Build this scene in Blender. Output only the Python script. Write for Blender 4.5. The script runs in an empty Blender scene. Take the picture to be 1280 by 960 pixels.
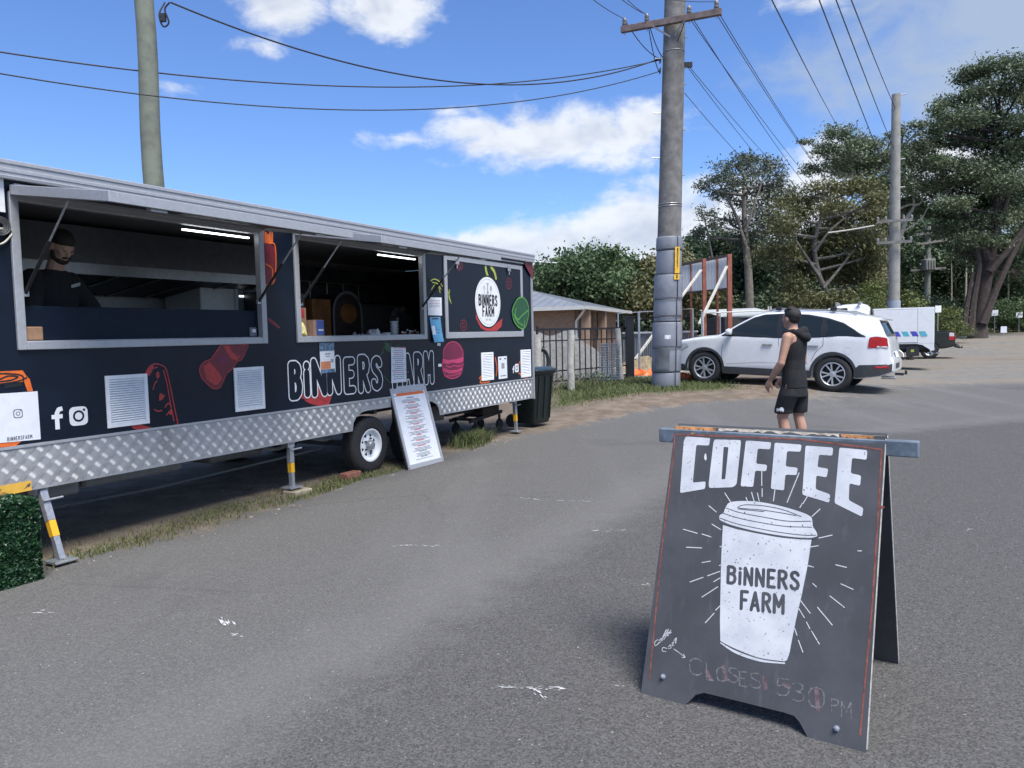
import bpy, bmesh, math, random
import numpy as np
from mathutils import Vector, Matrix
from mathutils.geometry import delaunay_2d_cdt
random.seed(7); RNG = np.random.default_rng(11)
S = bpy.context.scene
COL = S.collection
rad = math.radians

# ------------------------------------------------------------------ camera
CAM_H, FPX, PITCH, ROLL = 1.5, 945.0, 0.06428, -0.02348      # from the trailer's parallel edges
cr, sr, cp, sp = math.cos(ROLL), math.sin(ROLL), math.cos(PITCH), math.sin(PITCH)
FWD = Vector((0, cp, -sp)); UP0 = Vector((0, sp, cp)); R0 = Vector((1, 0, 0))
CR = cr*R0 + sr*UP0; CU = cr*UP0 - sr*R0
cam = bpy.data.cameras.new('camera'); camo = bpy.data.objects.new('camera', cam); COL.objects.link(camo)
camo.matrix_world = Matrix(((CR.x, CU.x, -FWD.x, 0), (CR.y, CU.y, -FWD.y, 0), (CR.z, CU.z, -FWD.z, CAM_H), (0, 0, 0, 1)))
cam.sensor_width = 36.0; cam.lens = FPX/1280*36; cam.clip_start = .05; cam.clip_end = 5000
S.camera = camo
CAMP = Vector((0, 0, CAM_H))

# ------------------------------------------------------------------ world, sun, exposure
SUN = Vector((.28, -.50, 1)).normalized()                  # towards the sun: high, from behind the camera's right shoulder, thinly veiled
S.view_settings.view_transform = 'Standard'; S.view_settings.look = 'None'
S.view_settings.exposure = 0.95; S.view_settings.gamma = 1; S.view_settings.use_curve_mapping = False
S.render.engine = 'CYCLES'; CY = S.cycles; CY.max_bounces = 5; CY.diffuse_bounces = 2; CY.glossy_bounces = 2; CY.transmission_bounces = 3; CY.transparent_max_bounces = 6
CY.caustics_reflective = False; CY.caustics_refractive = False; CY.use_denoising = True; CY.use_adaptive_sampling = True; CY.adaptive_threshold = .02
W = bpy.data.worlds.new('World'); S.world = W; W.use_nodes = True
W.cycles.sampling_method = 'MANUAL'; W.cycles.sample_map_resolution = 512
NT = W.node_tree; NT.nodes.clear()
class NB:
    """small node helper"""
    def __init__(s, nt): s.nt = nt
    def n(s, t, **k):
        x = s.nt.nodes.new(t)
        for a, v in k.items():
            if a.startswith('_'): x.inputs[a[1:]].default_value = v
            else: setattr(x, a, v)
        return x
    def put(s, sock, v):
        if hasattr(v, 'is_linked'): s.nt.links.new(v, sock)
        else: sock.default_value = v
    def m(s, op, a, b=0.0, c=0.0, clamp=False):
        x = s.nt.nodes.new('ShaderNodeMath'); x.operation = op; x.use_clamp = clamp
        s.put(x.inputs[0], a); s.put(x.inputs[1], b); s.put(x.inputs[2], c); return x.outputs[0]
    def mix(s, f, a, b):
        x = s.nt.nodes.new('ShaderNodeMix'); x.data_type = 'RGBA'
        s.put(x.inputs[0], f); s.put(x.inputs[6], a); s.put(x.inputs[7], b); return x.outputs[2]
    def sstep(s, v, lo, hi):
        x = s.nt.nodes.new('ShaderNodeMapRange'); x.interpolation_type = 'SMOOTHSTEP'
        s.put(x.inputs[0], v); x.inputs[1].default_value = lo; x.inputs[2].default_value = hi; return x.outputs[0]
    def noise(s, vec, scale, detail=6, rough=.55, dist=0.0):
        x = s.nt.nodes.new('ShaderNodeTexNoise'); s.put(x.inputs['Vector'], vec)
        x.inputs['Scale'].default_value = scale; x.inputs['Detail'].default_value = detail
        x.inputs['Roughness'].default_value = rough; x.inputs['Distortion'].default_value = dist; return x.outputs['Fac']
    def link(s, a, b): s.nt.links.new(a, b)

b = NB(NT)
sky = b.n('ShaderNodeTexSky', sky_type='NISHITA', sun_disc=False, sun_elevation=math.asin(SUN.z),
          sun_rotation=math.atan2(SUN.x, SUN.y), altitude=50, air_density=1.0, dust_density=0.15, ozone_density=4.0)
tc = b.n('ShaderNodeTexCoord'); sep = b.n('ShaderNodeSeparateXYZ'); b.link(tc.outputs['Generated'], sep.inputs[0])
X, Y, Z = sep.outputs
az = b.m('ARCTAN2', X, Y); el = b.m('ARCSINE', Z)
def pixdir(px, py):
    a = px-640; v = py-480; uu = cr*a+sr*v; vv = -sr*a+cr*v
    return (R0*(uu/FPX) + FWD - UP0*(vv/FPX)).normalized()
def azel(px, py):
    d = pixdir(px, py); return math.atan2(d.x, d.y), math.asin(d.z)
# cumulus puffs and banks by direction; further ones stand outside the frame, of the same kind
CL = []
for px, py, rx, ry, wgt in [(352, 8, 62, 36, 1.05), (482, 12, 74, 38, 1.1), (705, 172, 185, 44, 1.15), (610, 162, 90, 26, .8), (800, 155, 80, 34, .9), (495, 172, 40, 12, .55),
                            (560, 138, 50, 10, .5), (330, 55, 40, 14, .42), (215, 112, 35, 12, .4),
                            (600, 312, 130, 26, 1.2), (720, 312, 190, 52, 1.5), (830, 296, 170, 70, 1.5), (940, 275, 150, 70, 1.3), (1040, 215, 90, 50, 1.0), (1000, 8, 60, 16, .7), (1180, 235, 110, 70, 1.1)]:
    A, E = azel(px, py); CL.append((A, E, rx/FPX, ry/FPX, wgt))
for k in range(9):
    A = random.uniform(.85, 2*math.pi-.85); E = random.uniform(.1, .9)
    CL.append((A if A < math.pi else A-2*math.pi, E, random.uniform(.1, .24), random.uniform(.03, .08), random.uniform(.7, 1.1)))
comb = b.n('ShaderNodeCombineXYZ'); b.put(comb.inputs[0], az); b.put(comb.inputs[1], el); AE = comb.outputs[0]
def vm(op, a, c=None, out=0):
    x = b.n('ShaderNodeVectorMath', operation=op); b.put(x.inputs[0], a)
    if c is not None: b.put(x.inputs[1], c)
    return x.outputs[out]
mask = None
for A, E, rx, ry, wgt in CL:
    ln_ = vm('LENGTH', vm('MULTIPLY', vm('SUBTRACT', AE, (A, E, 0)), (1/rx, 1/ry, 0)), out=1)
    mm = b.m('MULTIPLY_ADD', ln_, -wgt, wgt)
    mask = mm if mask is None else b.m('MAXIMUM', mask, mm)
comb = b.n('ShaderNodeCombineXYZ'); b.put(comb.inputs[0], az); b.put(comb.inputs[1], b.m('MULTIPLY', el, 1.7)); P3 = comb.outputs[0]
n1 = b.noise(P3, 9.0, 6, .60, .35); n2 = b.noise(P3, 30.0, 4, .62); n3 = b.noise(P3, 3.1, 2, .5)
up_ = b.n('ShaderNodeVectorMath', operation='ADD'); b.put(up_.inputs[0], P3); up_.inputs[1].default_value = (-.02, .035, 0); n1u = b.noise(up_.outputs[0], 9.0, 3, .60, .35)
dens = b.m('ADD', b.m('MAXIMUM', mask, -.9), b.m('ADD', b.m('MULTIPLY', b.m('SUBTRACT', n1, .5), 2.1), b.m('MULTIPLY', b.m('SUBTRACT', n2, .5), .75)))
# broken cumulus over the rest of the sky, outside the frame
away = b.sstep(b.m('MAXIMUM', b.m('SUBTRACT', b.m('ABSOLUTE', az), .80), b.m('SUBTRACT', el, .58)), .0, .12)
dens = b.m('ADD', dens, b.m('MULTIPLY', away, b.m('ADD', .85, b.m('MULTIPLY', b.m('SUBTRACT', n3, .5), 2.4))))
alpha = b.sstep(dens, -.02, .75)
alpha = b.m('MULTIPLY', alpha, .93)
# thin grey veil to the right of the view, high
Av, Ev = azel(1300, 40)
vd = b.m('ADD', b.m('MULTIPLY', b.m('ABSOLUTE', b.m('SUBTRACT', az, Av)), 2.9), b.m('MULTIPLY', b.m('ABSOLUTE', b.m('SUBTRACT', el, Ev)), 2.0))
veil = b.sstep(b.m('ADD', b.m('SUBTRACT', .95, vd), b.m('MULTIPLY', b.m('SUBTRACT', n1, .5), 1.5)), .0, .75)
veil = b.m('MULTIPLY', veil, .85)
# clear-sky colour multiplied by a bluer tint
tint = b.n('ShaderNodeMix', data_type='RGBA', blend_type='MULTIPLY'); tint.inputs[0].default_value = 1; b.link(sky.outputs[0], tint.inputs[6]); tint.inputs[7].default_value = (.545, .655, .86, 1)
skyc = tint.outputs[2]
thick = b.sstep(b.m('ADD', b.m('MULTIPLY', dens, .5), b.m('MULTIPLY', b.m('SUBTRACT', n1u, n1), 2.6)), .05, 1.1)
SB = .115
def pre(c): return tuple(x/SB for x in c)+(1,)
cloudc = b.mix(thick, pre((.48, .50, .53)), pre((.31, .345, .41)))
skyc = b.mix(veil, skyc, pre((.24, .29, .37)))
final = b.mix(alpha, skyc, cloudc)
bg = b.n('ShaderNodeBackground'); b.link(final, bg.inputs[0]); bg.inputs[1].default_value = SB
wo = b.n('ShaderNodeOutputWorld'); b.link(bg.outputs[0], wo.inputs[0])

sl = bpy.data.lights.new('sun', 'SUN'); sl.energy = 3.2; sl.angle = rad(30); sl.color = (1, .965, .91)
so = bpy.data.objects.new('sun', sl); COL.objects.link(so); so.rotation_euler = SUN.to_track_quat('Z', 'Y').to_euler(); so.location = (0, 0, 40)

# ------------------------------------------------------------------ helpers: pixels to places
def ray(px, py): return pixdir(px, py)
def smooth(a, c, x):
    t = np.clip((np.asarray(x, float)-a)/(c-a), 0, 1); return t*t*(3-2*t)
def gz(x, y):
    """terrain height: the verge by the pole is a little raised, the far end of the lot climbs"""
    x = np.asarray(x, float); y = np.asarray(y, float)
    a = .30*smooth(12.2, 17.2, y)*(1-smooth(5.5, 11.5, x-(y-17)*.35))
    c = .85*smooth(35, 54, y)
    return np.maximum(a, 0)+c*(1-.35*smooth(0, .3, a))
def G(px, py):
    d = ray(px, py); t = 2.0; z = 0.0
    t = -CAM_H/d.z if d.z < 0 else 300.0
    for _ in range(40):
        p = CAMP+d*t; z = float(gz(p.x, p.y)); tn = (z-CAM_H)/d.z; t = .5*t+.5*tn
    p = CAMP+d*t; return Vector((p.x, p.y, float(gz(p.x, p.y))))
def D(px, py, depth):
    d = ray(px, py); return CAMP+d*(depth/d.y)
def onpl(px, py, o, n):
    d = ray(px, py); return CAMP+d*((o-CAMP).dot(n)/d.dot(n))
def proj(p):
    d = Vector(p)-CAMP; w = d.dot(FWD); return 640+FPX*d.dot(CR)/w, 480-FPX*d.dot(CU)/w

# ------------------------------------------------------------------ helpers: materials
MATS = {}
def M(name, col, rough=.6, metal=0.0, var=.12, scale=14.0, bump=0.0, bscale=None, spec=.5, coat=0.0, emit=None, alpha=None, dirt=None, trans=0.0, var2=None):
    if name in MATS: return MATS[name]
    m = bpy.data.materials.new(name); m.use_nodes = True; nt = m.node_tree; q = NB(nt)
    bs = nt.nodes['Principled BSDF']
    tc = q.n('ShaderNodeTexCoord'); v = tc.outputs['Object']
    c = col+(1,) if len(col) == 3 else col
    if var > 0 or var2:
        f = q.noise(v, scale, 7, .62)
        lo = tuple(max(0, x*(1-var)) for x in c[:3])+(1,); hi = tuple(min(1, x*(1+var)) for x in c[:3])+(1,)
        if var2: hi = var2+(1,)
        out = q.mix(q.sstep(f, .3, .7), lo, hi)
        if dirt:
            dc, amt, ds = dirt
            out = q.mix(q.m('MULTIPLY', q.sstep(q.noise(v, ds, 9, .7), .5, .72), amt), out, dc+(1,))
        q.link(out, bs.inputs['Base Color'])
        r2 = q.m('ADD', q.m('MULTIPLY', f, .16), rough-.08); q.link(r2, bs.inputs['Roughness'])
    else:
        bs.inputs['Base Color'].default_value = c; bs.inputs['Roughness'].default_value = rough
    bs.inputs['Metallic'].default_value = metal; bs.inputs['Specular IOR Level'].default_value = spec
    bs.inputs['Coat Weight'].default_value = coat; bs.inputs['Coat Roughness'].default_value = .05
    if trans: bs.inputs['Transmission Weight'].default_value = trans
    if emit: bs.inputs['Emission Color'].default_value = emit[0]+(1,); bs.inputs['Emission Strength'].default_value = emit[1]
    if bump:
        bp = q.n('ShaderNodeBump'); bp.inputs['Strength'].default_value = bump; bp.inputs['Distance'].default_value = .01
        q.link(q.noise(v, bscale or scale*3, 6, .65), bp.inputs['Height']); q.link(bp.outputs[0], bs.inputs['Normal'])
    MATS[name] = m; return m

# ------------------------------------------------------------------ helpers: meshes
class MB:
    def __init__(s): s.v = []; s.f = []
    def add(s, vs, fs):
        o = len(s.v); s.v += [tuple(x) for x in vs]; s.f += [tuple(i+o for i in f) for f in fs]; return s
    def box(s, a, c, M4=None):
        (x0, y0, z0), (x1, y1, z1) = a, c
        x0, x1 = min(x0, x1), max(x0, x1); y0, y1 = min(y0, y1), max(y0, y1); z0, z1 = min(z0, z1), max(z0, z1)
        vs = [Vector(p) for p in ((x0, y0, z0), (x1, y0, z0), (x1, y1, z0), (x0, y1, z0), (x0, y0, z1), (x1, y0, z1), (x1, y1, z1), (x0, y1, z1))]
        if M4: vs = [M4@p for p in vs]
        return s.add(vs, [(0, 3, 2, 1), (4, 5, 6, 7), (0, 1, 5, 4), (1, 2, 6, 5), (2, 3, 7, 6), (3, 0, 4, 7)])
    def beam(s, p, q, w, h, up=(0, 0, 1)):
        """box from p to q, w wide and h high"""
        p, q = Vector(p), Vector(q); d = (q-p).normalized(); up = Vector(up)
        if abs(d.dot(up)) > .99: up = Vector((1, 0, 0))
        e = d.cross(up).normalized()*(w/2); g = e.cross(d).normalized()*(h/2)
        vs = [p-e-g, p+e-g, p+e+g, p-e+g, q-e-g, q+e-g, q+e+g, q-e+g]
        return s.add(vs, [(0, 1, 2, 3), (7, 6, 5, 4), (0, 4, 5, 1), (1, 5, 6, 2), (2, 6, 7, 3), (3, 7, 4, 0)])
    def tube(s, pts, r, seg=8, caps=True):
        pts = [Vector(p) for p in pts]; n = len(pts); rs = r if isinstance(r, (list, tuple)) else [r]*n
        o = len(s.v); prev = None
        for i, p in enumerate(pts):
            d = (pts[min(i+1, n-1)]-pts[max(i-1, 0)])
            d = d.normalized() if d.length > 1e-9 else Vector((0, 0, 1))
            if prev is None:
                e = d.cross(Vector((0, 0, 1)))
                if e.length < .05: e = d.cross(Vector((1, 0, 0)))
            else:
                e = prev-d*prev.dot(d)
            e.normalize(); prev = e; g = d.cross(e)
            for k in range(seg):
                a = 2*math.pi*k/seg; s.v.append(tuple(p+(e*math.cos(a)+g*math.sin(a))*rs[i]))
        for i in range(n-1):
            for k in range(seg):
                k2 = (k+1) % seg
                s.f.append((o+i*seg+k, o+i*seg+k2, o+(i+1)*seg+k2, o+(i+1)*seg+k))
        if caps:
            s.f.append(tuple(o+k for k in reversed(range(seg)))); s.f.append(tuple(o+(n-1)*seg+k for k in range(seg)))
        return s
    def lathe(s, prof, seg=32, M4=None, closed=False):
        """prof: (r, z) pairs turned about z"""
        o = len(s.v); n = len(prof)
        for k in range(seg):
            a = 2*math.pi*k/seg
            for r, z in prof:
                p = Vector((r*math.cos(a), r*math.sin(a), z)); s.v.append(tuple(M4@p if M4 else p))
        for k in range(seg):
            k2 = (k+1) % seg
            for i in range(n if closed else n-1):
                j = (i+1) % n; s.f.append((o+k*n+i, o+k2*n+i, o+k2*n+j, o+k*n+j))
        return s
    def loft(s, rings, caps=True):
        o = len(s.v); m = len(rings[0])
        for r in rings: s.v += [tuple(p) for p in r]
        for i in range(len(rings)-1):
            for k in range(m):
                k2 = (k+1) % m; s.f.append((o+i*m+k, o+i*m+k2, o+(i+1)*m+k2, o+(i+1)*m+k))
        if caps:
            s.f.append(tuple(o+k for k in reversed(range(m)))); s.f.append(tuple(o+(len(rings)-1)*m+k for k in range(m)))
        return s
    def prism(s, poly, place, d0, d1):
        """poly (u, v) pushed from depth d0 to d1 through place(u, v, d)"""
        n = len(poly); vs = [place(u, v, d0) for u, v in poly]+[place(u, v, d1) for u, v in poly]
        fs = [tuple(range(n)), tuple(reversed(range(n, 2*n)))]+[((i+1) % n, i, n+i, n+(i+1) % n) for i in range(n)]
        return s.add(vs, fs)
    def build(s, name, mat, parent=None, smooth=None, bevel=0.0, loc=None, bseg=1, recalc=True):
        me = bpy.data.meshes.new(name); me.from_pydata(s.v, [], s.f); me.validate()
        if bevel or recalc:
            bm = bmesh.new(); bm.from_mesh(me)
            if recalc: bmesh.ops.recalc_face_normals(bm, faces=bm.faces)
            if bevel:
                es = [e for e in bm.edges if len(e.link_faces) == 2 and e.calc_face_angle() > .5]
                bmesh.ops.bevel(bm, geom=es, offset=bevel, segments=bseg, affect='EDGES', profile=.7, clamp_overlap=True)
            bm.to_mesh(me); bm.free()
        if smooth:
            for p in me.polygons: p.use_smooth = True
            try: me.set_sharp_from_angle(angle=rad(smooth))
            except Exception: pass
        me.materials.append(mat)
        o = bpy.data.objects.new(name, me); COL.objects.link(o)
        if parent: o.parent = parent
        if loc is not None: o.location = loc
        return o
def tag(o, label=None, cat=None, group=None, kind=None):
    if label: o['label'] = label
    if cat: o['category'] = cat
    if group: o['group'] = group
    if kind: o['kind'] = kind
    return o
def thing(name, label, cat, loc=(0, 0, 0), rotz=0.0, group=None, rot=None):
    o = bpy.data.objects.new(name, None); COL.objects.link(o); o.location = loc
    o.rotation_euler = rot if rot else (0, 0, rotz); o.empty_display_size = .2
    return tag(o, label, cat, group)
def copy_tree(o, parent=None):
    c = o.copy(); COL.objects.link(c); c.parent = parent
    for ch in list(o.children): copy_tree(ch, c)
    return c
def basis(px, py=None, pz=None, o=(0, 0, 0)):
    """matrix with columns px, py, pz and origin o"""
    px, py, pz, o = Vector(px), Vector(py), Vector(pz), Vector(o)
    return Matrix(((px.x, py.x, pz.x, o.x), (px.y, py.y, pz.y, o.y), (px.z, py.z, pz.z, o.z), (0, 0, 0, 1)))

# flat shapes: union of polygons minus holes, triangulated
def in_poly(P, poly):
    x, y = P[:, 0], P[:, 1]; n = len(poly); ins = np.zeros(len(P), bool); j = n-1
    for i in range(n):
        xi, yi = poly[i]; xj, yj = poly[j]
        c = ((yi > y) != (yj > y)) & (x < (xj-xi)*(y-yi)/((yj-yi) if abs(yj-yi) > 1e-15 else 1e-15)+xi)
        ins ^= c; j = i
    return ins
def cover(polys, holes=(), grid=None):
    vs = []; es = []
    for p in list(polys)+list(holes):
        o = len(vs); vs += [Vector((a, c)) for a, c in p]; es += [(o+i, o+(i+1) % len(p)) for i in range(len(p))]
    if grid:
        A = np.array([(v.x, v.y) for v in vs]); lo = A.min(0); hi = A.max(0)
        gx = np.arange(lo[0]+grid/2, hi[0], grid); gy = np.arange(lo[1]+grid/2, hi[1], grid)
        if len(gx)*len(gy) < 20000: vs += [Vector((a, c)) for a in gx for c in gy]
    r = delaunay_2d_cdt(vs, es, [], 0, 1e-7)
    V = np.array([(v.x, v.y) for v in r[0]]); T = [t for t in r[2] if len(t) == 3]
    if not T: return [], []
    C = np.array([V[list(t)].mean(0) for t in T]); keep = np.zeros(len(T), bool)
    for p in polys:
        pa = np.array(p); lo = pa.min(0); hi = pa.max(0)
        c = np.where((C[:, 0] >= lo[0]) & (C[:, 0] <= hi[0]) & (C[:, 1] >= lo[1]) & (C[:, 1] <= hi[1]))[0]
        if len(c): keep[c] |= in_poly(C[c], p)
    for p in holes: keep &= ~in_poly(C, p)
    return V, [t for t, k in zip(T, keep) if k]
def flat(name, polys, place, mat, parent, holes=(), grid=None):
    V, T = cover(polys, holes, grid); used = {}; vs = []; fs = []
    for t in T:
        f = []
        for i in t:
            if i not in used: used[i] = len(vs); vs.append(tuple(place(V[i][0], V[i][1])))
            f.append(used[i])
        fs.append(tuple(f))
    me = bpy.data.meshes.new(name); me.from_pydata(vs, [], fs); me.materials.append(mat)
    o = bpy.data.objects.new(name, me); COL.objects.link(o)
    if parent: o.parent = parent
    return o
def stroke(pts, w, cap=True, seg=10, closed=False, wj=0.0):
    out = []; pts = list(pts)+([pts[0]] if closed else [])
    for i in range(len(pts)-1):
        (x0, y0), (x1, y1) = pts[i], pts[i+1]; L = math.hypot(x1-x0, y1-y0)
        if L < 1e-9: continue
        nx, ny = -(y1-y0)/L*w/2, (x1-x0)/L*w/2
        a, c = 1+random.uniform(-wj, wj), 1+random.uniform(-wj, wj)
        out.append([(x0+nx*a, y0+ny*a), (x0-nx*a, y0-ny*a), (x1-nx*c, y1-ny*c), (x1+nx*c, y1+ny*c)])
    rng = pts if cap else pts[1:-1]
    for x, y in rng: out.append([(x+w/2*math.cos(2*math.pi*k/seg+.1), y+w/2*math.sin(2*math.pi*k/seg+.1)) for k in range(seg)])
    return out
def ell(cx, cy, rx, ry, n=28, a0=0.0, rot=0.0):
    c, s_ = math.cos(rot), math.sin(rot)
    return [(cx+rx*math.cos(a)*c-ry*math.sin(a)*s_, cy+rx*math.cos(a)*s_+ry*math.sin(a)*c) for a in [a0+2*math.pi*k/n for k in range(n)]]
def rounded(poly, r, seg=3):
    out = []; n = len(poly)
    for i in range(n):
        p, q, t = Vector(poly[i-1]), Vector(poly[i]), Vector(poly[(i+1) % n])
        a = (p-q); c = (t-q); k = min(r, a.length*.45, c.length*.45); a = q+a.normalized()*k; c = q+c.normalized()*k
        for j in range(seg+1):
            f = j/seg; x = (a*(1-f)+q*f)*(1-f)+(q*(1-f)+c*f)*f; out.append((x.x, x.y))
    return out
def rect(x0, y0, x1, y1): return [(x0, y0), (x1, y0), (x1, y1), (x0, y1)]
def catmull(pts, n=6):
    P = [Vector(p) for p in pts]; P = [P[0]*2-P[1]]+P+[P[-1]*2-P[-2]]; out = []
    for i in range(1, len(P)-2):
        for k in range(n):
            t = k/n; a, c, d, e = P[i-1], P[i], P[i+1], P[i+2]
            out.append(.5*((2*c)+(d-a)*t+(2*a-5*c+4*d-e)*t*t+(3*c-a-3*d+e)*t**3))
    out.append(P[-2]); return out
def spline2(pts, n=5): return [(p.x, p.y) for p in catmull([(a, c, 0) for a, c in pts], n)]

# hand-painted narrow capitals, as centre lines in a box 1 high
FONT = {
 'B': (.46, [[(0, 0), (0, 1)], [(0, 1), (.24, 1), (.38, .93), (.42, .80), (.38, .66), (.24, .57), (0, .57)], [(.24, .57), (.40, .48), (.46, .30), (.41, .10), (.26, 0), (0, 0)]]),
 'i': (.02, [[(0, 0), (0, .70)], [(0, .93), (0, .95)]]),
 'I': (.02, [[(0, 0), (0, 1)]]),
 'N': (.42, [[(0, 0), (0, 1), (.42, 0), (.42, 1)]]),
 'E': (.36, [[(.36, 1), (0, 1), (0, 0), (.38, 0)], [(0, .54), (.30, .54)]]),
 'F': (.36, [[(.38, 1), (0, 1), (0, 0)], [(0, .52), (.30, .52)]]),
 'R': (.42, [[(0, 0), (0, 1), (.24, 1), (.38, .92), (.41, .77), (.36, .60), (.22, .52), (0, .52)], [(.18, .52), (.44, 0)]]),
 'S': (.40, [[(.40, .84), (.34, .96), (.20, 1), (.06, .94), (.01, .80), (.07, .65), (.22, .54), (.36, .42), (.42, .25), (.36, .07), (.20, 0), (.06, .05), (0, .18)]]),
 'A': (.46, [[(0, 0), (.23, 1), (.46, 0)], [(.08, .28), (.38, .28)]]),
 'M': (.54, [[(0, 0), (0, 1), (.27, .35), (.54, 1), (.54, 0)]]),
 'C': (.40, [[(.40, .84), (.30, .98), (.14, .97), (.02, .80), (0, .5), (.03, .18), (.16, .02), (.32, .03), (.41, .17)]]),
 'L': (.34, [[(0, 1), (0, 0), (.34, 0)]]),
 'O': (.42, [[(.21, 1), (.06, .92), (0, .7), (0, .3), (.06, .08), (.21, 0), (.36, .08), (.42, .3), (.42, .7), (.36, .92), (.21, 1)]]),
 '0': (.42, [[(.21, 1), (.06, .92), (0, .7), (0, .3), (.06, .08), (.21, 0), (.36, .08), (.42, .3), (.42, .7), (.36, .92), (.21, 1)]]),
 'P': (.40, [[(0, 0), (0, 1), (.26, 1), (.38, .9), (.40, .74), (.34, .58), (.2, .5), (0, .5)]]),
 '5': (.38, [[(.36, 1), (.04, 1), (0, .56), (.2, .62), (.36, .5), (.38, .26), (.28, .04), (.1, 0), (0, .1)]]),
 '3': (.36, [[(0, .92), (.16, 1), (.32, .92), (.34, .74), (.24, .58), (.1, .54), (.26, .5), (.37, .34), (.35, .12), (.18, 0), (0, .08)]]),
 '7': (.38, [[(0, 1), (.38, 1), (.12, 0)]]), '8': (.38, [[(.19, .54), (.05, .66), (.04, .86), (.19, 1), (.34, .86), (.33, .66), (.19, .54), (.02, .38), (.02, .12), (.19, 0), (.36, .12), (.36, .38), (.19, .54)]]),
 'U': (.4, [[(0, 1), (0, .2), (.1, 0), (.3, 0), (.4, .2), (.4, 1)]]), 'V': (.42, [[(0, 1), (.21, 0), (.42, 1)]]), 'T': (.4, [[(0, 1), (.4, 1)], [(.2, 1), (.2, 0)]]),
 '9': (.38, [[(.36, .72), (.2, .54), (.04, .66), (.04, .88), (.19, 1), (.34, .88), (.36, .4), (.28, .06), (.1, 0)]]),
 '1': (.12, [[(0, .82), (.1, 1), (.1, 0)]]), 'H': (.4, [[(0, 0), (0, 1)], [(.4, 0), (.4, 1)], [(0, .5), (.4, .5)]]), '-': (.25, [[(0, .5), (.25, .5)]]), ' ': (.18, []),
}
def text_lines(txt, x0, y0, x1, h, w, gap=.16, jitter=0.0):
    """centre lines of txt fitted between x0 and x1 on baseline y0"""
    tot = sum(FONT[c][0] for c in txt)+(gap+w)*(len(txt)-1); k = (x1-x0)/tot if x1 is not None else h; x = x0; out = []
    for c in txt:
        out.append([[(x+px*k, y0+py*h+random.uniform(-1, 1)*jitter*h) for px, py in l] for l in FONT[c][1]]); x += (FONT[c][0]+gap+w)*k
    return out
def text_polys(txt, x0, y0, x1, h, w, **k):
    out = []
    for L in text_lines(txt, x0, y0, x1, h, w, **k):
        for l in L: out += stroke(l, w*h, seg=8)
    return out

# ================================================================== trailer frame (needed by the ground too)
YAW = 0.50261; OFF = -5.3716; U0 = 6.5
TA = Vector((math.sin(YAW), math.cos(YAW), 0)); TN = Vector((math.cos(YAW), -math.sin(YAW), 0))   # along the face, out of the face
def F(px, py, d=0.0):
    """pixel -> (u, z) on the trailer face, or on the plane d metres behind it"""
    p = onpl(px, py, TN*(OFF-d), TN); return p.dot(TA), p.z
def TW(u, z, d=0.0): p = TA*u+TN*(OFF-d); return Vector((p.x, p.y, z))       # world
def TL(u, z, d=0.0): return Vector((u-U0, d, z))                              # trailer local

# ================================================================== ground
def sdist(P, poly, closed=True):
    """signed distance to a closed polygon, positive inside"""
    d = np.full(len(P), 1e9); n = len(poly)
    for i in range(n if closed else n-1):
        a = np.array(poly[i]); c = np.array(poly[(i+1) % n]); ab = c-a
        t = np.clip(((P-a)@ab)/max(ab@ab, 1e-12), 0, 1); d = np.minimum(d, np.linalg.norm(P-(a+t[:, None]*ab), axis=1))
    return np.where(in_poly(P, poly), d, -d)
g2 = lambda px, py: tuple(G(px, py))[:2]
edge_pts = [tuple(TW(-14, 0, -.3))[:2], tuple(TW(1.0, 0, -.3))[:2]]+[g2(*q) for q in [(75, 709), (140, 690), (200, 682), (300, 652), (380, 627), (450, 601), (500, 590), (560, 572), (610, 557), (660, 545), (700, 539), (754, 527), (824, 511), (890, 504), (960, 500), (1010, 499)]]
DIRT = edge_pts+[(9.2, 19), (9.6, 24), (10, 45), (-60, 60), (-60, -10)]
GRAV = [g2(960, 501), g2(1040, 499), g2(1120, 489), g2(1200, 482), g2(1290, 479), (60, 24), (300, 60), (300, 400), (-100, 400), (-60, 40), (2, 30), (6, 19)]
GRASS = [g2(688, 513), g2(740, 503), g2(790, 494), g2(840, 492), g2(900, 489), g2(925, 485), g2(905, 479), g2(860, 477), (5.2, 18.3), (4.4, 20.0), (2.2, 19.6), (.9, 16.5)]
def axis(parts):
    out = []
    for a, c, st in parts: out += list(np.arange(a, c-1e-6, st))
    out.append(parts[-1][1]); return np.array(out)
xs = axis([(-400, -60, 40), (-60, -12, 4), (-12, -6, .5), (-6, 9, .11), (9, 16, .2), (16, 60, 1.2), (60, 120, 6), (120, 600, 48)])
SEAL = [g2(120, 975), g2(400, 832), g2(640, 700), g2(760, 640), g2(830, 600), g2(900, 562), g2(1000, 548), g2(1290, 520), (60, 10), (60, -20), (0, -20)]
ys = axis([(-60, -4, 8), (-4, 1.5, .5), (1.5, 13, .11), (13, 23, .14), (23, 60, .8), (60, 120, 6), (120, 900, 60)])
GX, GY = np.meshgrid(xs, ys); PP = np.stack([GX.ravel(), GY.ravel()], 1)
near = 1-smooth(25, 60, PP[:, 1])
jit = (np.sin(PP[:, 0]*1.7+PP[:, 1]*.9)+np.sin(PP[:, 0]*.63-PP[:, 1]*1.31+2))*.006*near
GZ = gz(PP[:, 0], PP[:, 1])
sd_d = np.clip(sdist(PP, DIRT), -4, 4); sd_g = np.clip(sdist(PP, GRAV), -6, 6); sd_v = np.clip(sdist(PP, GRASS), -3, 3); sd_s = np.clip(sdist(PP, SEAL), -3, 3)
GZ = GZ+jit*smooth(-.1, .4, sd_d)+.02*smooth(0, .5, sd_d)
nx, ny = len(xs), len(ys)
idx = np.arange(nx*ny).reshape(ny, nx)
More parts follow.
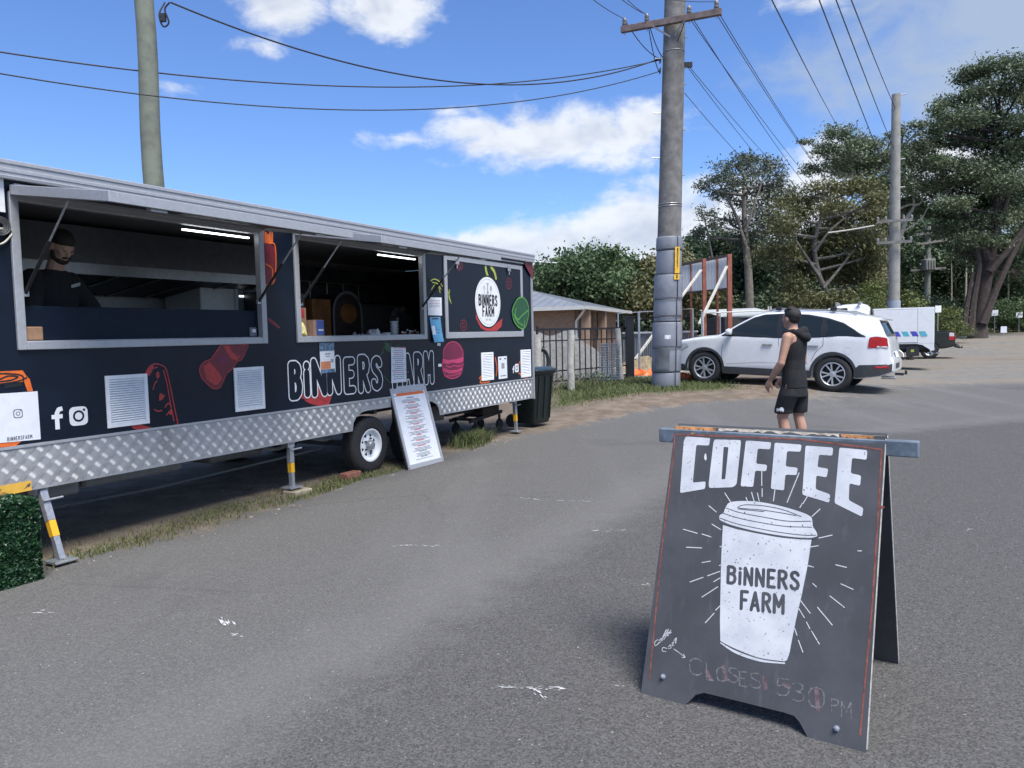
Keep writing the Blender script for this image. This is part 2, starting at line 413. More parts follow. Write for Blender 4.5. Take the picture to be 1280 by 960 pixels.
fq = np.stack([idx[:-1, :-1], idx[:-1, 1:], idx[1:, 1:], idx[1:, :-1]], -1).reshape(-1, 4)
me = bpy.data.meshes.new('ground'); me.from_pydata(np.column_stack([PP, GZ]).tolist(), [], fq.tolist())
for nm, arr in (('dirt', sd_d), ('gravel', sd_g), ('verge', sd_v), ('seal', sd_s)):
    at = me.attributes.new(nm, 'FLOAT', 'POINT'); at.data.foreach_set('value', arr.astype(np.float32))
for p in me.polygons: p.use_smooth = True
gm = bpy.data.materials.new('asphalt_and_dirt'); gm.use_nodes = True; q = NB(gm.node_tree); bs = gm.node_tree.nodes['Principled BSDF']
geo = q.n('ShaderNodeNewGeometry'); P = geo.outputs['Position']
def att(n): return q.n('ShaderNodeAttribute', attribute_name=n).outputs['Fac']
mp = q.n('ShaderNodeMapping'); q.link(P, mp.inputs[0]); mp.inputs['Rotation'].default_value = (0, 0, YAW+.12); mp.inputs['Scale'].default_value = (1, .16, 1)
nL = q.noise(P, .55, 4, .6); nM = q.noise(P, 3.5, 5, .62); nS = q.noise(P, 42, 3, .7); nT = q.noise(mp.outputs[0], .9, 4, .55); nF = nS
vo = q.n('ShaderNodeTexVoronoi', feature='F1'); q.link(P, vo.inputs['Vector']); vo.inputs['Scale'].default_value = 150
vcol = q.n('ShaderNodeSeparateColor'); q.link(vo.outputs['Color'], vcol.inputs[0])
stone = vcol.outputs[0]
asp = q.mix(stone, (.090, .088, .084, 1), (.182, .176, .166, 1))
asp = q.mix(q.m('MULTIPLY', q.sstep(nS, .35, .68), .5), asp, (.104, .104, .104, 1))
asp = q.mix(q.m('MULTIPLY', q.sstep(nT, .50, .74), .38), asp, (.185, .182, .177, 1))                       # worn, dusty wheel paths
asp = q.mix(q.m('MULTIPLY', q.sstep(nL, .55, .72), .35), asp, (.066, .066, .069, 1))                       # darker patched areas
asp = q.mix(q.m('MULTIPLY', q.sstep(nM, .60, .74), .30), asp, (.19, .185, .175, 1))
wob0 = q.m('MULTIPLY', q.m('SUBTRACT', nM, .5), 1.0)
fs = q.sstep(q.m('ADD', att('seal'), wob0), -.15, .55)                                                     # coarser, darker reseal on the right
asp = q.mix(q.m('MULTIPLY', fs, .85), asp, q.mix(stone, (.050, .049, .048, 1), (.136, .132, .127, 1)))
band = q.m('SUBTRACT', 1.0, q.sstep(q.m('ABSOLUTE', q.m('ADD', att('seal'), q.m('MULTIPLY', wob0, .5))), .0, .55))
asp = q.mix(q.m('MULTIPLY', band, .28), asp, (.185, .18, .172, 1))
vo2 = q.n('ShaderNodeTexVoronoi', feature='F1'); q.link(P, vo2.inputs['Vector']); vo2.inputs['Scale'].default_value = 13
asp = q.mix(q.m('MULTIPLY', q.m('MULTIPLY', q.m('LESS_THAN', vo2.outputs['Distance'], .05), q.sstep(nL, .4, .6)), .7), asp, (.045, .045, .047, 1))  # tar spots
vo3 = q.n('ShaderNodeTexVoronoi', feature='DISTANCE_TO_EDGE'); mp4 = q.n('ShaderNodeVectorMath', operation='ADD'); q.link(P, mp4.inputs[0]); cmb = q.n('ShaderNodeCombineXYZ'); q.put(cmb.inputs[0], q.m('MULTIPLY', nM, .5)); q.put(cmb.inputs[1], q.m('MULTIPLY', nS, .12)); q.link(cmb.outputs[0], mp4.inputs[1]); q.link(mp4.outputs[0], vo3.inputs['Vector']); vo3.inputs['Scale'].default_value = .55
crk = q.m('MULTIPLY', q.m('LESS_THAN', vo3.outputs['Distance'], .004), q.sstep(nL, .46, .58))
asp = q.mix(q.m('MULTIPLY', crk, .22), asp, (.04, .04, .042, 1))
dirt = q.mix(q.sstep(nM, .35, .66), (.135, .10, .072, 1), (.215, .175, .135, 1))
dirt = q.mix(q.m('MULTIPLY', q.sstep(nS, .5, .7), .6), dirt, (.27, .24, .20, 1))
dirt = q.mix(q.m('MULTIPLY', q.sstep(nL, .5, .62), .55), dirt, (.13, .115, .095, 1))
grv = q.mix(q.sstep(nM, .3, .7), (.155, .15, .135, 1), (.215, .205, .185, 1))
mp2 = q.n('ShaderNodeMapping'); q.link(P, mp2.inputs[0]); mp2.inputs['Scale'].default_value = (.25, 1, 1)
nmp = q.noise(mp2.outputs[0], .45, 4, .6)
grv = q.mix(q.m('MULTIPLY', q.sstep(nmp, .45, .62), .75), grv, (.26, .21, .155, 1))
grv = q.mix(q.m('MULTIPLY', q.sstep(nmp, .52, .66), .5), grv, (.11, .11, .108, 1))
turf = q.mix(q.sstep(nS, .35, .7), (.045, .062, .022, 1), (.11, .125, .05, 1))
wob = q.m('ADD', q.m('MULTIPLY', q.m('SUBTRACT', nM, .5), .9), q.m('MULTIPLY', q.m('SUBTRACT', nS, .5), .45))
fd = q.sstep(q.m('ADD', att('dirt'), wob), -.05, .28)
fg = q.sstep(q.m('ADD', att('gravel'), q.m('MULTIPLY', wob, 3.0)), -.3, 1.0)
fv = q.sstep(q.m('ADD', att('verge'), q.m('MULTIPLY', wob, 1.4)), -.15, .35)
c = q.mix(fg, asp, grv); c = q.mix(fd, c, dirt); c = q.mix(fv, c, turf)
yy = q.n('ShaderNodeSeparateXYZ'); q.link(P, yy.inputs[0])
far = q.sstep(q.m('ADD', yy.outputs[1], q.m('MULTIPLY', q.m('SUBTRACT', nL, .5), 9)), 49, 56)               # leaf litter under the trees
c = q.mix(far, c, q.mix(nM, (.10, .085, .045, 1), (.16, .15, .07, 1)))
q.link(c, bs.inputs['Base Color']); bs.inputs['Roughness'].default_value = .95; bs.inputs['Specular IOR Level'].default_value = .15
bp = q.n('ShaderNodeBump'); bp.inputs['Strength'].default_value = .5; bp.inputs['Distance'].default_value = .004
q.link(q.m('ADD', q.m('ADD', stone, q.m('MULTIPLY', nF, .6)), q.m('MULTIPLY', nS, 1.4)), bp.inputs['Height']); q.link(bp.outputs[0], bs.inputs['Normal'])
me.materials.append(gm)
ground = bpy.data.objects.new('ground', me); COL.objects.link(ground); tag(ground, kind='structure', label='grey worn asphalt lot with brown dirt and grass edges')

# flaked white paint marks left on the asphalt
paint = M('old_white_paint', (.60, .60, .59), .8, var=.35, scale=60)
def gl(px, py): p = G(px, py); return (p.x, p.y)
for a, c, wd, dn in [((277, 772), (286, 781), .05, 20), ((290, 794), (299, 795), .03, 8), ((495, 682), (552, 683), .035, 26), ((627, 859), (703, 862), .03, 34), ((668, 862), (684, 876), .03, 10), ((652, 622), (676, 626), .05, 14), ((700, 626), (745, 628), .045, 12),
                     ((800, 730), (812, 731), .03, 8), ((768, 857), (784, 858), .02, 7), ((42, 766), (62, 767), .045, 7), ((1203, 664), (1216, 662), .02, 6), ((735, 665), (790, 662), .05, 10)]:
    A, B2 = Vector(gl(*a)), Vector(gl(*c)); polys = []
    for k in range(dn):
        p = A.lerp(B2, random.random()); r = random.uniform(.10, .42)*wd; ph = random.random()*6
        cx, cy = p.x+random.gauss(0, wd*.35), p.y+random.gauss(0, wd*.35)
        e = (B2-A).normalized(); L_ = r*random.uniform(.8, 2.0); S_ = r*random.uniform(.14, .38); pp2 = []
        for t in range(8):
            a_, s_ = L_*math.cos(t*math.pi/4)*random.uniform(.5, 1.2), S_*math.sin(t*math.pi/4)*random.uniform(.4, 1.3); pp2.append((cx+e.x*a_-e.y*s_, cy+e.y*a_+e.x*s_))
        polys.append(pp2)
    o = flat('paint_mark', polys, lambda x, y: (x, y, float(gz(x, y))+.004), paint, ground)

# loose stones (nobody could count them)
def scatter_stones(name, pts, smin, smax, mat, label):
    n = len(pts); base = np.array([(1, 0, 0), (-1, 0, 0), (0, 1, 0), (0, -1, 0), (0, 0, .7), (0, 0, -.4)], float)
    sc = RNG.uniform(smin, smax, (n, 1, 1))*RNG.uniform(.55, 1.25, (n, 6, 1))*RNG.uniform(.7, 1.2, (n, 1, 3))
    an = RNG.uniform(0, 6.28, n); ca, sa = np.cos(an), np.sin(an)
    v = base[None]*sc; x = v[:, :, 0]*ca[:, None]-v[:, :, 1]*sa[:, None]; y = v[:, :, 0]*sa[:, None]+v[:, :, 1]*ca[:, None]
    v = np.stack([x+pts[:, None, 0], y+pts[:, None, 1], v[:, :, 2]+pts[:, None, 2]], -1).reshape(-1, 3)
    f0 = np.array([(0, 2, 4), (2, 1, 4), (1, 3, 4), (3, 0, 4), (2, 0, 5), (1, 2, 5), (3, 1, 5), (0, 3, 5)])
    f = (f0[None]+6*np.arange(n)[:, None, None]).reshape(-1, 3)
    me = bpy.data.meshes.new(name); me.from_pydata(v.tolist(), [], f.tolist()); me.materials.append(mat)
    o = bpy.data.objects.new(name, me); COL.objects.link(o); return tag(o, label, 'stones', kind='stuff')
def gpts(n, x0, x1, y0, y1, cond):
    x = RNG.uniform(x0, x1, n); y = RNG.uniform(y0, y1, n); P2 = np.stack([x, y], 1); k = cond(P2); P2 = P2[k]
    return np.column_stack([P2, gz(P2[:, 0], P2[:, 1])])
st_m = M('loose_stone', (.20, .195, .185), .9, var=.5, scale=9)
scatter_stones('loose_gravel', gpts(15000, -5, 8, 1.6, 14, lambda p: (sdist(p, DIRT) < .1) & (RNG.random(len(p)) < np.clip(1.6/(1+.0*p[:, 1]), 0, 1))), .0022, .0062, st_m, 'small loose grit scattered over the asphalt')
scatter_stones('verge_gravel', gpts(9000, -5, 8, 3, 20, lambda p: sdist(p, DIRT) > -.12), .005, .017, M('verge_stone', (.27, .24, .20), .9, var=.4, scale=7), 'pebbles and clods on the brown dirt verge')

# grass blades
grass_m = bpy.data.materials.new('grass_blade'); grass_m.use_nodes = True; q = NB(grass_m.node_tree); bs = grass_m.node_tree.nodes['Principled BSDF']
cv = q.n('ShaderNodeAttribute', attribute_name='v').outputs['Fac']
q.link(q.mix(cv, (.055, .085, .022, 1), (.17, .17, .07, 1)), bs.inputs['Base Color']); bs.inputs['Roughness'].default_value = .7
def blades(name, pts, hmin, hmax, label, dry=0.0, wid=.006):
    n = len(pts); an = RNG.uniform(0, 6.28, n); h = RNG.uniform(hmin, hmax, n); lean = RNG.normal(0, .45, (n, 2))*h[:, None]; w = wid*RNG.uniform(.6, 1.4, n)
    dx, dy = np.cos(an)*w, np.sin(an)*w; p = pts
    v = np.zeros((n, 5, 3)); v[:, 0] = p+np.stack([-dx, -dy, 0*w-.005], 1); v[:, 1] = p+np.stack([dx, dy, 0*w-.005], 1)
    mid = p+np.stack([lean[:, 0]*.3, lean[:, 1]*.3, h*.6], 1); v[:, 2] = mid+np.stack([dx*.7, dy*.7, 0*w], 1); v[:, 3] = mid-np.stack([dx*.7, dy*.7, 0*w], 1)
    v[:, 4] = p+np.stack([lean[:, 0], lean[:, 1], h], 1)
    o5 = 5*np.arange(n)[:, None]; fs = [tuple(r) for r in (np.array([0, 1, 2, 3])[None]+o5).tolist()]+[tuple(r) for r in (np.array([3, 2, 4])[None]+o5).tolist()]
    me = bpy.data.meshes.new(name); me.from_pydata(v.reshape(-1, 3).tolist(), [], fs)
    at = me.attributes.new('v', 'FLOAT', 'POINT'); at.data.foreach_set('value', np.repeat(np.clip(RNG.beta(2, 3, n)+dry*RNG.random(n), 0, 1), 5).astype(np.float32))
    me.materials.append(grass_m); o = bpy.data.objects.new(name, me); COL.objects.link(o); return tag(o, label, 'grass', kind='stuff')
def clumped(n, cond, box, k=140, sig=.22):
    x0, x1, y0, y1 = box; c = np.stack([RNG.uniform(x0, x1, k), RNG.uniform(y0, y1, k)], 1)
    P2 = c[RNG.integers(0, k, n)]+RNG.normal(0, sig, (n, 2)); P2 = P2[cond(P2)]; return np.column_stack([P2, gz(P2[:, 0], P2[:, 1])])
blades('verge_grass', np.concatenate([clumped(52000, lambda p: sdist(p, GRASS)+RNG.normal(0, .15, len(p)) > .0, (-.5, 7.5, 12.5, 20.5), 420, .26), gpts(30000, -.5, 7.5, 12, 20.5, lambda p: sdist(p, GRASS) > .15)]), .03, .12, 'green grass on the verge around the big power pole', wid=.007)
def strip(n, u0, u1, d0, d1, k, sig):
    cu = RNG.uniform(u0, u1, k); cd = RNG.uniform(d0, d1, k); i = RNG.integers(0, k, n)
    u = cu[i]+RNG.normal(0, sig*1.6, n); d = np.clip(cd[i]+RNG.normal(0, sig*.6, n), d0-.12, d1+.25)
    P2 = np.outer(u, np.array(TA)[:2])+np.outer(OFF-d, np.array(TN)[:2]); P2 = P2[sdist(P2, DIRT) > .0]; return np.column_stack([P2, gz(P2[:, 0], P2[:, 1])])
blades('trailer_edge_grass', np.concatenate([strip(2200, 2.7, 6.0, -.20, .14, 11, .15), strip(1700, 4.2, 6.0, -.14, .16, 8, .13), strip(1500, 5.8, 6.9, -.2, .2, 16, .12), strip(1500, 8.4, 9.2, -.05, .35, 6, .10), strip(1200, 2.7, 10.5, .1, 1.6, 40, .2)]), .015, .06, 'sparse grass along the edge of the asphalt below the food trailer', dry=.55, wid=.0045)
blades('trailer_grass_tuft', strip(1500, 8.6, 9.1, .05, .2, 3, .09), .1, .24, 'tall green tuft of grass under the food trailer near its far jack leg', wid=.005)

# ================================================================== food trailer
alu = M('brushed_aluminium', (.40, .41, .43), .45, .6, var=.08, scale=30)
alu_l = M('pale_aluminium', (.42, .43, .45), .5, .4, var=.06, scale=30)
navy = M('navy_black_wrap', (.0045, .0095, .021), .38, 0, var=.2, scale=3, spec=.28)
navy_in = M('dark_lining', (.030, .034, .044), .55, 0, var=.2, scale=4)
white = M('white_enamel', (.82, .83, .84), .45, 0, var=.05, scale=20)
wht_ink = M('white_vinyl', (.78, .79, .80), .5, 0, var=.03)
red_ink = M('red_vinyl', (.42, .035, .035), .45, 0, var=.15, scale=25)
dred_ink = M('dark_red_vinyl', (.15, .014, .026), .45, 0, var=.2, scale=25)
org_ink = M('orange_vinyl', (.72, .14, .02), .45, 0, var=.12, scale=25)
pink_ink = M('pink_vinyl', (.50, .045, .13), .45, 0, var=.12, scale=25)
plum_ink = M('plum_vinyl', (.16, .012, .05), .45, 0, var=.15, scale=25)
grn_ink = M('green_vinyl', (.10, .33, .05), .45, 0, var=.15, scale=25)
dgrn_ink = M('dark_green_vinyl', (.015, .075, .03), .45, 0, var=.2, scale=25)
lime_ink = M('lime_vinyl', (.36, .42, .06), .45, 0, var=.15, scale=25)
blk_ink = M('black_vinyl', (.012, .013, .016), .5, 0, var=.1)
rubber = M('tyre_rubber', (.022, .022, .024), .85, 0, var=.25, scale=25, bump=.2)
steel_d = M('dark_chassis_steel', (.035, .036, .04), .6, .3, var=.3, scale=12)
galv = M('galvanised_steel', (.42, .43, .45), .45, .7, var=.15, scale=40)
yel = M('yellow_reflector', (.80, .42, .02), .4, 0, var=.1, scale=60)
grey_tank = M('grey_plastic', (.17, .175, .18), .6, 0, var=.15)
paper = M('white_paper', (.72, .74, .78), .7, 0, var=.04)
ink = M('text_ink', (.06, .06, .09), .7, 0, var=0); inkr = M('text_red', (.55, .05, .05), .7, 0, var=0)

tr = thing('food_trailer', 'long black food trailer with open serving hatches and silver chequer plate skirt', 'food trailer', TW(U0, 0), math.pi/2-YAW)
UL, UR, ZT, ZS, ZB = 1.6, 10.47, 2.62, .825, .52          # ends, wall top, skirt top, skirt bottom
DEEP = 2.4
H = [(2.868, 5.068), (5.448, 7.625), (8.036, 10.14)]; HZ0, HZ1 = 1.478, 2.535
ho = [(H[k][0]+.03, HZ0+.03, H[k][1]-.03, HZ1-.03) for k in (0, 1)]
pb = MB()
outer = rect(UL, ZS-.02, UR, ZT); holes = [rect(*h) for h in ho]
V, T = cover([outer], holes)
for d in (0, .04): pb.add([TL(x, y, d) for x, y in V], T)
for h in holes+[outer]:
    n = len(h)
    for i in range(n):
        (a, c), (e, g) = h[i], h[(i+1) % n]; pb.add([TL(a, c, 0), TL(e, g, 0), TL(e, g, .04), TL(a, c, .04)], [(0, 1, 2, 3)])
pb.build('front_wall', navy, tr, recalc=False)
lin = M('stainless_lining', (.42, .43, .45), .5, .2, var=.08)
MB().box(TL(UL+.05, .86, DEEP-.04), TL(UR-.05, ZT, DEEP)).build('back_wall', lin, tr)
MB().box(TL(UL, ZB, 0.045), TL(UL+.045, ZT, DEEP+.01)).build('end_wall', navy, tr)
MB().box(TL(UR-.045, ZB, 0.045), TL(UR-.001, ZT-.002, DEEP+.01)).build('end_wall', navy, tr)
MB().box(TL(UL+.05, .78, .045), TL(UR-.05, .855, DEEP-.002)).build('floor', M('trailer_floor', (.08, .08, .085), .6), tr)
rb = MB(); rb.box(TL(UL, ZT+.003, .0), TL(UR, ZT+.09, DEEP+.03))
rb.build('roof', M('roof_sheet', (.45, .46, .47), .4, .3, var=.1), tr, bevel=.01)
# fascia rail above: a ribbed extrusion
fp = [(-.002, 2.607), (-.062, 2.607), (-.066, 2.625), (-.060, 2.630), (-.060, 2.648), (-.066, 2.652), (-.066, 2.672), (-.060, 2.676), (-.060, 2.700), (-.068, 2.706), (-.068, 2.727), (-.05, 2.735), (-.002, 2.735)]
MB().loft([[TL(UL-.01, z, d) for d, z in fp], [TL(UR+.012, z, d) for d, z in fp]]).build('roof_fascia', alu_l, tr)
MB().box(TL(UR-.004, ZB-.02, -.014), TL(UR+.016, 2.606, .06)).build('corner_trim', alu_l, tr)
MB().box(TL(UR-.05, ZB-.01, -.016), TL(UR-.006, 2.605, -.003)).build('corner_trim', alu, tr)
MB().box(TL(2.9, 2.566, -.03), TL(UR-.3, 2.588, -.004)).build('awning_track', alu, tr)
# skirt with the wheel arch
AL, AR, AZ = 6.20, 7.852, .715
arch = [(AL, ZB), (AL+.02, ZB+.09), (AL+.07, AZ-.05), (AL+.16, AZ-.01), (AL+.25, AZ), (AR-.25, AZ), (AR-.16, AZ-.01), (AR-.07, AZ-.05), (AR-.02, ZB+.09), (AR, ZB)]
sk = [(UL, ZB), *arch, (UR-.055, ZB), (UR-.055, ZS), (UL, ZS)]
V, T = cover([sk])
sb = MB(); sb.add([TL(x, y, -.012) for x, y in V], T); sb.add([TL(x, y, -.004) for x, y in V], T)
for i in range(len(sk)):
    (a, c), (e, g) = sk[i], sk[(i+1) % len(sk)]; sb.add([TL(a, c, -.012), TL(e, g, -.012), TL(e, g, -.004), TL(a, c, -.004)], [(0, 1, 2, 3)])
chq = M('chequer_plate', (.36, .37, .38), .52, .25, var=.10, scale=8, dirt=((.16, .14, .12), .45, 2.2))
skirt = sb.build('skirt', chq, tr, recalc=False)
tb = MB(); cell = .058; k = 0
ska = np.array(sk)
for iu in range(int((UR-.06-2.3)/cell)):
    for iz in range(5):
        cu = 2.3+(iu+.5)*cell; cz = ZB+.012+(iz+.5)*cell; sgn = 1 if (iu+iz) % 2 else -1
        if not in_poly(np.array([[cu, cz]]), sk)[0] or not in_poly(np.array([[cu-.02, cz-.025]]), sk)[0] or not in_poly(np.array([[cu+.02, cz-.025]]), sk)[0]: continue
        for b5 in range(-2, 3):
            ox, oz = cu-b5*.0092*sgn*.72, cz+b5*.0092*.72; L = .021*.72
            ax, azz = L*1.0, L*sgn; wx, wz = -.0024*sgn, .0024
            p0, p1 = (ox-ax, oz-azz), (ox+ax, oz+azz)
            tb.add([TL(p0[0], p0[1], -.0121), TL(ox+wx, oz+wz, -.0121), TL(p1[0], p1[1], -.0121), TL(ox-wx, oz-wz, -.0121), TL(ox-ax*.6, oz-azz*.6, -.0155), TL(ox+ax*.6, oz+azz*.6, -.0155)],
                   [(0, 1, 4), (1, 5, 4), (1, 2, 5), (2, 3, 5), (3, 4, 5), (3, 0, 4)])
tag(tb.build('tread_bars', M('tread_bar', (.50, .51, .52), .5, .25, var=.08), skirt, recalc=False), kind='stuff')
MB().box(TL(UL, ZS-.006, -.02), TL(UR-.056, ZS+.012, -.001)).build('skirt_trim', alu_l, tr)
# hatch frames
def frame(u0, u1, z0, z1, w, d0, d1, name='hatch_frame', mat=alu_l, bottom_extra=.0):
    m = MB(); m.box(TL(u0, z0, d0), TL(u0+w, z1, d1)); m.box(TL(u1-w, z0, d0), TL(u1, z1, d1))
    m.box(TL(u0+w, z0, d0+.001), TL(u1-w, z0+w+bottom_extra, d1-.001)); m.box(TL(u0+w, z1-w, d0+.001), TL(u1-w, z1, d1-.001))
    return m.build(name, mat, tr, bevel=.004)
for k in (0, 1):
    u0, u1 = H[k]; frame(u0, u1, HZ0, HZ1, .058, -.022, .045)
    MB().box(TL(u0+.06, HZ0+.056, .0), TL(u1-.06, HZ0+.062, .14)).build('window_sill', lin, tr)
f3 = frame(H[2][0], H[2][1], HZ0, HZ1, .06, -.024, -.002, 'hatch_frame', alu_l, .02)
MB().box(TL(H[2][0]+.055, HZ0+.075, -.012), TL(H[2][1]-.055, HZ1-.055, -.003)).build('hatch_panel', navy, tr)
for u in (8.33, 9.72): MB().box(TL(u-.05, 2.43, -.04), TL(u+.03, 2.51, -.022)).box(TL(u-.02, 2.38, -.036), TL(u+.0, 2.43, -.024)).build('latch', galv, tr, bevel=.003)
# open flaps, hinged at the top of the openings and held out by gas struts
FO, FZ = 1.05, .155
def fl(u, v, t): # v 0..1 outwards, t thickness upward
    return TL(u, HZ1+.005-FZ*v+t, -.028-FO*v)
for k in (0, 1):
    u0, u1 = H[k]; m = MB()
    def fb(ua, ub, va, vb, t0, t1, m):
        vs = [fl(a, v, t) for t in (t0, t1) for v in (va, vb) for a in (ua, ub)]
        m.add(vs, [(0, 1, 3, 2), (4, 6, 7, 5), (0, 4, 5, 1), (2, 3, 7, 6), (0, 2, 6, 4), (1, 5, 7, 3)])
    fb(u0, u0+.055, 0, 1, -.03, .035, m); fb(u1-.055, u1, 0, 1, -.03, .035, m); fb(u0+.055, u1-.055, .945, 1, -.03, .035, m); fb(u0+.055, u1-.055, 0, .05, -.03, .035, m)
    fr = m.build('hatch_flap_frame', alu_l, tr, bevel=.003)
    m = MB(); fb(u0+.05, u1-.05, .04, .95, -.004, .024, m); m.build('hatch_flap', navy_in, tr)
    m = MB(); fb(u0+.3, u0+.42, .93, .97, -.05, -.031, m); fb(u1-.42, u1-.3, .93, .97, -.05, -.031, m); m.build('hatch_handle', galv, tr)
    for us in (u0+.075, u1-.075):
        A = fl(us, .50, -.035); B2 = TL(us, 1.86, .0); mid = A.lerp(B2, .5)
        s1 = MB().tube([A, A.lerp(B2, .45)], .007, 8).build('gas_strut', galv, tr, smooth=40)
        MB().tube([A.lerp(B2, .42), B2], .013, 8).build('strut_body', M('strut_black', (.02, .02, .022), .4), s1, smooth=40)
        MB().box(B2+Vector((-.02, -.012, -.02)), B2+Vector((.02, .012, .02))).build('strut_bracket', galv, s1)
    # lit light strip under the flap's inner edge
    m = MB(); m.box(TL(u1-.80, HZ1-.098, .055), TL(u1-.10, HZ1-.086, .075))
    m.build('lit_tube', M('lit_tube', (.9, .9, .9), .4, var=0, emit=((.92, .97, 1), 3.2)), tr)
# wheels (a tandem pair; the rear one stands behind the menu board)
def wheel(name, parent, loc, R, wid, rim, rimmat, style, axis=(0, -1, 0), seg=40):
    """wheel whose outer side looks along axis"""
    ax = Vector(axis); e = Vector((1, 0, 0)) if abs(ax.x) < .9 else Vector((0, 1, 0)); g = ax.cross(e)
    B4 = basis(e, g, ax, loc)
    w = bpy.data.objects.new(name, None); COL.objects.link(w); w.parent = parent
    h = wid/2
    prof = [(rim, h*.55), (rim+.008, h*.86), (rim+.02, h*.98), ((rim+R)/2, h*1.04), (R-.045, h*.98), (R-.02, h*.88), (R-.004, h*.66), (R, h*.3), (R, -h*.3), (R-.004, -h*.66), (R-.03, -h*.95), (rim, -h*.9)]
    m = MB().lathe(prof, seg, B4)
    for k in range(seg):        # tread blocks
        a = 2*math.pi*(k+.25)/seg; 
        for zz in (-.45, 0, .45):
            c = Vector((math.cos(a)*(R-.003), math.sin(a)*(R-.003), zz*h)); t = Vector((-math.sin(a), math.cos(a), 0)); rr = Vector((math.cos(a), math.sin(a), 0)); zv = Vector((0, 0, 1))
            q8 = [c+t*(sx*R*.055)+zv*(sz*h*.18)+rr*(sr_*.006) for sr_ in (0, 1) for sz in (-1, 1) for sx in (-1, 1)]
            m.add([B4@p for p in q8], [(4, 5, 7, 6), (0, 1, 5, 4), (2, 6, 7, 3), (0, 4, 6, 2), (1, 3, 7, 5)])
    m.build('tyre', rubber, w, smooth=35)
    if style == 'sunray':
        m = MB().lathe([(rim+.006, h*.92), (rim-.012, h*.90), (rim-.02, h*.55), (rim-.035, h*.42), (rim-.045, h*.40)], seg, B4)
        m.build('rim', rimmat, w, smooth=40)
        hl = []
        for k in range(8):
            a = 2*math.pi*(k+.5)/8; ri, ro = rim*.50, rim*.70
            hl.append([(ri*math.cos(a-.05), ri*math.sin(a-.05)), (ri*math.cos(a+.05), ri*math.sin(a+.05)), (ro*math.cos(a+.19), ro*math.sin(a+.19)), (ro*math.cos(a-.19), ro*math.sin(a-.19))])
        def dish(x, y): r = math.hypot(x, y); return B4@Vector((x, y, h*(.40+.22*max(0, 1-r/(rim*.75)))))
        flat('wheel_disc', [ell(0, 0, rim-.04, rim-.04, 40)], dish, rimmat, w, hl, grid=.03)
        m = MB().lathe([(.0, h*.25), (rim-.03, h*.20), (rim-.03, -h*.5)], 24, B4); m.build('brake_drum', steel_d, w)
        m = MB().lathe([(.052, h*.55), (.052, h*1.0), (.04, h*1.15), (0, h*1.18)], 20, B4); m.build('hub_cap', galv, w, smooth=40)
        m = MB()
        for k in range(5):
            a = 2*math.pi*k/5; m.lathe([(.010, h*.55), (.010, h*.78), (0, h*.8)], 6, B4@Matrix.Translation((.075*math.cos(a), .075*math.sin(a), 0)))
        m.build('wheel_nuts', steel_d, w)
    else:
        m = MB().lathe([(rim+.006, h*.93), (rim-.006, h*.96), (rim-.016, h*.90), (rim-.022, h*.55), (rim-.03, -h*.6)], seg, B4); m.build('rim', rimmat, w, smooth=40)
        m = MB().lathe([(0, h*.1), (rim-.03, h*.05), (rim-.03, -h*.2)], 24, B4); m.build('brake_disc', steel_d, w)
        m = MB(); ns = style
        for k in range(ns):
            for s2 in (-1, 1):
                a = 2*math.pi*k/ns+.1; a0, a1 = a+s2*.05, a+s2*(.24*5/ns)
                r0, r1 = .05, rim-.014; wd0, wd1 = .016, .019
                pts = []
                for r, aa, wd, zt in ((r0, a0, wd0, .80), (r1, a1, wd1, .88)):
                    t = Vector((-math.sin(aa), math.cos(aa), 0)); rr = Vector((math.cos(aa), math.sin(aa), 0))
                    pts += [rr*r-t*wd+Vector((0, 0, h*(zt-.35))), rr*r+t*wd+Vector((0, 0, h*(zt-.35))), rr*r+t*wd*.8+Vector((0, 0, h*zt)), rr*r-t*wd*.8+Vector((0, 0, h*zt))]
                m.add([B4@p for p in pts], [(0, 1, 2, 3), (7, 6, 5, 4), (0, 4, 5, 1), (1, 5, 6, 2), (2, 6, 7, 3), (3, 7, 4, 0)])
        m.lathe([(.066, h*.45), (.066, h*.82), (.03, h*.86), (0, h*.86)], 20, B4); m.build('spokes', rimmat, w, smooth=30)
    return w
TR_R = .318
for u in (6.565, 7.40):
    wheel('wheel', tr, TL(u, TR_R, .13), TR_R, .19, .178, white, 'sunray')
    wheel('wheel', tr, TL(u, TR_R, DEEP-.13), TR_R, .19, .178, white, 'sunray', axis=(0, 1, 0))
    MB().beam(TL(u, TR_R, .2), TL(u, TR_R, DEEP-.2), .06, .06).build('axle', steel_d, tr)
MB().box(TL(AL+.03, .72, .0), TL(AR-.03, .76, .35)).build('mudguard', steel_d, tr)
# chassis and under-floor tanks
m = MB()
for d in (.42, DEEP-.42): m.box(TL(UL-.3, .62, d-.03), TL(UR, .74, d+.03))
for u in np.arange(UL+.2, UR, .8): m.box(TL(u, .66, .02), TL(u+.05, .775, DEEP-.02))
m.build('chassis', steel_d, tr)
m = MB(); m.box(TL(2.95, .40, .16), TL(3.34, .535, .55)); m.build('underfloor_tank', grey_tank, tr, bevel=.02)
m = MB(); m.box(TL(3.40, .42, .22), TL(4.28, .545, .62)); m.build('underfloor_tank', grey_tank, tr, bevel=.02)
m = MB(); m.box(TL(4.62, .40, .30), TL(5.25, .56, .75)); m.build('underfloor_tank', M('tank_dark', (.10, .10, .105), .6), tr, bevel=.05, bseg=3)
m = MB(); m.box(TL(7.9, .38, .35), TL(8.5, .60, .8)); m.build('underfloor_tank', MATS['tank_dark'], tr, bevel=.04, bseg=3)
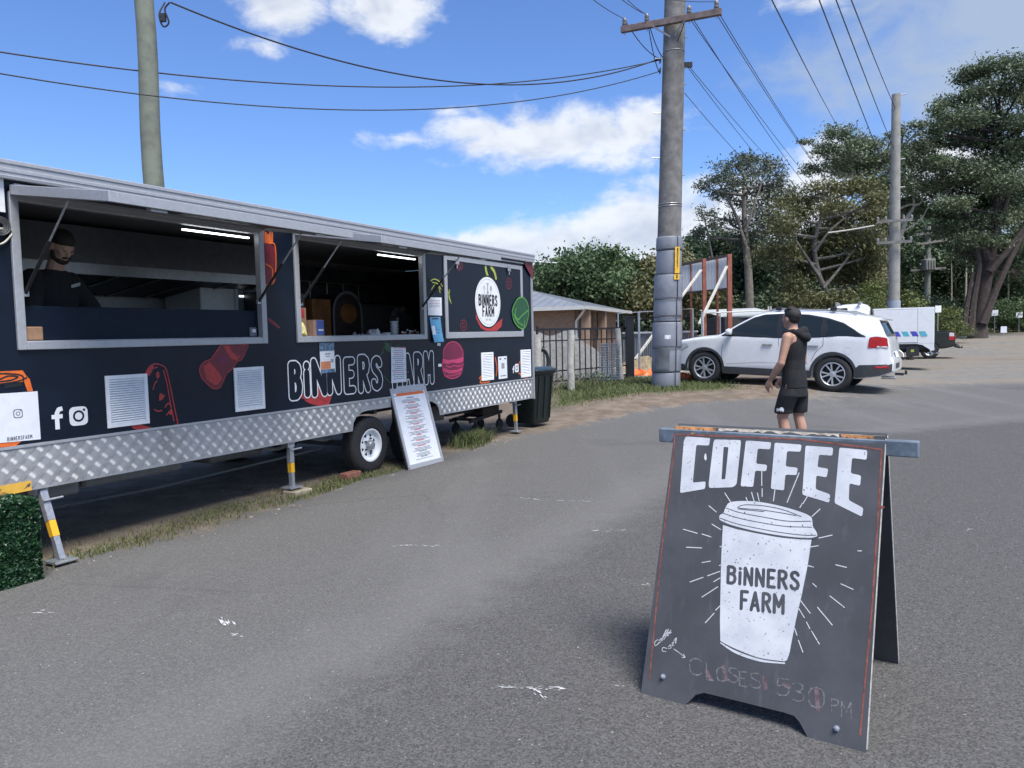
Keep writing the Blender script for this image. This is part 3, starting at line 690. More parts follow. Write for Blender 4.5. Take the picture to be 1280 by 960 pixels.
m = MB(); m.box(TL(9.0, .50, .6), TL(10.3, .54, .9)); m.box(TL(9.0, .36, .65), TL(10.1, .39, .7)); m.build('underfloor_rail', steel_d, tr)
MB().tube([TL(3.0, .14, 1.1), TL(4.5, .16, .9), TL(6.3, .30, .5)], .012, 6).build('water_hose', grey_tank, tr)
MB().tube([TL(u, .46+.03*math.sin(u*9), .28) for u in np.arange(5.2, 6.3, .1)], .02, 8).build('drain_pipe', grey_tank, tr, smooth=40)
# corner jacks
def jack(u, dtop, dfoot, block):
    j = bpy.data.objects.new('jack_leg', None); COL.objects.link(j); j.parent = tr
    A, B2 = TL(u, .55, dtop), TL(u, .03+block, dfoot)
    MB().box(TL(u-.045, .47, dtop-.02), TL(u+.045, .60, dtop+.07)).build('mount', alu, j)
    MB().beam(A.lerp(B2, .1), A.lerp(B2, .5), .052, .052, (1, 0, 0)).build('outer_post', galv, j, bevel=.004)
    MB().beam(A.lerp(B2, .45), B2, .040, .040, (1, 0, 0)).build('inner_post', galv, j)
    MB().beam(A.lerp(B2, .46), A.lerp(B2, .70), .046, .046, (1, 0, 0)).build('yellow_reflector', yel, j)
    MB().tube([A.lerp(B2, .22)+Vector((-.03, -.04, 0)), A.lerp(B2, .22)+Vector((.10, -.05, .005))], .009, 6).build('crank_pin', galv, j)
    MB().box(B2+Vector((-.08, -.07, -.012)), B2+Vector((.08, .07, .004))).build('foot_plate', galv, j, bevel=.003)
jack(2.985, .05, -.155, 0.0); jack(5.33, .03, .02, .055); jack(10.05, .12, .10, .02)
# louvred vents
def vent(px0, py0, px1, py1, nslat):
    (u0, z1), (u1, z0) = F(px0, py0), F(px1, py1); v = bpy.data.objects.new('vent', None); COL.objects.link(v); v.parent = tr
    b_ = .03; m = MB(); m.box(TL(u0, z0, -.016), TL(u0+b_, z1, -.002)); m.box(TL(u1-b_, z0, -.016), TL(u1, z1, -.002)); m.box(TL(u0+b_, z0, -.015), TL(u1-b_, z0+b_, -.002)); m.box(TL(u0+b_, z1-b_, -.015), TL(u1-b_, z1, -.002))
    m.build('vent_frame', white, v, bevel=.002)
    MB().box(TL(u0+.02, z0+.02, -.0045), TL(u1-.02, z1-.02, -.003)).build('vent_back', M('vent_gap', (.40, .41, .43), .7), v)
    m = MB(); h = (z1-z0-2*b_)/nslat
    for k in range(nslat):
        z = z0+b_+k*h; a = [TL(u0+b_, z+h*.05, -.017), TL(u1-b_, z+h*.05, -.017), TL(u1-b_, z+h*.78, -.006), TL(u0+b_, z+h*.78, -.006)]
        m.add(a, [(0, 1, 2, 3)]); m.add([a[0], a[1], a[1]+Vector((0, .004, -.002)), a[0]+Vector((0, .004, -.002))], [(0, 1, 2, 3)])
    tag(m.build('slats', white, v, recalc=False), kind='stuff')
for a in [(130, 470, 186, 529, 19), (291, 460, 330.5, 510.5, 17), (600.8, 441, 616.5, 474.5, 15), (650, 437.5, 663, 470.5, 15)]: vent(*a)
# part of a louvred panel at the near end, with a coiled hose and cables under it
vent(-30, 214, 5.5, 266, 11)
uc, zc = F(-4, 283)
m = MB()
for r in (.03, .042, .054, .066): m.tube([TL(uc+r*math.cos(a), zc+r*.9*math.sin(a), -.03) for a in np.linspace(0, 6.28, 20)], .006, 6, caps=False)
m.build('coiled_lead', M('lead_grey', (.06, .06, .065), .5), tr)
for pts in ([(-20, 290), (-2, 286), (12, 288)], [(-15, 308), (2, 304), (13, 293)]): MB().tube(catmull([TL(*F(*p), -.02) for p in pts], 5), .007, 6).build('conduit', M('cream_conduit', (.55, .52, .42), .5), tr, smooth=40)

# ------------------------------------------------------------------ wrap artwork, lettering and papers on the face
LAY = [0]
def on_face(z_off): return lambda u, z: TL(u, z, -z_off)
def decal(name, polys_px, mat, holes=(), off=.002, parent=None, raw=False):
    f = (lambda p: p) if raw else (lambda p: [F(*q) for q in p])
    return flat(name, [f(p) for p in polys_px], on_face(off), mat, parent or tr, [f(h) for h in holes])
def dline(name, lines_px, w, mat, off=.0028, parent=None):
    out = []
    for l in lines_px: out += stroke(spline2([F(*q) for q in l], 4) if len(l) > 2 else [F(*q) for q in l], w, seg=7)
    return flat(name, out, on_face(off), mat, parent or tr)
# takeaway cup, orange, partly under the sticker at the near end
d = decal('cup_artwork', [[(-40, 466), (28, 463), (33, 470), (37, 474), (41, 489), (34, 489), (30, 477), (-40, 484)]], org_ink); decal('cup_base_artwork', [[(-40, 556), (10, 553), (27, 551), (20, 557), (-40, 563)]], org_ink)
dline('artwork_lines', [[(-30, 470), (0, 467), (26, 469), (29, 476)], [(0, 474), (10, 470), (22, 471), (14, 475), (0, 477)], [(-30, 481), (0, 480), (24, 476), (33, 472)]]+[[(6+k*2.2, 481-k*.25), (6.3+k*2.2, 485-k*.35)] for k in range(10)], .010, blk_ink, .0034, d)
# pizza slice / wedge with seeds, red line art
d = dline('wedge_artwork', [[(181, 468), (186, 459), (193, 455), (200, 456), (207, 461), (212, 480), (217, 505), (222, 529)], [(186, 466), (190, 461), (196, 459)], [(161, 530), (180, 538), (205, 535), (222, 530)], [(165, 534), (185, 541), (210, 537), (222, 531)], [(191, 487), (193, 480), (196, 476)], [(204, 463), (209, 482), (213, 506), (217, 526)],
                       [(193, 512), (197, 514), (202, 513)], [(206, 509), (210, 504), (214, 508)], [(208, 519), (211, 515), (215, 514)], [(199, 500), (203, 498), (205, 494)]], .010, red_ink)
for p_ in [ell(197, 469, 2.2, 4.5, 12), ell(201, 496, 2.6, 4.5, 12), ell(213, 515, 2, 3.5, 12), [(162, 530), (172, 530), (196, 536), (180, 538)], [(181, 467), (186, 459), (192, 456), (190, 464), (186, 470)]]: decal('seed_artwork', [p_], red_ink, off=.0024)
# tilted takeaway cup with lid, red
cupc = [(252, 473), (249, 462), (254, 453), (263, 449), (266, 445), (274, 434), (279, 431), (308, 431), (307, 439), (302, 449), (296, 452), (290, 461), (283, 467), (279, 476), (275, 484), (268, 486), (262, 483)]
d = decal('lidded_cup_artwork', [cupc], dred_ink)
decal('artwork_fill', [[(254, 458), (262, 452), (268, 459), (276, 469), (277, 474), (272, 481), (267, 481), (258, 474)], [(279, 432), (286, 432), (290, 440), (296, 446), (300, 444), (296, 451), (288, 448)]], red_ink, off=.0026, parent=d)
dline('artwork_lines', [cupc+[cupc[0]]], .009, red_ink, .003, d)
decal('artwork_badge', [ell(279, 450, 7.2, 7, 20)], plum_ink, off=.0026, parent=d)
# fries box, orange over red
d = decal('fries_artwork', [[(328, 303), (337, 305), (344, 309), (343, 350), (331, 357)]], dred_ink)
decal('fries_sticks', [[(328+k*2.6, 302+k*.5), (328.6+k*2.6, 288+(k % 3)*2), (330.6+k*2.6, 288.4+(k % 3)*2), (330.6+k*2.6, 303+k*.5)] for k in range(5)], org_ink, off=.0024, parent=d)
dline('artwork_lines', [[(328, 303), (337, 304), (344, 309), (343, 350), (331, 357)], [(332, 330), (340, 336), (340, 350)]], .012, org_ink, .003, d)
dline('chilli_artwork', [[(335, 398), (341, 402), (349, 409)], [(336, 401), (343, 406), (348, 410)]], .016, dred_ink)
# red bowl behind the first letters
d = decal('bowl_artwork', [[(383, 488), (395, 480), (414, 486), (414, 497), (411, 506), (400, 507), (388, 505), (376, 497)], ell(367, 486, 5, 6, 12), [(394, 462), (400, 470), (402, 486), (395, 478)]], red_ink, off=.0018)
dline('artwork_lines', [[(376, 494), (384, 503), (398, 507), (411, 506)], [(380, 500), (392, 496), (409, 502)]], .007, dred_ink, .0024, d)
# green pepper behind the second poster
d = dline('pepper_artwork', [[(481, 428), (484, 437), (490, 440), (498, 431)], [(488, 428), (490, 437)], [(475, 445), (479, 436), (486, 432)], [(473, 452), (474, 446), (479, 440)], [(480, 470), (486, 477), (491, 480)], [(505, 440), (510, 450), (512, 462)]], .013, dgrn_ink)
decal('artwork_fill', [[(480, 428), (486, 429), (490, 438), (487, 441), (482, 437)], [(503, 436), (508, 444), (513, 462), (509, 466), (503, 450)]], dgrn_ink, off=.0022, parent=d)
# pink burger
d = decal('burger_artwork', [[(554, 447), (554, 438), (559, 430), (566, 427), (573, 430), (578, 438), (578.5, 446), (579, 453), (577, 462), (576, 468), (570, 472), (561, 473), (555, 468), (553, 458)]], plum_ink)
decal('artwork_fill', [[(553, 448), (560, 450), (570, 449), (579, 446), (579, 452), (573, 454), (566, 453), (560, 455), (553, 454)], [(553.5, 459), (562, 463), (572, 462), (577.5, 459), (577, 463), (570, 466), (561, 467), (554, 464)]], pink_ink, off=.0025, parent=d)
dline('artwork_lines', [[(554, 447), (554, 438), (559, 430), (566, 427), (573, 430), (578, 438), (578.5, 446)], [(553, 452), (553, 462), (556, 469), (562, 473), (570, 472), (576, 467), (579, 455)], [(557, 457), (562, 459), (567, 457), (573, 458), (577, 456)], [(555, 470), (565, 469.5), (575, 466)]], .013, pink_ink, .003, d)
# green bowl by the right corner
lm = [(638, 389), (641, 380), (646, 373), (652, 372), (657, 378), (659, 388), (658, 398), (655, 408), (651, 411), (645, 408), (640, 400)]
d = decal('lime_artwork', [lm], dgrn_ink, off=.0268)
dline('artwork_lines', [lm+[lm[0]], [(640, 392), (645, 402), (652, 407)], [(641, 395), (646, 400)], [(654, 400), (653, 410)], [(643, 386), (642, 394), (646, 404)], [(658, 388), (650, 395), (646, 400)]], .016, grn_ink, .0275, d)
decal('red_flash_artwork', [[(653, 325), (664, 326), (664.5, 349), (659, 340), (654, 331)]], dred_ink, off=.0268)
# artwork of the closed hatch
for cx, cy, rx, ry in [(573, 333, 4, 4.5), (635, 354.5, 3.4, 6.5), (578.5, 406.5, 4, 6.5)]:
    dline('ring_artwork', [[(cx+rx*math.cos(a), cy+ry*math.sin(a)) for a in np.linspace(0, 6.28, 14)], [(cx+rx*.45*math.cos(a), cy+ry*.45*math.sin(a)) for a in np.linspace(0, 6.28, 10)]], .014, dred_ink, .0135)
decal('red_bowl_artwork', [[(593, 380), (594, 398), (600, 410), (606, 413.6), (620, 413.6), (626, 408), (627, 398), (620, 404), (610, 408), (600, 400)]], red_ink, off=.0135)
dline('lime_wedge_artwork', [[(606, 334), (607, 340), (609, 346)], [(613, 334), (617, 340), (619, 348)]], .05, lime_ink, .0133)
dline('leaf_artwork', [[(536, 351), (541, 349), (547, 352), (551, 358)], [(538, 353), (545, 355), (549, 362)], [(537, 362), (541, 356)], [(546, 358), (548, 366)]], .012, lime_ink, .0268)
dline('leaf_artwork', [[(558, 361), (560, 368), (562, 376)], [(561, 362), (560, 372), (563, 379)]], .012, lime_ink, .0135)
for pts in ([[(599, 473), (605, 467), (600, 478), (612, 477)], [(645, 464), (648, 456), (650, 452)], [(648, 466), (656, 472), (662, 470)], [(619, 447), (621, 460), (620, 470)]],):
    dline('onion_artwork', pts, .02, org_ink)
# logo disc
uL, zL = F(609, 377.5); R1 = .345
d = flat('logo_disc', [ell(uL, zL, R1, R1, 56)], on_face(.0145), wht_ink, tr)
flat('logo_rim', [ell(uL, zL, R1+.022, R1+.022, 56)], on_face(.0139), blk_ink, d)
flat('logo_ring', [ell(uL, zL, R1-.028, R1-.028, 56)], on_face(.0150), M('grey_vinyl', (.35, .36, .38), .5, var=0), d, [ell(uL, zL, R1-.033, R1-.033, 56)])
flat('logo_lettering', text_polys('BINNERS', uL-.245, zL-.045, uL+.245, .135, .21, gap=.15), on_face(.0155), blk_ink, d)
flat('logo_lettering', text_polys('FARM', uL-.15, zL-.195, uL+.15, .125, .21, gap=.15), on_face(.0155), blk_ink, d)
flat('logo_year', text_polys('EST 1980', uL-.075, zL-.258, uL+.075, .026, .2), on_face(.0155), MATS['grey_vinyl'], d)
gi = MATS['grey_vinyl']
ic = stroke([(uL-.005, zL+.10), (uL-.005, zL+.23)], .028)+stroke([(uL-.03, zL+.25), (uL+.02, zL+.25)], .02)+stroke([(uL-.03, zL+.13), (uL+.02, zL+.13)], .02)+stroke([(uL+.085, zL+.11), (uL+.085, zL+.16)], .014)+[ell(uL+.085, zL+.19, .028, .038, 16)]+stroke([(uL-.10, zL+.11), (uL-.10, zL+.17)], .012)
for k in (-1, 0, 1): ic += stroke([(uL-.10+k*.022, zL+.17), (uL-.10+k*.022, zL+.215)], .010)
flat('logo_utensils', ic, on_face(.0155), gi, d)
# BiNNERS FARM in outlined capitals; each letter by the pixel box it fills
def big(ch, x0, x1, yt, yb):
    """letter of the big outlined lettering, px box of its centre line"""
    Lw = .042; ua, zt = F(x0, yt); ub, zb = F(x1, yb); w = FONT[ch][0]; k = (ub-ua)/w if w > .05 else 0
    ls = [[(ua+a*k, zb+c*(zt-zb)) for a, c in l] for l in FONT[ch][1]]
    p = []; i2 = []
    for l in ls: p += stroke(l, Lw*1.75+.026, seg=12); i2 += stroke(l, Lw*1.75, seg=12)
    o = flat('outlined_letter', p, on_face(.0036), wht_ink, tr); flat('letter_fill', i2, on_face(.0046), navy, o)
for a in [('B', 363.5, 374.5, 456.5, 494.5), ('i', 382.6, 383.4, 455, 492), ('N', 391.5, 405.5, 452.5, 490.5), ('N', 410.5, 423, 450, 488), ('E', 432, 441, 451.5, 487), ('R', 449.5, 459.5, 448, 486), ('S', 466, 475, 449.5, 483.5),
          ('F', 492, 500, 446.5, 482.5), ('A', 504.5, 514.5, 446, 478.5), ('R', 519, 526.5, 444.5, 478), ('M', 531.5, 540, 443, 476)]: big(*a)
for x, y in ((548.3, 430.5), (549.5, 456.5)): decal('white_tab', [rounded(rect(x-2.1, y-1.8, x+2.1, y+1.8), 1)], wht_ink, off=.004)
# social icons: near pair and far pair
def icons(fx, fy, h, ix, iy, s):
    u, z = F(fx, fy); p = stroke([(u, z-h/2), (u, z+h*.22), (u+h*.10, z+h*.40), (u+h*.27, z+h*.43)], h*.20, seg=8, cap=False)+stroke([(u-h*.24, z+h*.08), (u+h*.26, z+h*.08)], h*.19, cap=False)
    flat('social_icon', p+[ell(u, z+h*.22, h*.1, h*.1, 12), ell(u+h*.10, z+h*.40, h*.1, h*.1, 12)], on_face(.003), wht_ink, tr)
    u, z = F(ix, iy); o = flat('camera_icon', [rounded(rect(u-s, z-s, u+s, z+s), s*.6, 5)], on_face(.003), wht_ink, tr)
    flat('icon_lens', [ell(u, z, s*.62, s*.62, 24), ell(u+s*.62, z+s*.62, s*.14, s*.14, 12)], on_face(.0036), blk_ink, o, [ell(u, z, s*.40, s*.40, 24)])
icons(71, 523, .155, 98, 520, .068); icons(641.5, 462, .105, 645.8, 460, .062)
# white code sticker at the near end; the code itself is left out
o = decal('square_sticker', [[(-30, 494), (46.5, 489), (50.5, 549), (-30, 556.5)]], paper, off=.0045)
(ux, zx) = F(22, 517)
flat('sticker_icon', [rounded(rect(ux-.030, zx-.030, ux+.030, zx+.030), .018)], on_face(.0052), ink, o, [rounded(rect(ux-.025, zx-.025, ux+.025, zx+.025), .016)])
flat('sticker_icon', [ell(ux, zx, .014, .014, 18), ell(ux+.016, zx+.017, .004, .004, 8)], on_face(.0052), ink, o, [ell(ux, zx, .010, .010, 18)])
(ua, za), (ub, zb) = F(9, 549.5), F(39.5, 546.5)
flat('sticker_text', text_polys('BINNERSFARM', ua, (za+zb)/2-.008, ub, .024, .16, gap=.22), on_face(.0052), ink, o)
# papers
def sheet(name, quad, lines, off=.006, mat=paper, lab=None, curl=.0):
    """quad px TL TR BR BL; lines: (v, u0, u1, h, material)"""
    q4 = [F(*p) for p in quad]
    def pl(a, c, o=0.0):
        t = Vector(q4[0]).lerp(Vector(q4[1]), a); bt = Vector(q4[3]).lerp(Vector(q4[2]), a); p = t.lerp(bt, c); return TL(p.x, p.y, -off-o-curl*(c*c)*.02)
    m = MB(); N = 5
    vs = [pl(i/N, j/N) for j in range(N+1) for i in range(N+1)]
    m.add(vs, [(j*(N+1)+i, j*(N+1)+i+1, (j+1)*(N+1)+i+1, (j+1)*(N+1)+i) for j in range(N) for i in range(N)])
    o = m.build(name, mat, tr, smooth=60, recalc=False)
    if lab: o['label'] = lab
    by = {}
    for v, a, c, h, mt in lines: by.setdefault(mt.name, (mt, []))[1].append((v, a, c, h))
    for mt, L in by.values():
        mm = MB()
        for v, a, c, h in L:
            x = a
            while x < c-.01:
                w = random.uniform(.05, .14) if h < .045 and c-a > .2 else c-a
                e = min(x+w, c); mm.add([pl(x, v, .0008), pl(e, v, .0008), pl(e, v+h, .0008), pl(x, v+h, .0008)], [(0, 1, 2, 3)]); x = e+.025
        tag(mm.build('print', mt, o, recalc=False), kind='stuff')
    return o
blu = M('photo_blue', (.10, .17, .26), .5, var=.7, scale=30); pblue = M('sky_blue_paper', (.12, .36, .58), .6, var=.06); orp = M('orange_print', (.62, .22, .10), .6, var=.1)
sheet('poster', [(398.5, 428.5), (417, 428), (418, 465), (400.5, 467)], [(0, 0, 1, .28, blu), (.62, .03, .72, .25, orp), (.88, 0, 1, .12, blu), (.36, .35, .72, .03, ink), (.44, .4, .66, .025, ink), (.55, .75, .92, .12, M('qr_grey', (.3, .3, .33), .6)), (.76, .70, .95, .07, paper)], lab='small flyer with photo top and orange block')
def textrows(n, seed, v0=.08, v1=.94):
    r = random.Random(seed); L = []
    for k in range(n):
        w = r.uniform(.25, .42); v = v0+(v1-v0)*k/n; L.append((v, .5-w, .5+w, .5*(v1-v0)/n*.55, inkr if k % 5 == 1 else ink))
    return L
sheet('poster', [(488, 434), (506.5, 434), (507.5, 477), (488.5, 479)], [(0.005, .15, 1, .025, inkr)]+textrows(15, 3), off=.0085, lab='white typed sheet taped over the lettering')
sheet('poster', [(533.8, 371.5), (551.5, 372), (552, 394.5), (534.5, 394)], textrows(5, 5, .15, .6), off=.006, lab='small white notice')
sheet('poster', [(536.5, 396.5), (550, 396), (552, 427), (540, 428)], [(.04, .2, .8, .06, ink), (.35, .05, .35, .35, paper), (.5, .45, .85, .02, ink), (.62, .45, .85, .02, ink)], off=.006, mat=pblue, lab='light blue leaflet hanging below the notice', curl=1.5)
sheet('poster', [(622, 446), (633, 445), (633.8, 472.5), (623, 474)], [(.08, .15, .35, .06, ink), (.08, .7, .9, .06, ink), (.3, .35, .7, .25, MATS['qr_grey']), (.85, .2, .85, .04, ink)], off=.006, lab='small white code sheet between the vents')

# ================================================================== inside the trailer
def IN(px, py, d): u, z = F(px, py, d); return u, z
def ibox(name, label, cat, u0, u1, z0, z1, d0, d1, mat, bevel=.006, parent=None):
    """box inside the trailer; top-level thing placed in the trailer's frame"""
    if parent: return MB().box((u0, d0, z0), (u1, d1, z1)).build(name, mat, parent, bevel=bevel)
    c = TW((u0+u1)/2, z0, (d0+d1)/2); o = MB().box((-(u1-u0)/2, -(d1-d0)/2, 0), ((u1-u0)/2, (d1-d0)/2, z1-z0)).build(name, mat, None, bevel=bevel)
    o.location = c; o.rotation_euler = (0, 0, math.pi/2-YAW); return tag(o, label, cat)
def ithing(name, label, cat, u, z, d, group=None): return thing(name, label, cat, TW(u, z, d), math.pi/2-YAW, group)
ZF = .855
bench = M('dark_bench', (.006, .013, .028), .55, var=.15, spec=.2)
# servery benches (fixed to the trailer)
MB().box(TL(2.90, 1.30, .05), TL(5.04, 1.782, .11)).build('servery_upstand', bench, tr, bevel=.004)
MB().box(TL(2.95, ZF, .12), TL(5.0, 1.30, .62)).build('servery_bench', bench, tr)
MB().box(TL(5.5, ZF, .06), TL(7.58, 1.44, .62)).build('servery_bench', bench, tr)
MB().box(TL(1.8, ZF, 1.75), TL(6.2, 1.40, 2.34)).build('back_bench', M('bench_steel', (.25, .25, .26), .4, .6), tr)
# range hood
hd = ithing('range_hood', 'long stainless range hood with dark filters above the trailer cooking bench', 'range hood', 4.6, 2.04, 1.85)
(uA, zA) = IN(60, 287, 1.25); (uB, zB) = IN(300, 318, 1.25)
hm = M('hood_steel', (.26, .27, .29), .35, .7, var=.1)
z0h = 2.055
MB().box((-1.9, -.56, .10), (1.75, -.52, .20)).build('hood_front', hm, hd)
MB().box((-1.9, -.55, .201), (1.75, .45, .53)).build('hood_canopy', M('hood_top', (.10, .105, .12), .5, .5), hd)
for k in range(8):
    x = -1.85+k*.45; m = MB(); m.add([(x, -.50, .11), (x+.42, -.50, .11), (x+.42, .40, -.02), (x, .40, -.02)], [(0, 1, 2, 3)]); m.add([(x, -.50, .13), (x+.42, -.50, .13), (x+.42, .40, .0), (x, .40, .0)], [(0, 1, 2, 3)])
    m.build('filter', M('filter_dark', (.03, .032, .038), .5, .5), hd)
    MB().beam((x+.435, -.51, .112), (x+.435, .4, -.018), .025, .03).build('filter_rail', hm, hd)
# white counter fridge seen past the hood
fr = ithing('display_fridge', 'white counter-top display fridge with glass front beside the range hood', 'fridge', 6.15, 1.40, 1.95)
fw = M('fridge_white', (.55, .57, .60), .4, var=.05)
MB().box((-.45, -.3, 0), (.02, .3, .78)).build('cabinet', fw, fr, bevel=.01)
MB().box((.02, -.28, 0), (.42, .3, .78)).build('cabinet', M('fridge_inside', (.16, .18, .21), .4), fr)
m = MB(); m.box((.02, -.31, 0), (.06, -.285, .78)); m.box((.38, -.31, 0), (.42, -.285, .78)); m.box((.06, -.31, .72), (.38, -.286, .78)); m.box((.06, -.31, 0), (.38, -.286, .05)); m.build('door_frame', fw, fr)
MB().box((.10, -.285, .62), (.34, -.282, .64)).build('fridge_light', M('fridge_lamp', (.8, .8, .8), .4, var=0, emit=((.9, .95, 1), 1.2)), fr)
for z in (.2, .4): MB().box((.06, -.281, z), (.38, -.2, z+.012)).build('shelf', fw, fr)
# wall cabinets beyond (dark clutter high on the back wall in the second window)
MB().box(TL(6.4, 2.05, 2.0), TL(10.2, 2.5, 2.34)).build('wall_shelf', M('shelf_dark', (.05, .055, .065), .6, var=.5, scale=6), tr)
# tall glass-door drinks fridge
df = ithing('drinks_fridge', 'tall black drinks fridge with a glass door behind the second serving hatch', 'fridge', 6.62, ZF, 1.35)
fg = M('fridge_frame_grey', (.15, .165, .19), .4, var=.1)
MB().box((-.30, -.02, 0), (.30, .5, 1.22)).build('cabinet', M('fridge_black', (.02, .024, .034), .4), df)
m = MB(); m.box((-.30, -.05, .05), (-.24, -.021, 1.21)); m.box((.24, -.05, .05), (.30, -.021, 1.21)); m.box((-.24, -.05, 1.13), (.24, -.022, 1.21)); m.box((-.24, -.05, .05), (.24, -.022, .12)); m.build('door_frame', fg, df)
MB().box((-.22, -.034, .13), (.22, -.026, 1.12)).build('door_glass', M('smoked_glass', (.02, .028, .04), .08, var=0, spec=.6), df)
MB().box((-.20, -.052, 1.09), (.08, -.04, 1.105)).build('lit_header', MATS['fridge_lamp'], df)
for k, z in enumerate((.72, .86, .98)):
    m = MB()
    for j in range(6): m.box((-.18+j*.06, -.037, z), (-.14+j*.06, -.0345, z+.07))
    tag(m.build('cans', M('can_blue', (.05, .09, .16), .4, var=.8, scale=12), df), kind='stuff')
# timber cask-like cabinet with an arched front
ca = ithing('arched_cabinet', 'brown timber cabinet with a grey arched front in the second serving hatch', 'cabinet', 7.62, ZF, 1.25)
wood = M('dark_orange_timber', (.20, .085, .03), .5, var=.35, scale=6)
ap = [(-.26, .1), (.26, .1), (.26, 1.0)]+[(.26*math.cos(a), 1.0+.24*math.sin(a)) for a in np.linspace(0, math.pi, 14)][1:-1]+[(-.26, 1.0)]
MB().prism(ap, lambda u, v, d: Vector((u, d, v)), -.02, .4).build('arched_body', M('arch_dark', (.035, .025, .025), .5, var=.4), ca)
out = stroke([(-.27, .1), (-.27, 1.0)]+[(-.27*math.cos(a), 1.0+.25*math.sin(a)) for a in np.linspace(0, math.pi, 16)]+[(.27, 1.0), (.27, .1)], .035)
flat('arch_trim', out, lambda u, v: Vector((u, -.03, v)), fg, ca)
flat('arch_sign', [ell(.02, .98, .16, .13, 20)], lambda u, v: Vector((u, -.026, v)), wood, ca)
MB().box((-.62, .0, 0), (-.29, .5, 1.15)).build('side_board', wood, ca)
# goods on the second bench: cups, boxes, cloths
ZBN = 1.44
def at2(px, d): return F(px, 415, d)[0]
def cup_stack(px, d, r, h, n, label):
    o = ithing('paper_cups', label, 'cups', at2(px, d), ZBN, d)
    m = MB()
    for k in range(n): z = k*(h/n); m.lathe([(r*.72, z), (r*.95, z+h/n*.9), (r, z+h/n), (r*.9, z+h/n)], 16)
    m.build('cup_walls', paper, o, smooth=40); return o
cup_stack(493, .45, .055, .27, 6, 'tall stack of white paper cups on the serving bench')
cup_stack(483.5, .40, .05, .13, 1, 'single pale paper cup on the serving bench beside the cup stack')
o = ithing('coffee_box', 'small blue and white cardboard box on the serving hatch sill', 'box', at2(395, .07), HZ0+.064, .08)
MB().box((-.075, -.05, 0), (.075, .05, .16)).build('carton', M('carton_brown', (.42, .26, .18), .7), o)
MB().box((-.035, -.053, .006), (.072, -.051, .155)).build('blue_label', M('label_blue', (.05, .10, .34), .5), o); MB().box((-.01, -.055, .05), (.06, -.0535, .065)).build('label_print', paper, o)
o = ithing('brown_packet', 'tall brown carton with red label at the edge of the second serving hatch', 'carton', at2(377, .09), HZ0+.064, .09)
MB().box((-.05, -.03, 0), (.04, .03, .28)).build('carton', M('kraft', (.38, .22, .12), .7), o); MB().box((-.045, -.033, .18), (.015, -.031, .27)).build('red_label', inkr, o)
o = ithing('wrapped_packet', 'crumpled yellow and white packet at the corner of the second serving hatch', 'packet', at2(377, .03), HZ0+.064, .03)
m = MB().lathe([(0, .0), (.05, .0), (.055, .02), (.04, .07), (.02, .12), (0, .13)], 9); m.v = [(x+random.uniform(-.012, .012), y+random.uniform(-.008, .008), max(0, z+random.uniform(-.01, .01))) for x, y, z in m.v]; m.build('wrapper', M('packet_yellow', (.62, .55, .22), .5, var=.4, scale=18), o)
def crumple(name, label, cat, px, d, rx, ry, h, mat):
    o = ithing(name, label, cat, at2(px, d), ZBN, d); m = MB(); n = 14
    vs = []; N2 = 9
    for j in range(N2):
        for i in range(n):
            a = i/(n-1)*2-1; c = j/(N2-1)*2-1; r = max(0, 1-a*a)*max(0, 1-c*c)
            vs.append((a*rx, c*ry, h*r*random.uniform(.35, 1.25)+.002))
    m.add(vs, [(j*n+i, j*n+i+1, (j+1)*n+i+1, (j+1)*n+i) for j in range(N2-1) for i in range(n-1)]); m.build('folds', mat, o, recalc=False); return o
pg = M('tea_towel_grey', (.34, .35, .38), .8, var=.3, scale=14)
crumple('tea_towel', 'grey crumpled tea towel heaped on the serving bench', 'cloth', 447, .25, .17, .12, .14, pg); crumple('tea_towel', 'pale crumpled paper heap on the serving bench beside the grey towel', 'paper', 469, .25, .20, .13, .17, M('paper_pile', (.5, .51, .53), .7, var=.2))
o = ithing('coffee_grinder', 'dark coffee machine standing behind the paper cups', 'coffee machine', at2(497, .55), ZBN-.0, .50)
MB().box((-.02, -.02, 0), (.42, .2, .11)).build('drip_tray', bench, o, bevel=.01); MB().box((.05, .08, .11), (.40, .24, .34)).build('machine_body', M('machine_dark', (.03, .033, .04), .3), o, bevel=.02); MB().box((.13, -.024, .04), (.2, -.0205, .06)).build('badge', galv, o)
m = MB()
for k in range(7): m.box((.02+.05*k, .1, .34), (.05+.05*k, .15, .34+random.uniform(.03, .12)))
tag(m.build('bottles', M('bottle_dark', (.05, .05, .06), .3, var=.6), o), kind='stuff')
bcol = [(.30, .03, .02), (.45, .33, .05), (.05, .05, .06), (.35, .34, .30), (.16, .08, .03)]
for k in range(7):
    px = 503+k*3.2; dd = .22+.10*(k % 3); o = ithing('sauce_bottle', ['red sauce bottle on the serving bench', 'yellow sauce bottle on the serving bench', 'black capped bottle on the serving bench', 'pale squeeze bottle on the serving bench', 'brown sauce bottle on the serving bench', 'second red sauce bottle beside the brown one', 'second yellow bottle at the end of the row'][k], 'bottle', at2(px, dd), ZBN, dd, 'sauce bottles at the far end of the bench')
    hh = random.uniform(.13, .2); MB().lathe([(0, 0), (.03, 0), (.032, .02), (.032, hh*.6), (.014, hh*.75), (.012, hh*.9), (0, hh*.9)], 12).build('bottle_body', M('bottle_%d' % (k % 5), bcol[k % 5], .35, var=.1), o, smooth=40); MB().lathe([(.014, hh*.88), (.014, hh), (0, hh)], 10).build('cap', paper, o)
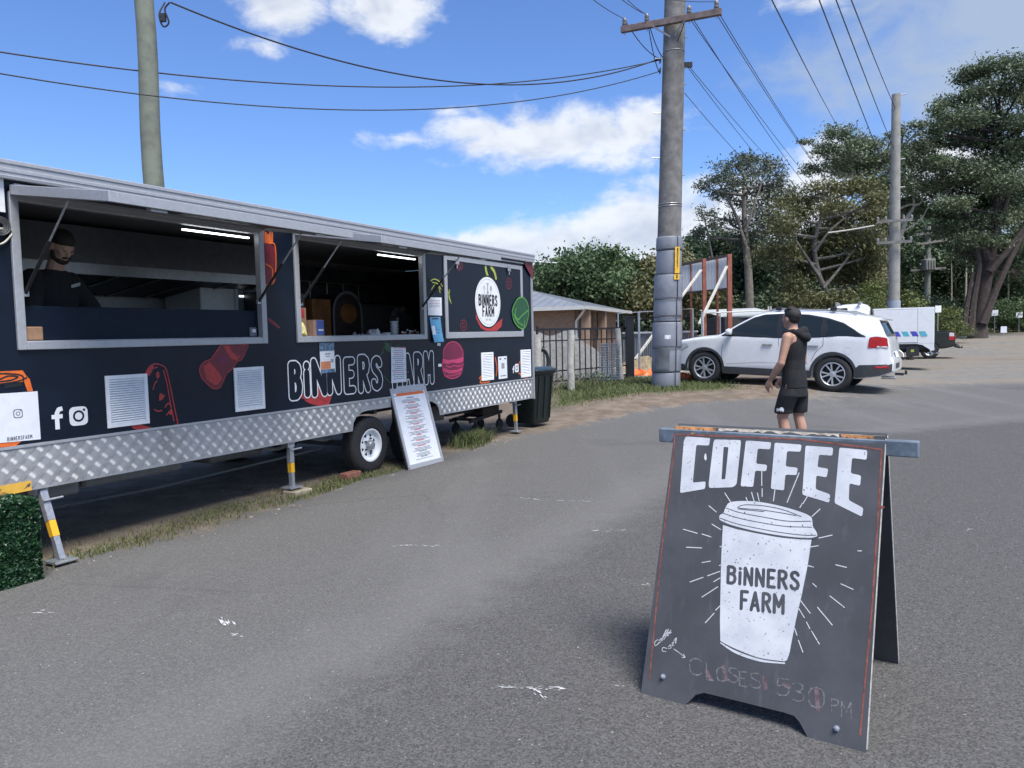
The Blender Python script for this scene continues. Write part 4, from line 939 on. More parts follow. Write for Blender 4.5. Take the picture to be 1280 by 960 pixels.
for k in range(6):
    o = ithing('hanging_utensil', ['short steel ladle', 'steel skimmer', 'steel serving spoon', 'long steel ladle', 'small steel scoop', 'wide steel strainer'][k]+' hanging from the rail in the second serving hatch', 'utensil', 7.0+k*.33, 1.98, 1.9, 'utensils hanging from the kitchen rail'); L = random.uniform(.22, .32); MB().tube([(0, 0, .3), (0, 0, .3-L)], .007, 6).build('handle', galv, o); MB().lathe([(0, -.05), (.035, -.03), (.045, .0), (.03, .02), (0, .025)], 12, Matrix.Translation((0, 0, .28-L))).build('bowl', galv, o, smooth=40)
MB().tube([TL(6.7, 2.285, 1.9), TL(9.2, 2.285, 1.9)], .009, 6).build('utensil_rail', galv, tr)
# a brown board on the first sill, glass at its far corner
ibox('brown_box', 'small brown cardboard box on the sill of the first serving hatch', 'box', *sorted((F(28, 420, .03)[0], F(51.5, 420, .03)[0])), HZ0+.064, F(40, 408.5, .03)[1], .0, .10, M('kraft_b', (.36, .21, .12), .7, var=.15))
o = ithing('napkin_holder', 'small grey napkin holder on the first serving hatch sill', 'napkin holder', 4.95, HZ0+.064, .06)
MB().box((-.04, -.03, 0), (.04, .03, .09)).build('holder', M('holder_grey', (.14, .16, .18), .4, .3), o, bevel=.01); MB().box((-.02, -.032, .04), (.02, -.0305, .07)).build('holder_label', paper, o)

# ================================================================== things standing by the trailer
# menu board leaning on the skirt
g_bl, g_br = G(510.5, 588), G(554, 576.5); exv = (g_br-g_bl).normalized()
nrm = Vector((0, 0, 1)).cross(exv).normalized()            # into the trailer side
if nrm.dot(TN) > 0: nrm = -nrm
Wm = (g_br-g_bl).length; Hm = .97; lean = rad(15)
upv = (Vector((0, 0, 1))*math.cos(lean)+nrm*math.sin(lean)).normalized(); outv = exv.cross(upv).normalized()
if outv.dot(TN) < 0: outv = -outv
mo = thing('menu_board', 'white printed menu board leaning against the trailer beside its wheel', 'menu board', g_bl)
def mp_(a, c, o=0.0): return exv*a+upv*c+outv*o
MB().prism(rect(0, 0, Wm, Hm), lambda u, v, d: mp_(u, v, d), .0, -.025).build('board', M('board_black', (.03, .03, .033), .5), mo)
m = MB()
for r in (rect(0, 0, .035, Hm), rect(Wm-.035, 0, Wm, Hm), rect(.035, 0, Wm-.035, .05), rect(.035, Hm-.075, Wm-.035, Hm)): m.prism(r, lambda u, v, d: mp_(u, v, d), .001, .014)
m.build('frame', alu_l, mo)
MB().prism(rect(.036, .051, Wm-.036, Hm-.076), lambda u, v, d: mp_(u, v, d), .001, .006).build('menu_sheet', paper, mo)
m = MB(); m.prism(rect(.10, Hm-.115, Wm-.06, Hm-.082), lambda u, v, d: mp_(u, v, d), .0062, .0072); m.build('orange_header', M('header_orange', (.62, .13, .03), .6), mo)
grn_t = M('text_green', (.08, .28, .09), .7, var=0)
for mt, sel in ((ink, 0), (inkr, 1), (grn_t, 2)):
    m = MB(); r = random.Random(9); v = Hm-.15; k = 0
    while v > .085:
        head = k % 4 == 0; kind = (2 if v < .22 else 1) if head and k > 3 else 0
        nl = 1 if head else 1; x0 = .5*Wm-(r.uniform(.05, .09) if head else r.uniform(.12, .185)); x1 = Wm-x0+r.uniform(-.01, .01); x = x0
        while x < x1:
            w = r.uniform(.008, .026)
            if kind == sel: m.prism(rect(x, v, min(x+w, x1), v+(.011 if head else .0062)), lambda u, v_, d: mp_(u, v_, d), .0062, .0068)
            x += w+.004
        v -= .021 if head else .0145; k += 1
    m.build('menu_print', mt, mo, recalc=False)
m = MB()
for a, c in ((.018, .02), (Wm-.018, .02), (.018, Hm-.02), (Wm-.018, Hm-.02)): m.lathe([(.006, .014), (.006, .018), (0, .019)], 8, basis(exv, upv, outv, mp_(a, c)))
m.build('screws', steel_d, mo)

# dark wheelie bin at the end of the trailer
bp_ = G(667, 534); bn = thing('wheelie_bin', 'dark green wheelie bin beside the far end of the food trailer', 'bin', (bp_.x-.02, bp_.y+.10, float(gz(bp_.x, bp_.y))+.012), math.pi/2-YAW-.15)
bgm = M('bin_green', (.010, .016, .015), .5, var=.2, spec=.4)
def rring(w, d, z, r=.05, ox=0, oy=0): return [Vector((x+ox, y+oy, z)) for x, y in rounded(rect(-w/2, -d/2, w/2, d/2), r, 3)]
MB().loft([rring(.42, .40, .06), rring(.44, .44, .12), rring(.54, .56, .84), rring(.58, .60, .86), rring(.58, .60, .90)]).build('body', bgm, bn, smooth=40)
MB().loft([rring(.60, .64, .895, .06), rring(.61, .66, .915, .06), rring(.60, .64, .935, .06), rring(.46, .5, .965, .06)]).build('lid', M('bin_lid', (.02, .035, .04), .35, var=.2), bn, smooth=40)
MB().tube([(-.25, .36, .86), (.25, .36, .86)], .016, 8).build('handle', bgm, bn, smooth=40)
for s in (-1, 1): MB().lathe([(0, -.025), (.10, -.025), (.11, 0), (.10, .025), (0, .025)], 18, basis((0, 1, 0), (0, 0, 1), (1, 0, 0), (s*.24, .24, .10))).build('wheel', rubber, bn, smooth=40)
MB().beam((-.25, .24, .1), (.25, .24, .1), .025, .025).build('axle', steel_d, bn)
m = MB()
for x in (-.17, 0, .17): m.beam((x, -.224, .14), (x, -.285, .82), .03, .02)
m.build('ribs', bgm, bn)
# small stack of dark clutter under the far end (folded trolley)
tp = TW(9.95, 0, .55); tl = thing('folded_trolley', 'dark folded trolley with small wheels lying under the trailer end', 'trolley', (tp.x, tp.y, .0), math.pi/2-YAW)
m = MB()
for y in (0, .35): m.beam((-.5, y, .24), (.45, y, .30), .04, .05)
for x in (-.4, .0, .4): m.beam((x, 0, .27+.03*x), (x, .35, .27+.03*x), .04, .04)
m.build('frame', steel_d, tl)
for x in (-.35, .38):
    for y in (.0, .35): MB().lathe([(0, -.02), (.085, -.02), (.10, 0), (.085, .02), (0, .02)], 16, basis((1, 0, 0), (0, 0, 1), (0, -1, 0), (x, y, .102))).build('wheel', rubber, tl, smooth=40); MB().beam((x, y, .1), (x, y, .26), .03, .03).build('wheel_fork', steel_d, tl)
MB().box((-.2, -.05, .30), (.3, .3, .42)).build('crate', M('crate_dark', (.03, .022, .02), .7, var=.3), tl, bevel=.01)

# artificial hedge block with a sign behind it
hg = G(53, 716); hu = hg.dot(TA); hoff = TN.dot(hg)-OFF
hx1 = F(47, 650, -.36)[0]; hx0 = hx1-1.0; hz = .53
hd_ = thing('artificial_hedge', 'dark green artificial boxwood hedge panel standing below the trailer skirt', 'hedge', TW((hx0+hx1)/2, 0, -.22), math.pi/2-YAW)
MB().box((-.48, -.14, .0), (.48, .14, hz-.03)).build('hedge_core', M('hedge_core', (.008, .016, .008), .9, var=.3), hd_)
def leafmat(name, c0, c1, rough=.55, tr_=.25):
    m = bpy.data.materials.new(name); m.use_nodes = True; nt = m.node_tree; q = NB(nt); bs = nt.nodes['Principled BSDF']
    a = q.n('ShaderNodeAttribute', attribute_name='v').outputs['Fac']; col = q.mix(a, c0+(1,), c1+(1,)); q.link(col, bs.inputs['Base Color']); bs.inputs['Roughness'].default_value = rough; bs.inputs['Specular IOR Level'].default_value = .35
    t = q.n('ShaderNodeBsdfTranslucent'); q.link(col, t.inputs[0]); mx = q.n('ShaderNodeMixShader'); mx.inputs[0].default_value = tr_
    q.link(bs.outputs[0], mx.inputs[1]); q.link(t.outputs[0], mx.inputs[2]); q.link(mx.outputs[0], nt.nodes['Material Output'].inputs[0]); return m
def leaves(name, P, size, mat, parent, aspect=.45, up=.35, vals=None, nrm=None):
    """one mesh of folded leaf quads at points P"""
    n = len(P); N = RNG.normal(0, 1, (n, 3)); N[:, 2] = np.abs(N[:, 2])*.6+up
    if nrm is not None: N = N*.8+nrm
    N /= np.linalg.norm(N, axis=1)[:, None]; A = RNG.normal(0, 1, (n, 3)); A -= (A*N).sum(1)[:, None]*N; A /= np.linalg.norm(A, axis=1)[:, None]+1e-9; B2 = np.cross(N, A)
    s = size*RNG.uniform(.6, 1.4, n)[:, None]; v = np.stack([P-A*s*.5, P+B2*s*aspect*.5-A*s*.05, P+A*s*.5-N*s*.1, P-B2*s*aspect*.5-A*s*.05], 1)
    me = bpy.data.meshes.new(name); me.vertices.add(4*n); me.vertices.foreach_set('co', v.reshape(-1).astype(np.float32))
    me.loops.add(4*n); me.loops.foreach_set('vertex_index', np.arange(4*n, dtype=np.int32)); me.polygons.add(n); me.polygons.foreach_set('loop_start', np.arange(0, 4*n, 4, dtype=np.int32))
    at = me.attributes.new('v', 'FLOAT', 'POINT'); at.data.foreach_set('value', np.repeat((vals if vals is not None else RNG.beta(2, 2.4, n)), 4).astype(np.float32))
    me.update(calc_edges=True); me.materials.append(mat); o = bpy.data.objects.new(name, me); COL.objects.link(o); o.parent = parent; return o
n = 15000; P0 = RNG.uniform(0, 1, (n, 3)); face = RNG.random(n)
P0 = np.column_stack([(P0[:, 0]-.5)*1.0, (P0[:, 1]-.5)*.32, P0[:, 2]*hz]); k = face < .62; P0[k, 1] = -.15-.012*RNG.random(k.sum()); k = (face >= .62) & (face < .82); P0[k, 2] = hz-.02+.02*RNG.random(k.sum()); k = face >= .82; P0[k, 0] = .49+.015*RNG.random(k.sum())
tag(leaves('hedge_leaves', P0, .030, leafmat('boxwood', (.010, .034, .016), (.05, .125, .055), .32, .1), hd_, .6, .3), kind='stuff')
sg = thing('camera_sign', 'yellow surveillance camera warning sign fixed above the artificial hedge', 'sign', TW(2.6, 0, -.02), math.pi/2-YAW)
q4 = [F(-30, 613, -.03), F(38.5, 600.5, -.03), F(39.5, 612.5, -.03), F(-30, 627, -.03)]
def sgp(a, c, o=0.0): t = Vector(q4[3]).lerp(Vector(q4[2]), a); p = t.lerp(Vector(q4[0]).lerp(Vector(q4[1]), a), c); return Vector((p.x-2.6, -.01-o, p.y))
MB().prism(rect(0, 0, 1, 1), lambda u, v, d: sgp(u, v, d), .0, .004).build('sign_plate', M('sign_yellow', (.74, .42, .06), .5, var=.08), sg)
def ftext(name, body, place, size, x0, y0, mat, parent):
    cu = bpy.data.curves.new(name, 'FONT'); cu.body = body; cu.size = size; t = bpy.data.objects.new(name, cu); COL.objects.link(t); bpy.context.view_layer.update()
    me = bpy.data.meshes.new_from_object(t.evaluated_get(bpy.context.evaluated_depsgraph_get())); bpy.data.objects.remove(t)
    for v in me.vertices: p = place(v.co.x+x0, v.co.y+y0); v.co = p
    me.materials.clear(); me.materials.append(mat); o = bpy.data.objects.new(name, me); COL.objects.link(o); o.parent = parent; return o
Ls = (Vector(q4[1])-Vector(q4[0])).length; Hs = (Vector(q4[1])-Vector(q4[2])).length
ftext('sign_text', 'Surveillance', lambda x, y: sgp(x/Ls, y/Hs, .005), Hs*.42, .015, Hs*.54, ink, sg); ftext('sign_text', 'Cameras In Use', lambda x, y: sgp(x/Ls, y/Hs, .005), Hs*.40, .005, Hs*.14, ink, sg)
flat('camera_symbol', [rounded([(.90, .55), (.97, .78), (.985, .60), (.93, .42)], .02), ell(.945, .52, .02, .16, 14), [(.865, .22), (.88, .32), (.91, .36), (.92, .48), (.90, .50), (.885, .38), (.865, .34)]], lambda a, c: sgp(a, c, .005), ink, sg)
MB().box((-.5, .0, .50), (.18, .03, .52)).build('sign_bracket', steel_d, sg)
# packing block under the middle jack and a brick at the tyre
o = ibox('timber_block', 'pale timber block under the middle jack leg of the trailer', 'block', 5.24, 5.47, .002, .056, -.11, .06, M('pale_timber', (.36, .31, .22), .8, var=.25, scale=12, bump=.2), bevel=.008)
o = ibox('red_brick', 'old red brick on the dirt in front of the trailer wheel', 'brick', 6.08, 6.31, .002, .078, -.02, .09, M('red_brick', (.24, .10, .07), .85, var=.3, scale=20, bump=.3), bevel=.006)

# ================================================================== coffee A-board in the foreground
BL, BR_ = G(801, 866.5), G(1082.5, 941); bx = (BR_-BL).normalized(); byp = Vector((-bx.y, bx.x, 0))
if byp.y < 0: byp = -byp
BW = (BR_-BL).length; RUN = .405; TOPZ = 1.075
bu = (Vector((0, 0, TOPZ))+byp*RUN); BH = bu.length; bu.normalize(); bnrm = bx.cross(bu).normalized()
if bnrm.y > 0: bnrm = -bnrm
ab = thing('coffee_a_board', 'black timber A-frame board with a painted white takeaway coffee cup', 'a-frame sign', (BL+BR_)/2)
ABO = (BL+BR_)/2
def BP(px, py): p = onpl(px, py, BL, bnrm); r = p-BL; return r.dot(bx), r.dot(bu)
def Bw(u, v, o=0.0): return BL-ABO+bx*u+bu*v+bnrm*o
char = bpy.data.materials.new('blackboard_paint'); char.use_nodes = True; q = NB(char.node_tree); bs = char.node_tree.nodes['Principled BSDF']; v_ = q.n('ShaderNodeTexCoord').outputs['Object']
c = q.mix(q.sstep(q.noise(v_, 3.0, 8, .6), .35, .7), (.052, .054, .060, 1), (.074, .077, .085, 1)); mp3 = q.n('ShaderNodeMapping'); q.link(v_, mp3.inputs[0]); mp3.inputs['Scale'].default_value = (1, 1, .12)
c = q.mix(q.m('MULTIPLY', q.sstep(q.noise(mp3.outputs[0], 26, 6, .6), .55, .75), .5), c, (.10, .10, .11, 1)); c = q.mix(q.m('MULTIPLY', q.sstep(q.noise(v_, 70, 5, .7), .68, .76), .6), c, (.16, .155, .15, 1))
q.link(c, bs.inputs['Base Color']); bs.inputs['Roughness'].default_value = .62; bs.inputs['Specular IOR Level'].default_value = .35
bpn = q.n('ShaderNodeBump'); bpn.inputs['Strength'].default_value = .15; bpn.inputs['Distance'].default_value = .004; q.link(q.noise(mp3.outputs[0], 60, 5, .6), bpn.inputs['Height']); q.link(bpn.outputs[0], bs.inputs['Normal'])
feet = [BP(780+x/3.2, 740+y/3.2) for x, y in ((245, 452), (262, 436), (285, 412), (320, 403), (500, 447), (640, 482), (680, 495), (702, 520), (735, 580))]
outl = [(0, 0), (feet[0][0], 0)]+feet[1:-1]+[(feet[-1][0], 0), (BW, 0), (BW, BH), (0, BH)]
def slab(name, poly, d0, d1, mat, place):
    V, T = cover([poly]); m = MB(); m.add([place(x, y, d0) for x, y in V], T); m.add([place(x, y, d1) for x, y in V], T); n = len(poly)
    for i in range(n):
        (a, c), (e, g) = poly[i], poly[(i+1) % n]; m.add([place(a, c, d0), place(e, g, d0), place(e, g, d1), place(a, c, d1)], [(0, 1, 2, 3)])
    return m.build(name, mat, ab, recalc=True)
fp_ = slab('front_panel', outl, 0, -.017, char, Bw)
bu2 = (Vector((0, 0, TOPZ))-byp*RUN).normalized()
def Bk(u, v, o=0.0): return BL-ABO+byp*(2*RUN+.03)+bx*u+bu2*v+bu2.cross(bx).normalized()*o
slab('back_panel', outl, 0, .017, char, Bk)
edge_m = M('weathered_ply_edge', (.46, .44, .40), .8, var=.25, scale=40)
m = MB(); m.beam(Bw(BW+.001, .01, -.0085), Bw(BW+.001, BH-.01, -.0085), .003, .0155, bnrm); m.beam(Bk(BW+.001, .01, .0085), Bk(BW+.001, BH-.01, .0085), .003, .0155, bnrm); m.build('panel_edge', edge_m, ab)
blue_t = M('blue_grey_timber', (.15, .19, .235), .75, var=.35, scale=9, bump=.25, dirt=((.33, .31, .28), .75, 9))
tc_ = BL-ABO+byp*(RUN+.012)+Vector((0, 0, TOPZ-.045))
rail = MB().beam(tc_-bx*.075, tc_+bx*(BW+.115), .045, .062).build('top_rail', blue_t, ab, bevel=.004)
# worn top edge, bare timber showing
rust = M('bare_worn_timber', (.42, .19, .07), .85, var=.55, scale=24, bump=.3); palew = M('pale_splinter', (.45, .40, .33), .85, var=.4, scale=30)
def ragged(u0, u1, vt, dv, n, sd):
    r = random.Random(sd); t = [(u0+(u1-u0)*i/n, vt) for i in range(n+1)]; return t+[(u0+(u1-u0)*i/n+r.uniform(-.003, .003), vt-dv*r.uniform(.15, 1)) for i in range(n, -1, -1)]
wp = lambda u, v: Bw(u, v, .0008)
flat('worn_edge', [ragged(.002, .19, BH-.001, .038, 14, 1)], wp, rust, ab); flat('worn_edge', [ragged(.70, BW-.04, BH-.001, .030, 12, 3)], wp, rust, ab); flat('worn_edge', [ragged(.2, .69, BH-.001, .014, 26, 2)], wp, palew, ab)
MB().prism(ragged(.0, BW, BH+.002, .004, 20, 4), lambda u, v, d: Bw(u, v, d), -.016, -.001).build('worn_top', palew, ab, recalc=True)
# painted red border lines
redl = M('faded_red_line', (.20, .060, .042), .8, var=.45, scale=30)
def ln(*pts): return [BP(*p) for p in pts]
flat('border_line', stroke(ln((843, 543), (843, 560), (827, 690), (812, 848)), .006, False)+stroke(ln((843, 543), (1000, 549), (1102, 562), (1098, 640), (1090, 760), (1075, 920)), .006, False)+stroke(ln((1099, 634), (1104, 634)), .010), lambda u, v: Bw(u, v, .0009), redl, ab)
# COFFEE
chalkw = bpy.data.materials.new('white_sign_paint'); chalkw.use_nodes = True; q = NB(chalkw.node_tree); bs = chalkw.node_tree.nodes['Principled BSDF']; v_ = q.n('ShaderNodeTexCoord').outputs['Object']
c = q.mix(q.sstep(q.noise(v_, 9, 7, .6), .3, .7), (.47, .485, .515, 1), (.59, .60, .62, 1)); c = q.mix(q.sstep(q.noise(v_, 95, 3, .55), .665, .69), c, (.06, .06, .065, 1)); c = q.mix(q.m('MULTIPLY', q.sstep(q.noise(v_, 30, 6, .7), .60, .72), .35), c, (.35, .36, .39, 1))
q.link(c, bs.inputs['Base Color']); bs.inputs['Roughness'].default_value = .6
z4 = lambda pts: [BP(840+x/4.923, 540+y/4.923) for x, y in pts]
LET = [([(85, 28), (237, 38), (228, 84), (150, 80), (128, 312), (208, 304), (204, 350), (50, 376), (52, 340), (72, 60)], None),
       ([(262, 46), (424, 50), (424, 72), (398, 322), (375, 340), (228, 345), (226, 320), (255, 66)], [(318, 92), (348, 94), (328, 290), (305, 292)]),
       ([(455, 52), (612, 64), (604, 108), (528, 102), (518, 195), (586, 202), (580, 242), (512, 238), (500, 338), (422, 334)], None),
       ([(632, 66), (798, 78), (792, 122), (708, 118), (700, 212), (774, 220), (768, 266), (698, 262), (690, 360), (608, 350)], None),
       ([(822, 84), (992, 96), (988, 146), (905, 140), (895, 216), (962, 226), (952, 280), (888, 268), (884, 352), (974, 384), (968, 436), (802, 386)], None),
       ([(1030, 96), (1202, 112), (1198, 172), (1108, 160), (1100, 254), (1164, 268), (1158, 332), (1092, 316), (1088, 420), (1178, 468), (1170, 522), (1000, 438)], None)]
for poly, hole in LET:
    flat('painted_letter', [rounded(z4(poly), .008)], lambda u, v: Bw(u, v, .0010), chalkw, ab, [rounded(z4(hole), .004)] if hole else ())
flat('paint_fleck', [z4([(205, 130), (212, 140), (214, 165), (207, 178), (198, 162), (200, 145)])], lambda u, v: Bw(u, v, .0010), chalkw, ab)
# cup
zc4 = lambda pts: [BP(870+x/4, 600+y/4) for x, y in pts]
lid = spline2([(160, 118), (180, 109), (240, 105), (320, 110), (430, 132), (530, 162), (574, 184), (582, 206), (585, 232), (600, 256), (606, 270), (602, 283), (560, 290), (440, 280), (300, 256), (180, 226), (124, 202), (117, 190), (120, 176), (138, 164), (146, 142), (160, 118)], 4)
body = [(135, 222)]+spline2([(137, 226), (210, 246), (300, 266), (440, 290), (578, 298)], 4)+[(560, 420), (530, 570), (500, 700), (480, 800), (467, 870), (455, 900)]+spline2([(440, 908), (380, 902), (300, 884), (200, 845), (122, 806)], 4)+[(120, 700), (126, 400)]
base = spline2([(121, 816), (200, 868), (320, 908), (445, 920)], 4)+spline2([(447, 911), (340, 897), (210, 856), (122, 809)], 4)
cup = flat('painted_cup', [zc4(body), zc4(lid), zc4(base)], lambda u, v: Bw(u, v, .0010), chalkw, ab)
dk = M('cup_line_paint', (.055, .058, .065), .65, var=.2)
L5 = [[(135, 166), (220, 192), (330, 214), (450, 232), (580, 236)], [(120, 190), (200, 218), (300, 240), (420, 262), (540, 276), (600, 276)], [(150, 140), (220, 163), (340, 186), (460, 206), (575, 206)], [(208, 139), (225, 128), (262, 124), (345, 130), (440, 150), (526, 183)], [(208, 139), (240, 143), (330, 150), (430, 165), (500, 178)], [(214, 145), (260, 150), (340, 158)]]
tag(flat('cup_lines', [p for l in L5 for p in stroke(spline2(zc4(l), 4), .0028, seg=6)]+[p for p in stroke(spline2(zc4([(128, 216), (200, 240), (300, 260), (430, 284), (560, 294), (600, 288)]), 4), .0065, seg=6)]+[p for p in stroke(spline2(zc4([(121, 806), (200, 850), (320, 892), (447, 910)]), 4), .0035, seg=6)], lambda u, v: Bw(u, v, .0016), dk, cup), kind='stuff')
z7 = lambda x, y: BP(900+x/6.857, 640+y/6.857)
def ptext(txt, bl, br, h, w, gap):
    (u0, v0), (u1, v1) = z7(*bl), z7(*br); e = Vector((u1-u0, v1-v0)); L = e.length; e.normalize(); f = Vector((-e.y, e.x)); out = []
    for p in text_polys(txt, 0, 0, L, h, w, gap=gap): out.append([(u0+e.x*a+f.x*c, v0+e.y*a+f.y*c) for a, c in p])
    return out
hB = (Vector(z7(68, 466))-Vector(z7(66, 604))).length; hF = (Vector(z7(182, 678))-Vector(z7(180, 826))).length
flat('cup_lettering', ptext('BiNNERS', (68, 606), (668, 664), hB, .20, .10)+ptext('FARM', (182, 828), (540, 868), hF, .19, .10), lambda u, v: Bw(u, v, .0016), dk, cup)
flat('cup_specks', [ell(*z7(x, y), r, r*1.3, 7) for x, y, r in [(117, 238, .0018), (445, 92, .0022), (606, 126, .003), (260, 400, .0025), (292, 368, .002), (140, 408, .0018), (178, 400, .0016), (36, 360, .0018), (75, 908, .0018), (380, 920, .0016), (442, 452, .0018), (525, 298, .0014), (160, 438, .0015), (728, 320, .0016), (460, 236, .0013), (152, 432, .0014)]], lambda u, v: Bw(u, v, .0018), dk, cup)
RAYS = [(162, 309, 200, 320), (213, 322, 238, 330), (170, 358, 212, 360), (232, 245, 252, 262), (240, 295, 264, 310), (213, 400, 236, 396), (180, 453, 216, 440), (228, 436, 262, 424), (245, 452, 262, 442), (213, 494, 256, 466), (222, 564, 246, 538), (250, 530, 262, 518), (275, 210, 292, 236), (348, 208, 355, 232), (364, 210, 369, 232), (333, 222, 337, 232), (376, 150, 376, 190), (377, 198, 377, 220), (412, 200, 408, 232), (478, 155, 445, 236), (500, 220, 488, 240), (487, 238, 480, 250), (535, 254, 513, 274), (532, 333, 568, 325), (510, 357, 530, 354), (578, 406, 607, 413), (500, 408, 517, 412), (592, 458, 625, 473), (562, 491, 601, 522), (528, 522, 568, 570), (515, 457, 525, 466), (482, 504, 508, 538), (475, 522, 492, 550), (498, 562, 507, 580), (512, 587, 533, 622), (476, 612, 488, 644), (466, 580, 472, 598), (638, 368, 648, 368), (262, 356, 268, 357), (260, 408, 266, 406)]
for x0, y0, x1, y1 in RAYS: flat('painted_ray', stroke([BP(780+x0/2.1825, 520+y0/2.1825), BP(780+x1/2.1825, 520+y1/2.1825)], .0036, True, 6), lambda u, v: Bw(u, v, .0010), chalkw, ab)
# chalk writing
chk = M('grey_chalk', (.125, .122, .128), .9, var=.5, scale=90); chkp = M('pink_chalk', (.13, .085, .095), .9, var=.4, scale=60); chkw = M('white_chalk', (.42, .43, .45), .9, var=.3, scale=90)
z8 = lambda x, y: BP(780+x/3.2, 740+y/3.2)
CH = [('C', 262, 262, 310, 330, 0), ('L', 330, 285, 358, 350, 0), ('O', 372, 300, 408, 355, 0), ('S', 418, 302, 455, 360, 0), ('E', 462, 318, 492, 375, 0), ('S', 505, 322, 545, 382, 0), ('5', 612, 345, 660, 412, 1), ('3', 676, 362, 718, 436, 1), ('0', 740, 378, 800, 460, 1), ('P', 830, 428, 858, 478, 1), ('M', 870, 438, 908, 500, 1)]
for ch, x0, yt, x1, yb, _ in CH:
    w = FONT[ch][0]
    flat('chalk_glyph', [p for l in FONT[ch][1] for p in stroke([z8(x0+(x1-x0)*a/w, yb+(yt-yb)*c_ + (x1-x0)*a/w*.12) for a, c_ in l], .0055, seg=6, wj=.4)], lambda u, v: Bw(u, v, .0009), chk, ab)
for l in ([(330, 318), (345, 345)], [(398, 300), (410, 350)], [(560, 345), (566, 385)], [(770, 395), (775, 470)], [(640, 370), (660, 380)]): flat('chalk_smudge', stroke([z8(*a) for a in l], .016, seg=8), lambda u, v: Bw(u, v, .0007), chkp, ab)
scr = [[(140, 205), (125, 215), (124, 200), (136, 190)], [(140, 195), (150, 185), (146, 200), (138, 203)], [(155, 180), (170, 150), (160, 175), (152, 196)], [(163, 176), (178, 148), (170, 172), (160, 190)], [(170, 172), (180, 160), (172, 176), (180, 172)], [(180, 166), (188, 152), (184, 165), (190, 162)],
       [(172, 226), (156, 222), (154, 236), (168, 238)], [(178, 220), (186, 212), (188, 224), (178, 226)], [(192, 206), (200, 200), (192, 214), (200, 212)], [(200, 196), (206, 186), (206, 206)], [(204, 190), (210, 184), (208, 202)], [(200, 228), (220, 242), (243, 260)], [(232, 262), (244, 261), (238, 248)]]
flat('chalk_note', [p for l in scr for p in stroke(spline2([z8(*a) for a in l], 4), .0030, seg=6)], lambda u, v: Bw(u, v, .0010), chkw, ab)
for x, y in ((158, 338), (852, 545)):
    u, v = z8(x, y); m = MB().lathe([(.011, 0), (.011, .006), (.0, .007)], 6, basis(bx, bu, bnrm, Bw(u, v, .0005))); m.lathe([(.0065, .006), (.0065, .016), (0, .018)], 8, basis(bx, bu, bnrm, Bw(u, v, .0005))); m.build('bolt', galv, ab)

# ================================================================== vehicles
carw = M('white_car_paint', (.74, .75, .76), .28, 0, var=.02, scale=4, coat=.8, spec=.5)
clad = M('dark_cladding', (.040, .042, .046), .6, 0, var=.15)
glass = M('tinted_glass', (.014, .019, .021), .07, 0, var=0, spec=.45)
lampr = M('tail_lamp_red', (.42, .012, .018), .15, 0, var=.1, coat=.8)
lampw = M('lamp_clear', (.62, .64, .66), .15, .2, var=.1, coat=.8)
alloy = M('alloy_silver', (.62, .63, .65), .3, .7, var=.05)
seam = M('panel_gap', (.02, .02, .022), .8, 0, var=0)
chrome = M('chrome', (.7, .71, .72), .15, .95, var=.04)
def interp(pts, x):
    p = sorted(pts); return float(np.interp(x, [a for a, _ in p], [c for _, c in p]))
def car_body(top, plan, zbot, stations, belt, roofw, nz=16, nr=10, corner=.07, crown=.05):
    """closed hull lofted along x; returns (MB, W) where W(x, z) is the half width"""
    def W_(x, z):
        w = interp(plan, x); zb = interp(belt, x)
        if z <= zb: t = (zb-z)/zb; return w*(1-.05*t*t-.02*max(0, (t-.55))*2)
        t = (z-zb)/(1.68-zb); return w*(1-(1-roofw)*t**1.15)
    rings = []
    for x in stations:
        zt = interp(top, x); zb0 = interp(zbot, x); zt = max(zt, zb0+.06)
        cz = min(corner, (zt-zb0)*.35); ws = []; half = []
        for i in range(nz+1):
            z = zb0+(zt-cz-zb0)*i/nz; half.append((W_(x, z)*(1-.10*max(0, 1-i/1.5) if i < 2 else 1), z))
        w1, z1 = half[-1]
        for i in range(1, nr+1):
            a = i/nr*math.pi/2; half.append((w1*(math.cos(a)**.55 if a < math.pi/2-1e-6 else 0), z1+cz*math.sin(a)**1.0+(crown*(1-abs(math.cos(a))) if zt > 1.3 else 0)))
        ring = [Vector((x, y, z)) for y, z in half]+[Vector((x, -y, z)) for y, z in reversed(half[:-1])]
        rings.append(ring)
    return MB().loft(rings), W_
def boolean_arches(o, cutters):
    for c in cutters:
        m = o.modifiers.new('cut', 'BOOLEAN'); m.operation = 'DIFFERENCE'; m.solver = 'EXACT'; m.object = c
    bpy.context.view_layer.update(); dg = bpy.context.evaluated_depsgraph_get()
    me = bpy.data.meshes.new_from_object(o.evaluated_get(dg)); o.modifiers.clear(); old = o.data; o.data = me
    for c in cutters: bpy.data.objects.remove(c)
    return o
def skin_patch(name, poly, W_, mat, parent, off=.006, side=1, grid=.06, holes=()):
    """sheet following the body side: poly in (x, z)"""
    return flat(name, [poly], lambda x, z: (x, side*(W_(x, z)+off), z), mat, parent, holes, grid)
def skin_line(name, pts, w, W_, mat, parent, off=.0065, side=1):
    return flat(name, stroke(pts, w, seg=6), lambda x, z: (x, side*(W_(x, z)+off), z), mat, parent, (), .07)
VA = rad(27.6)                                              # all three are parked nose in, side by side
VF = Vector((-math.cos(VA), math.sin(VA), 0))
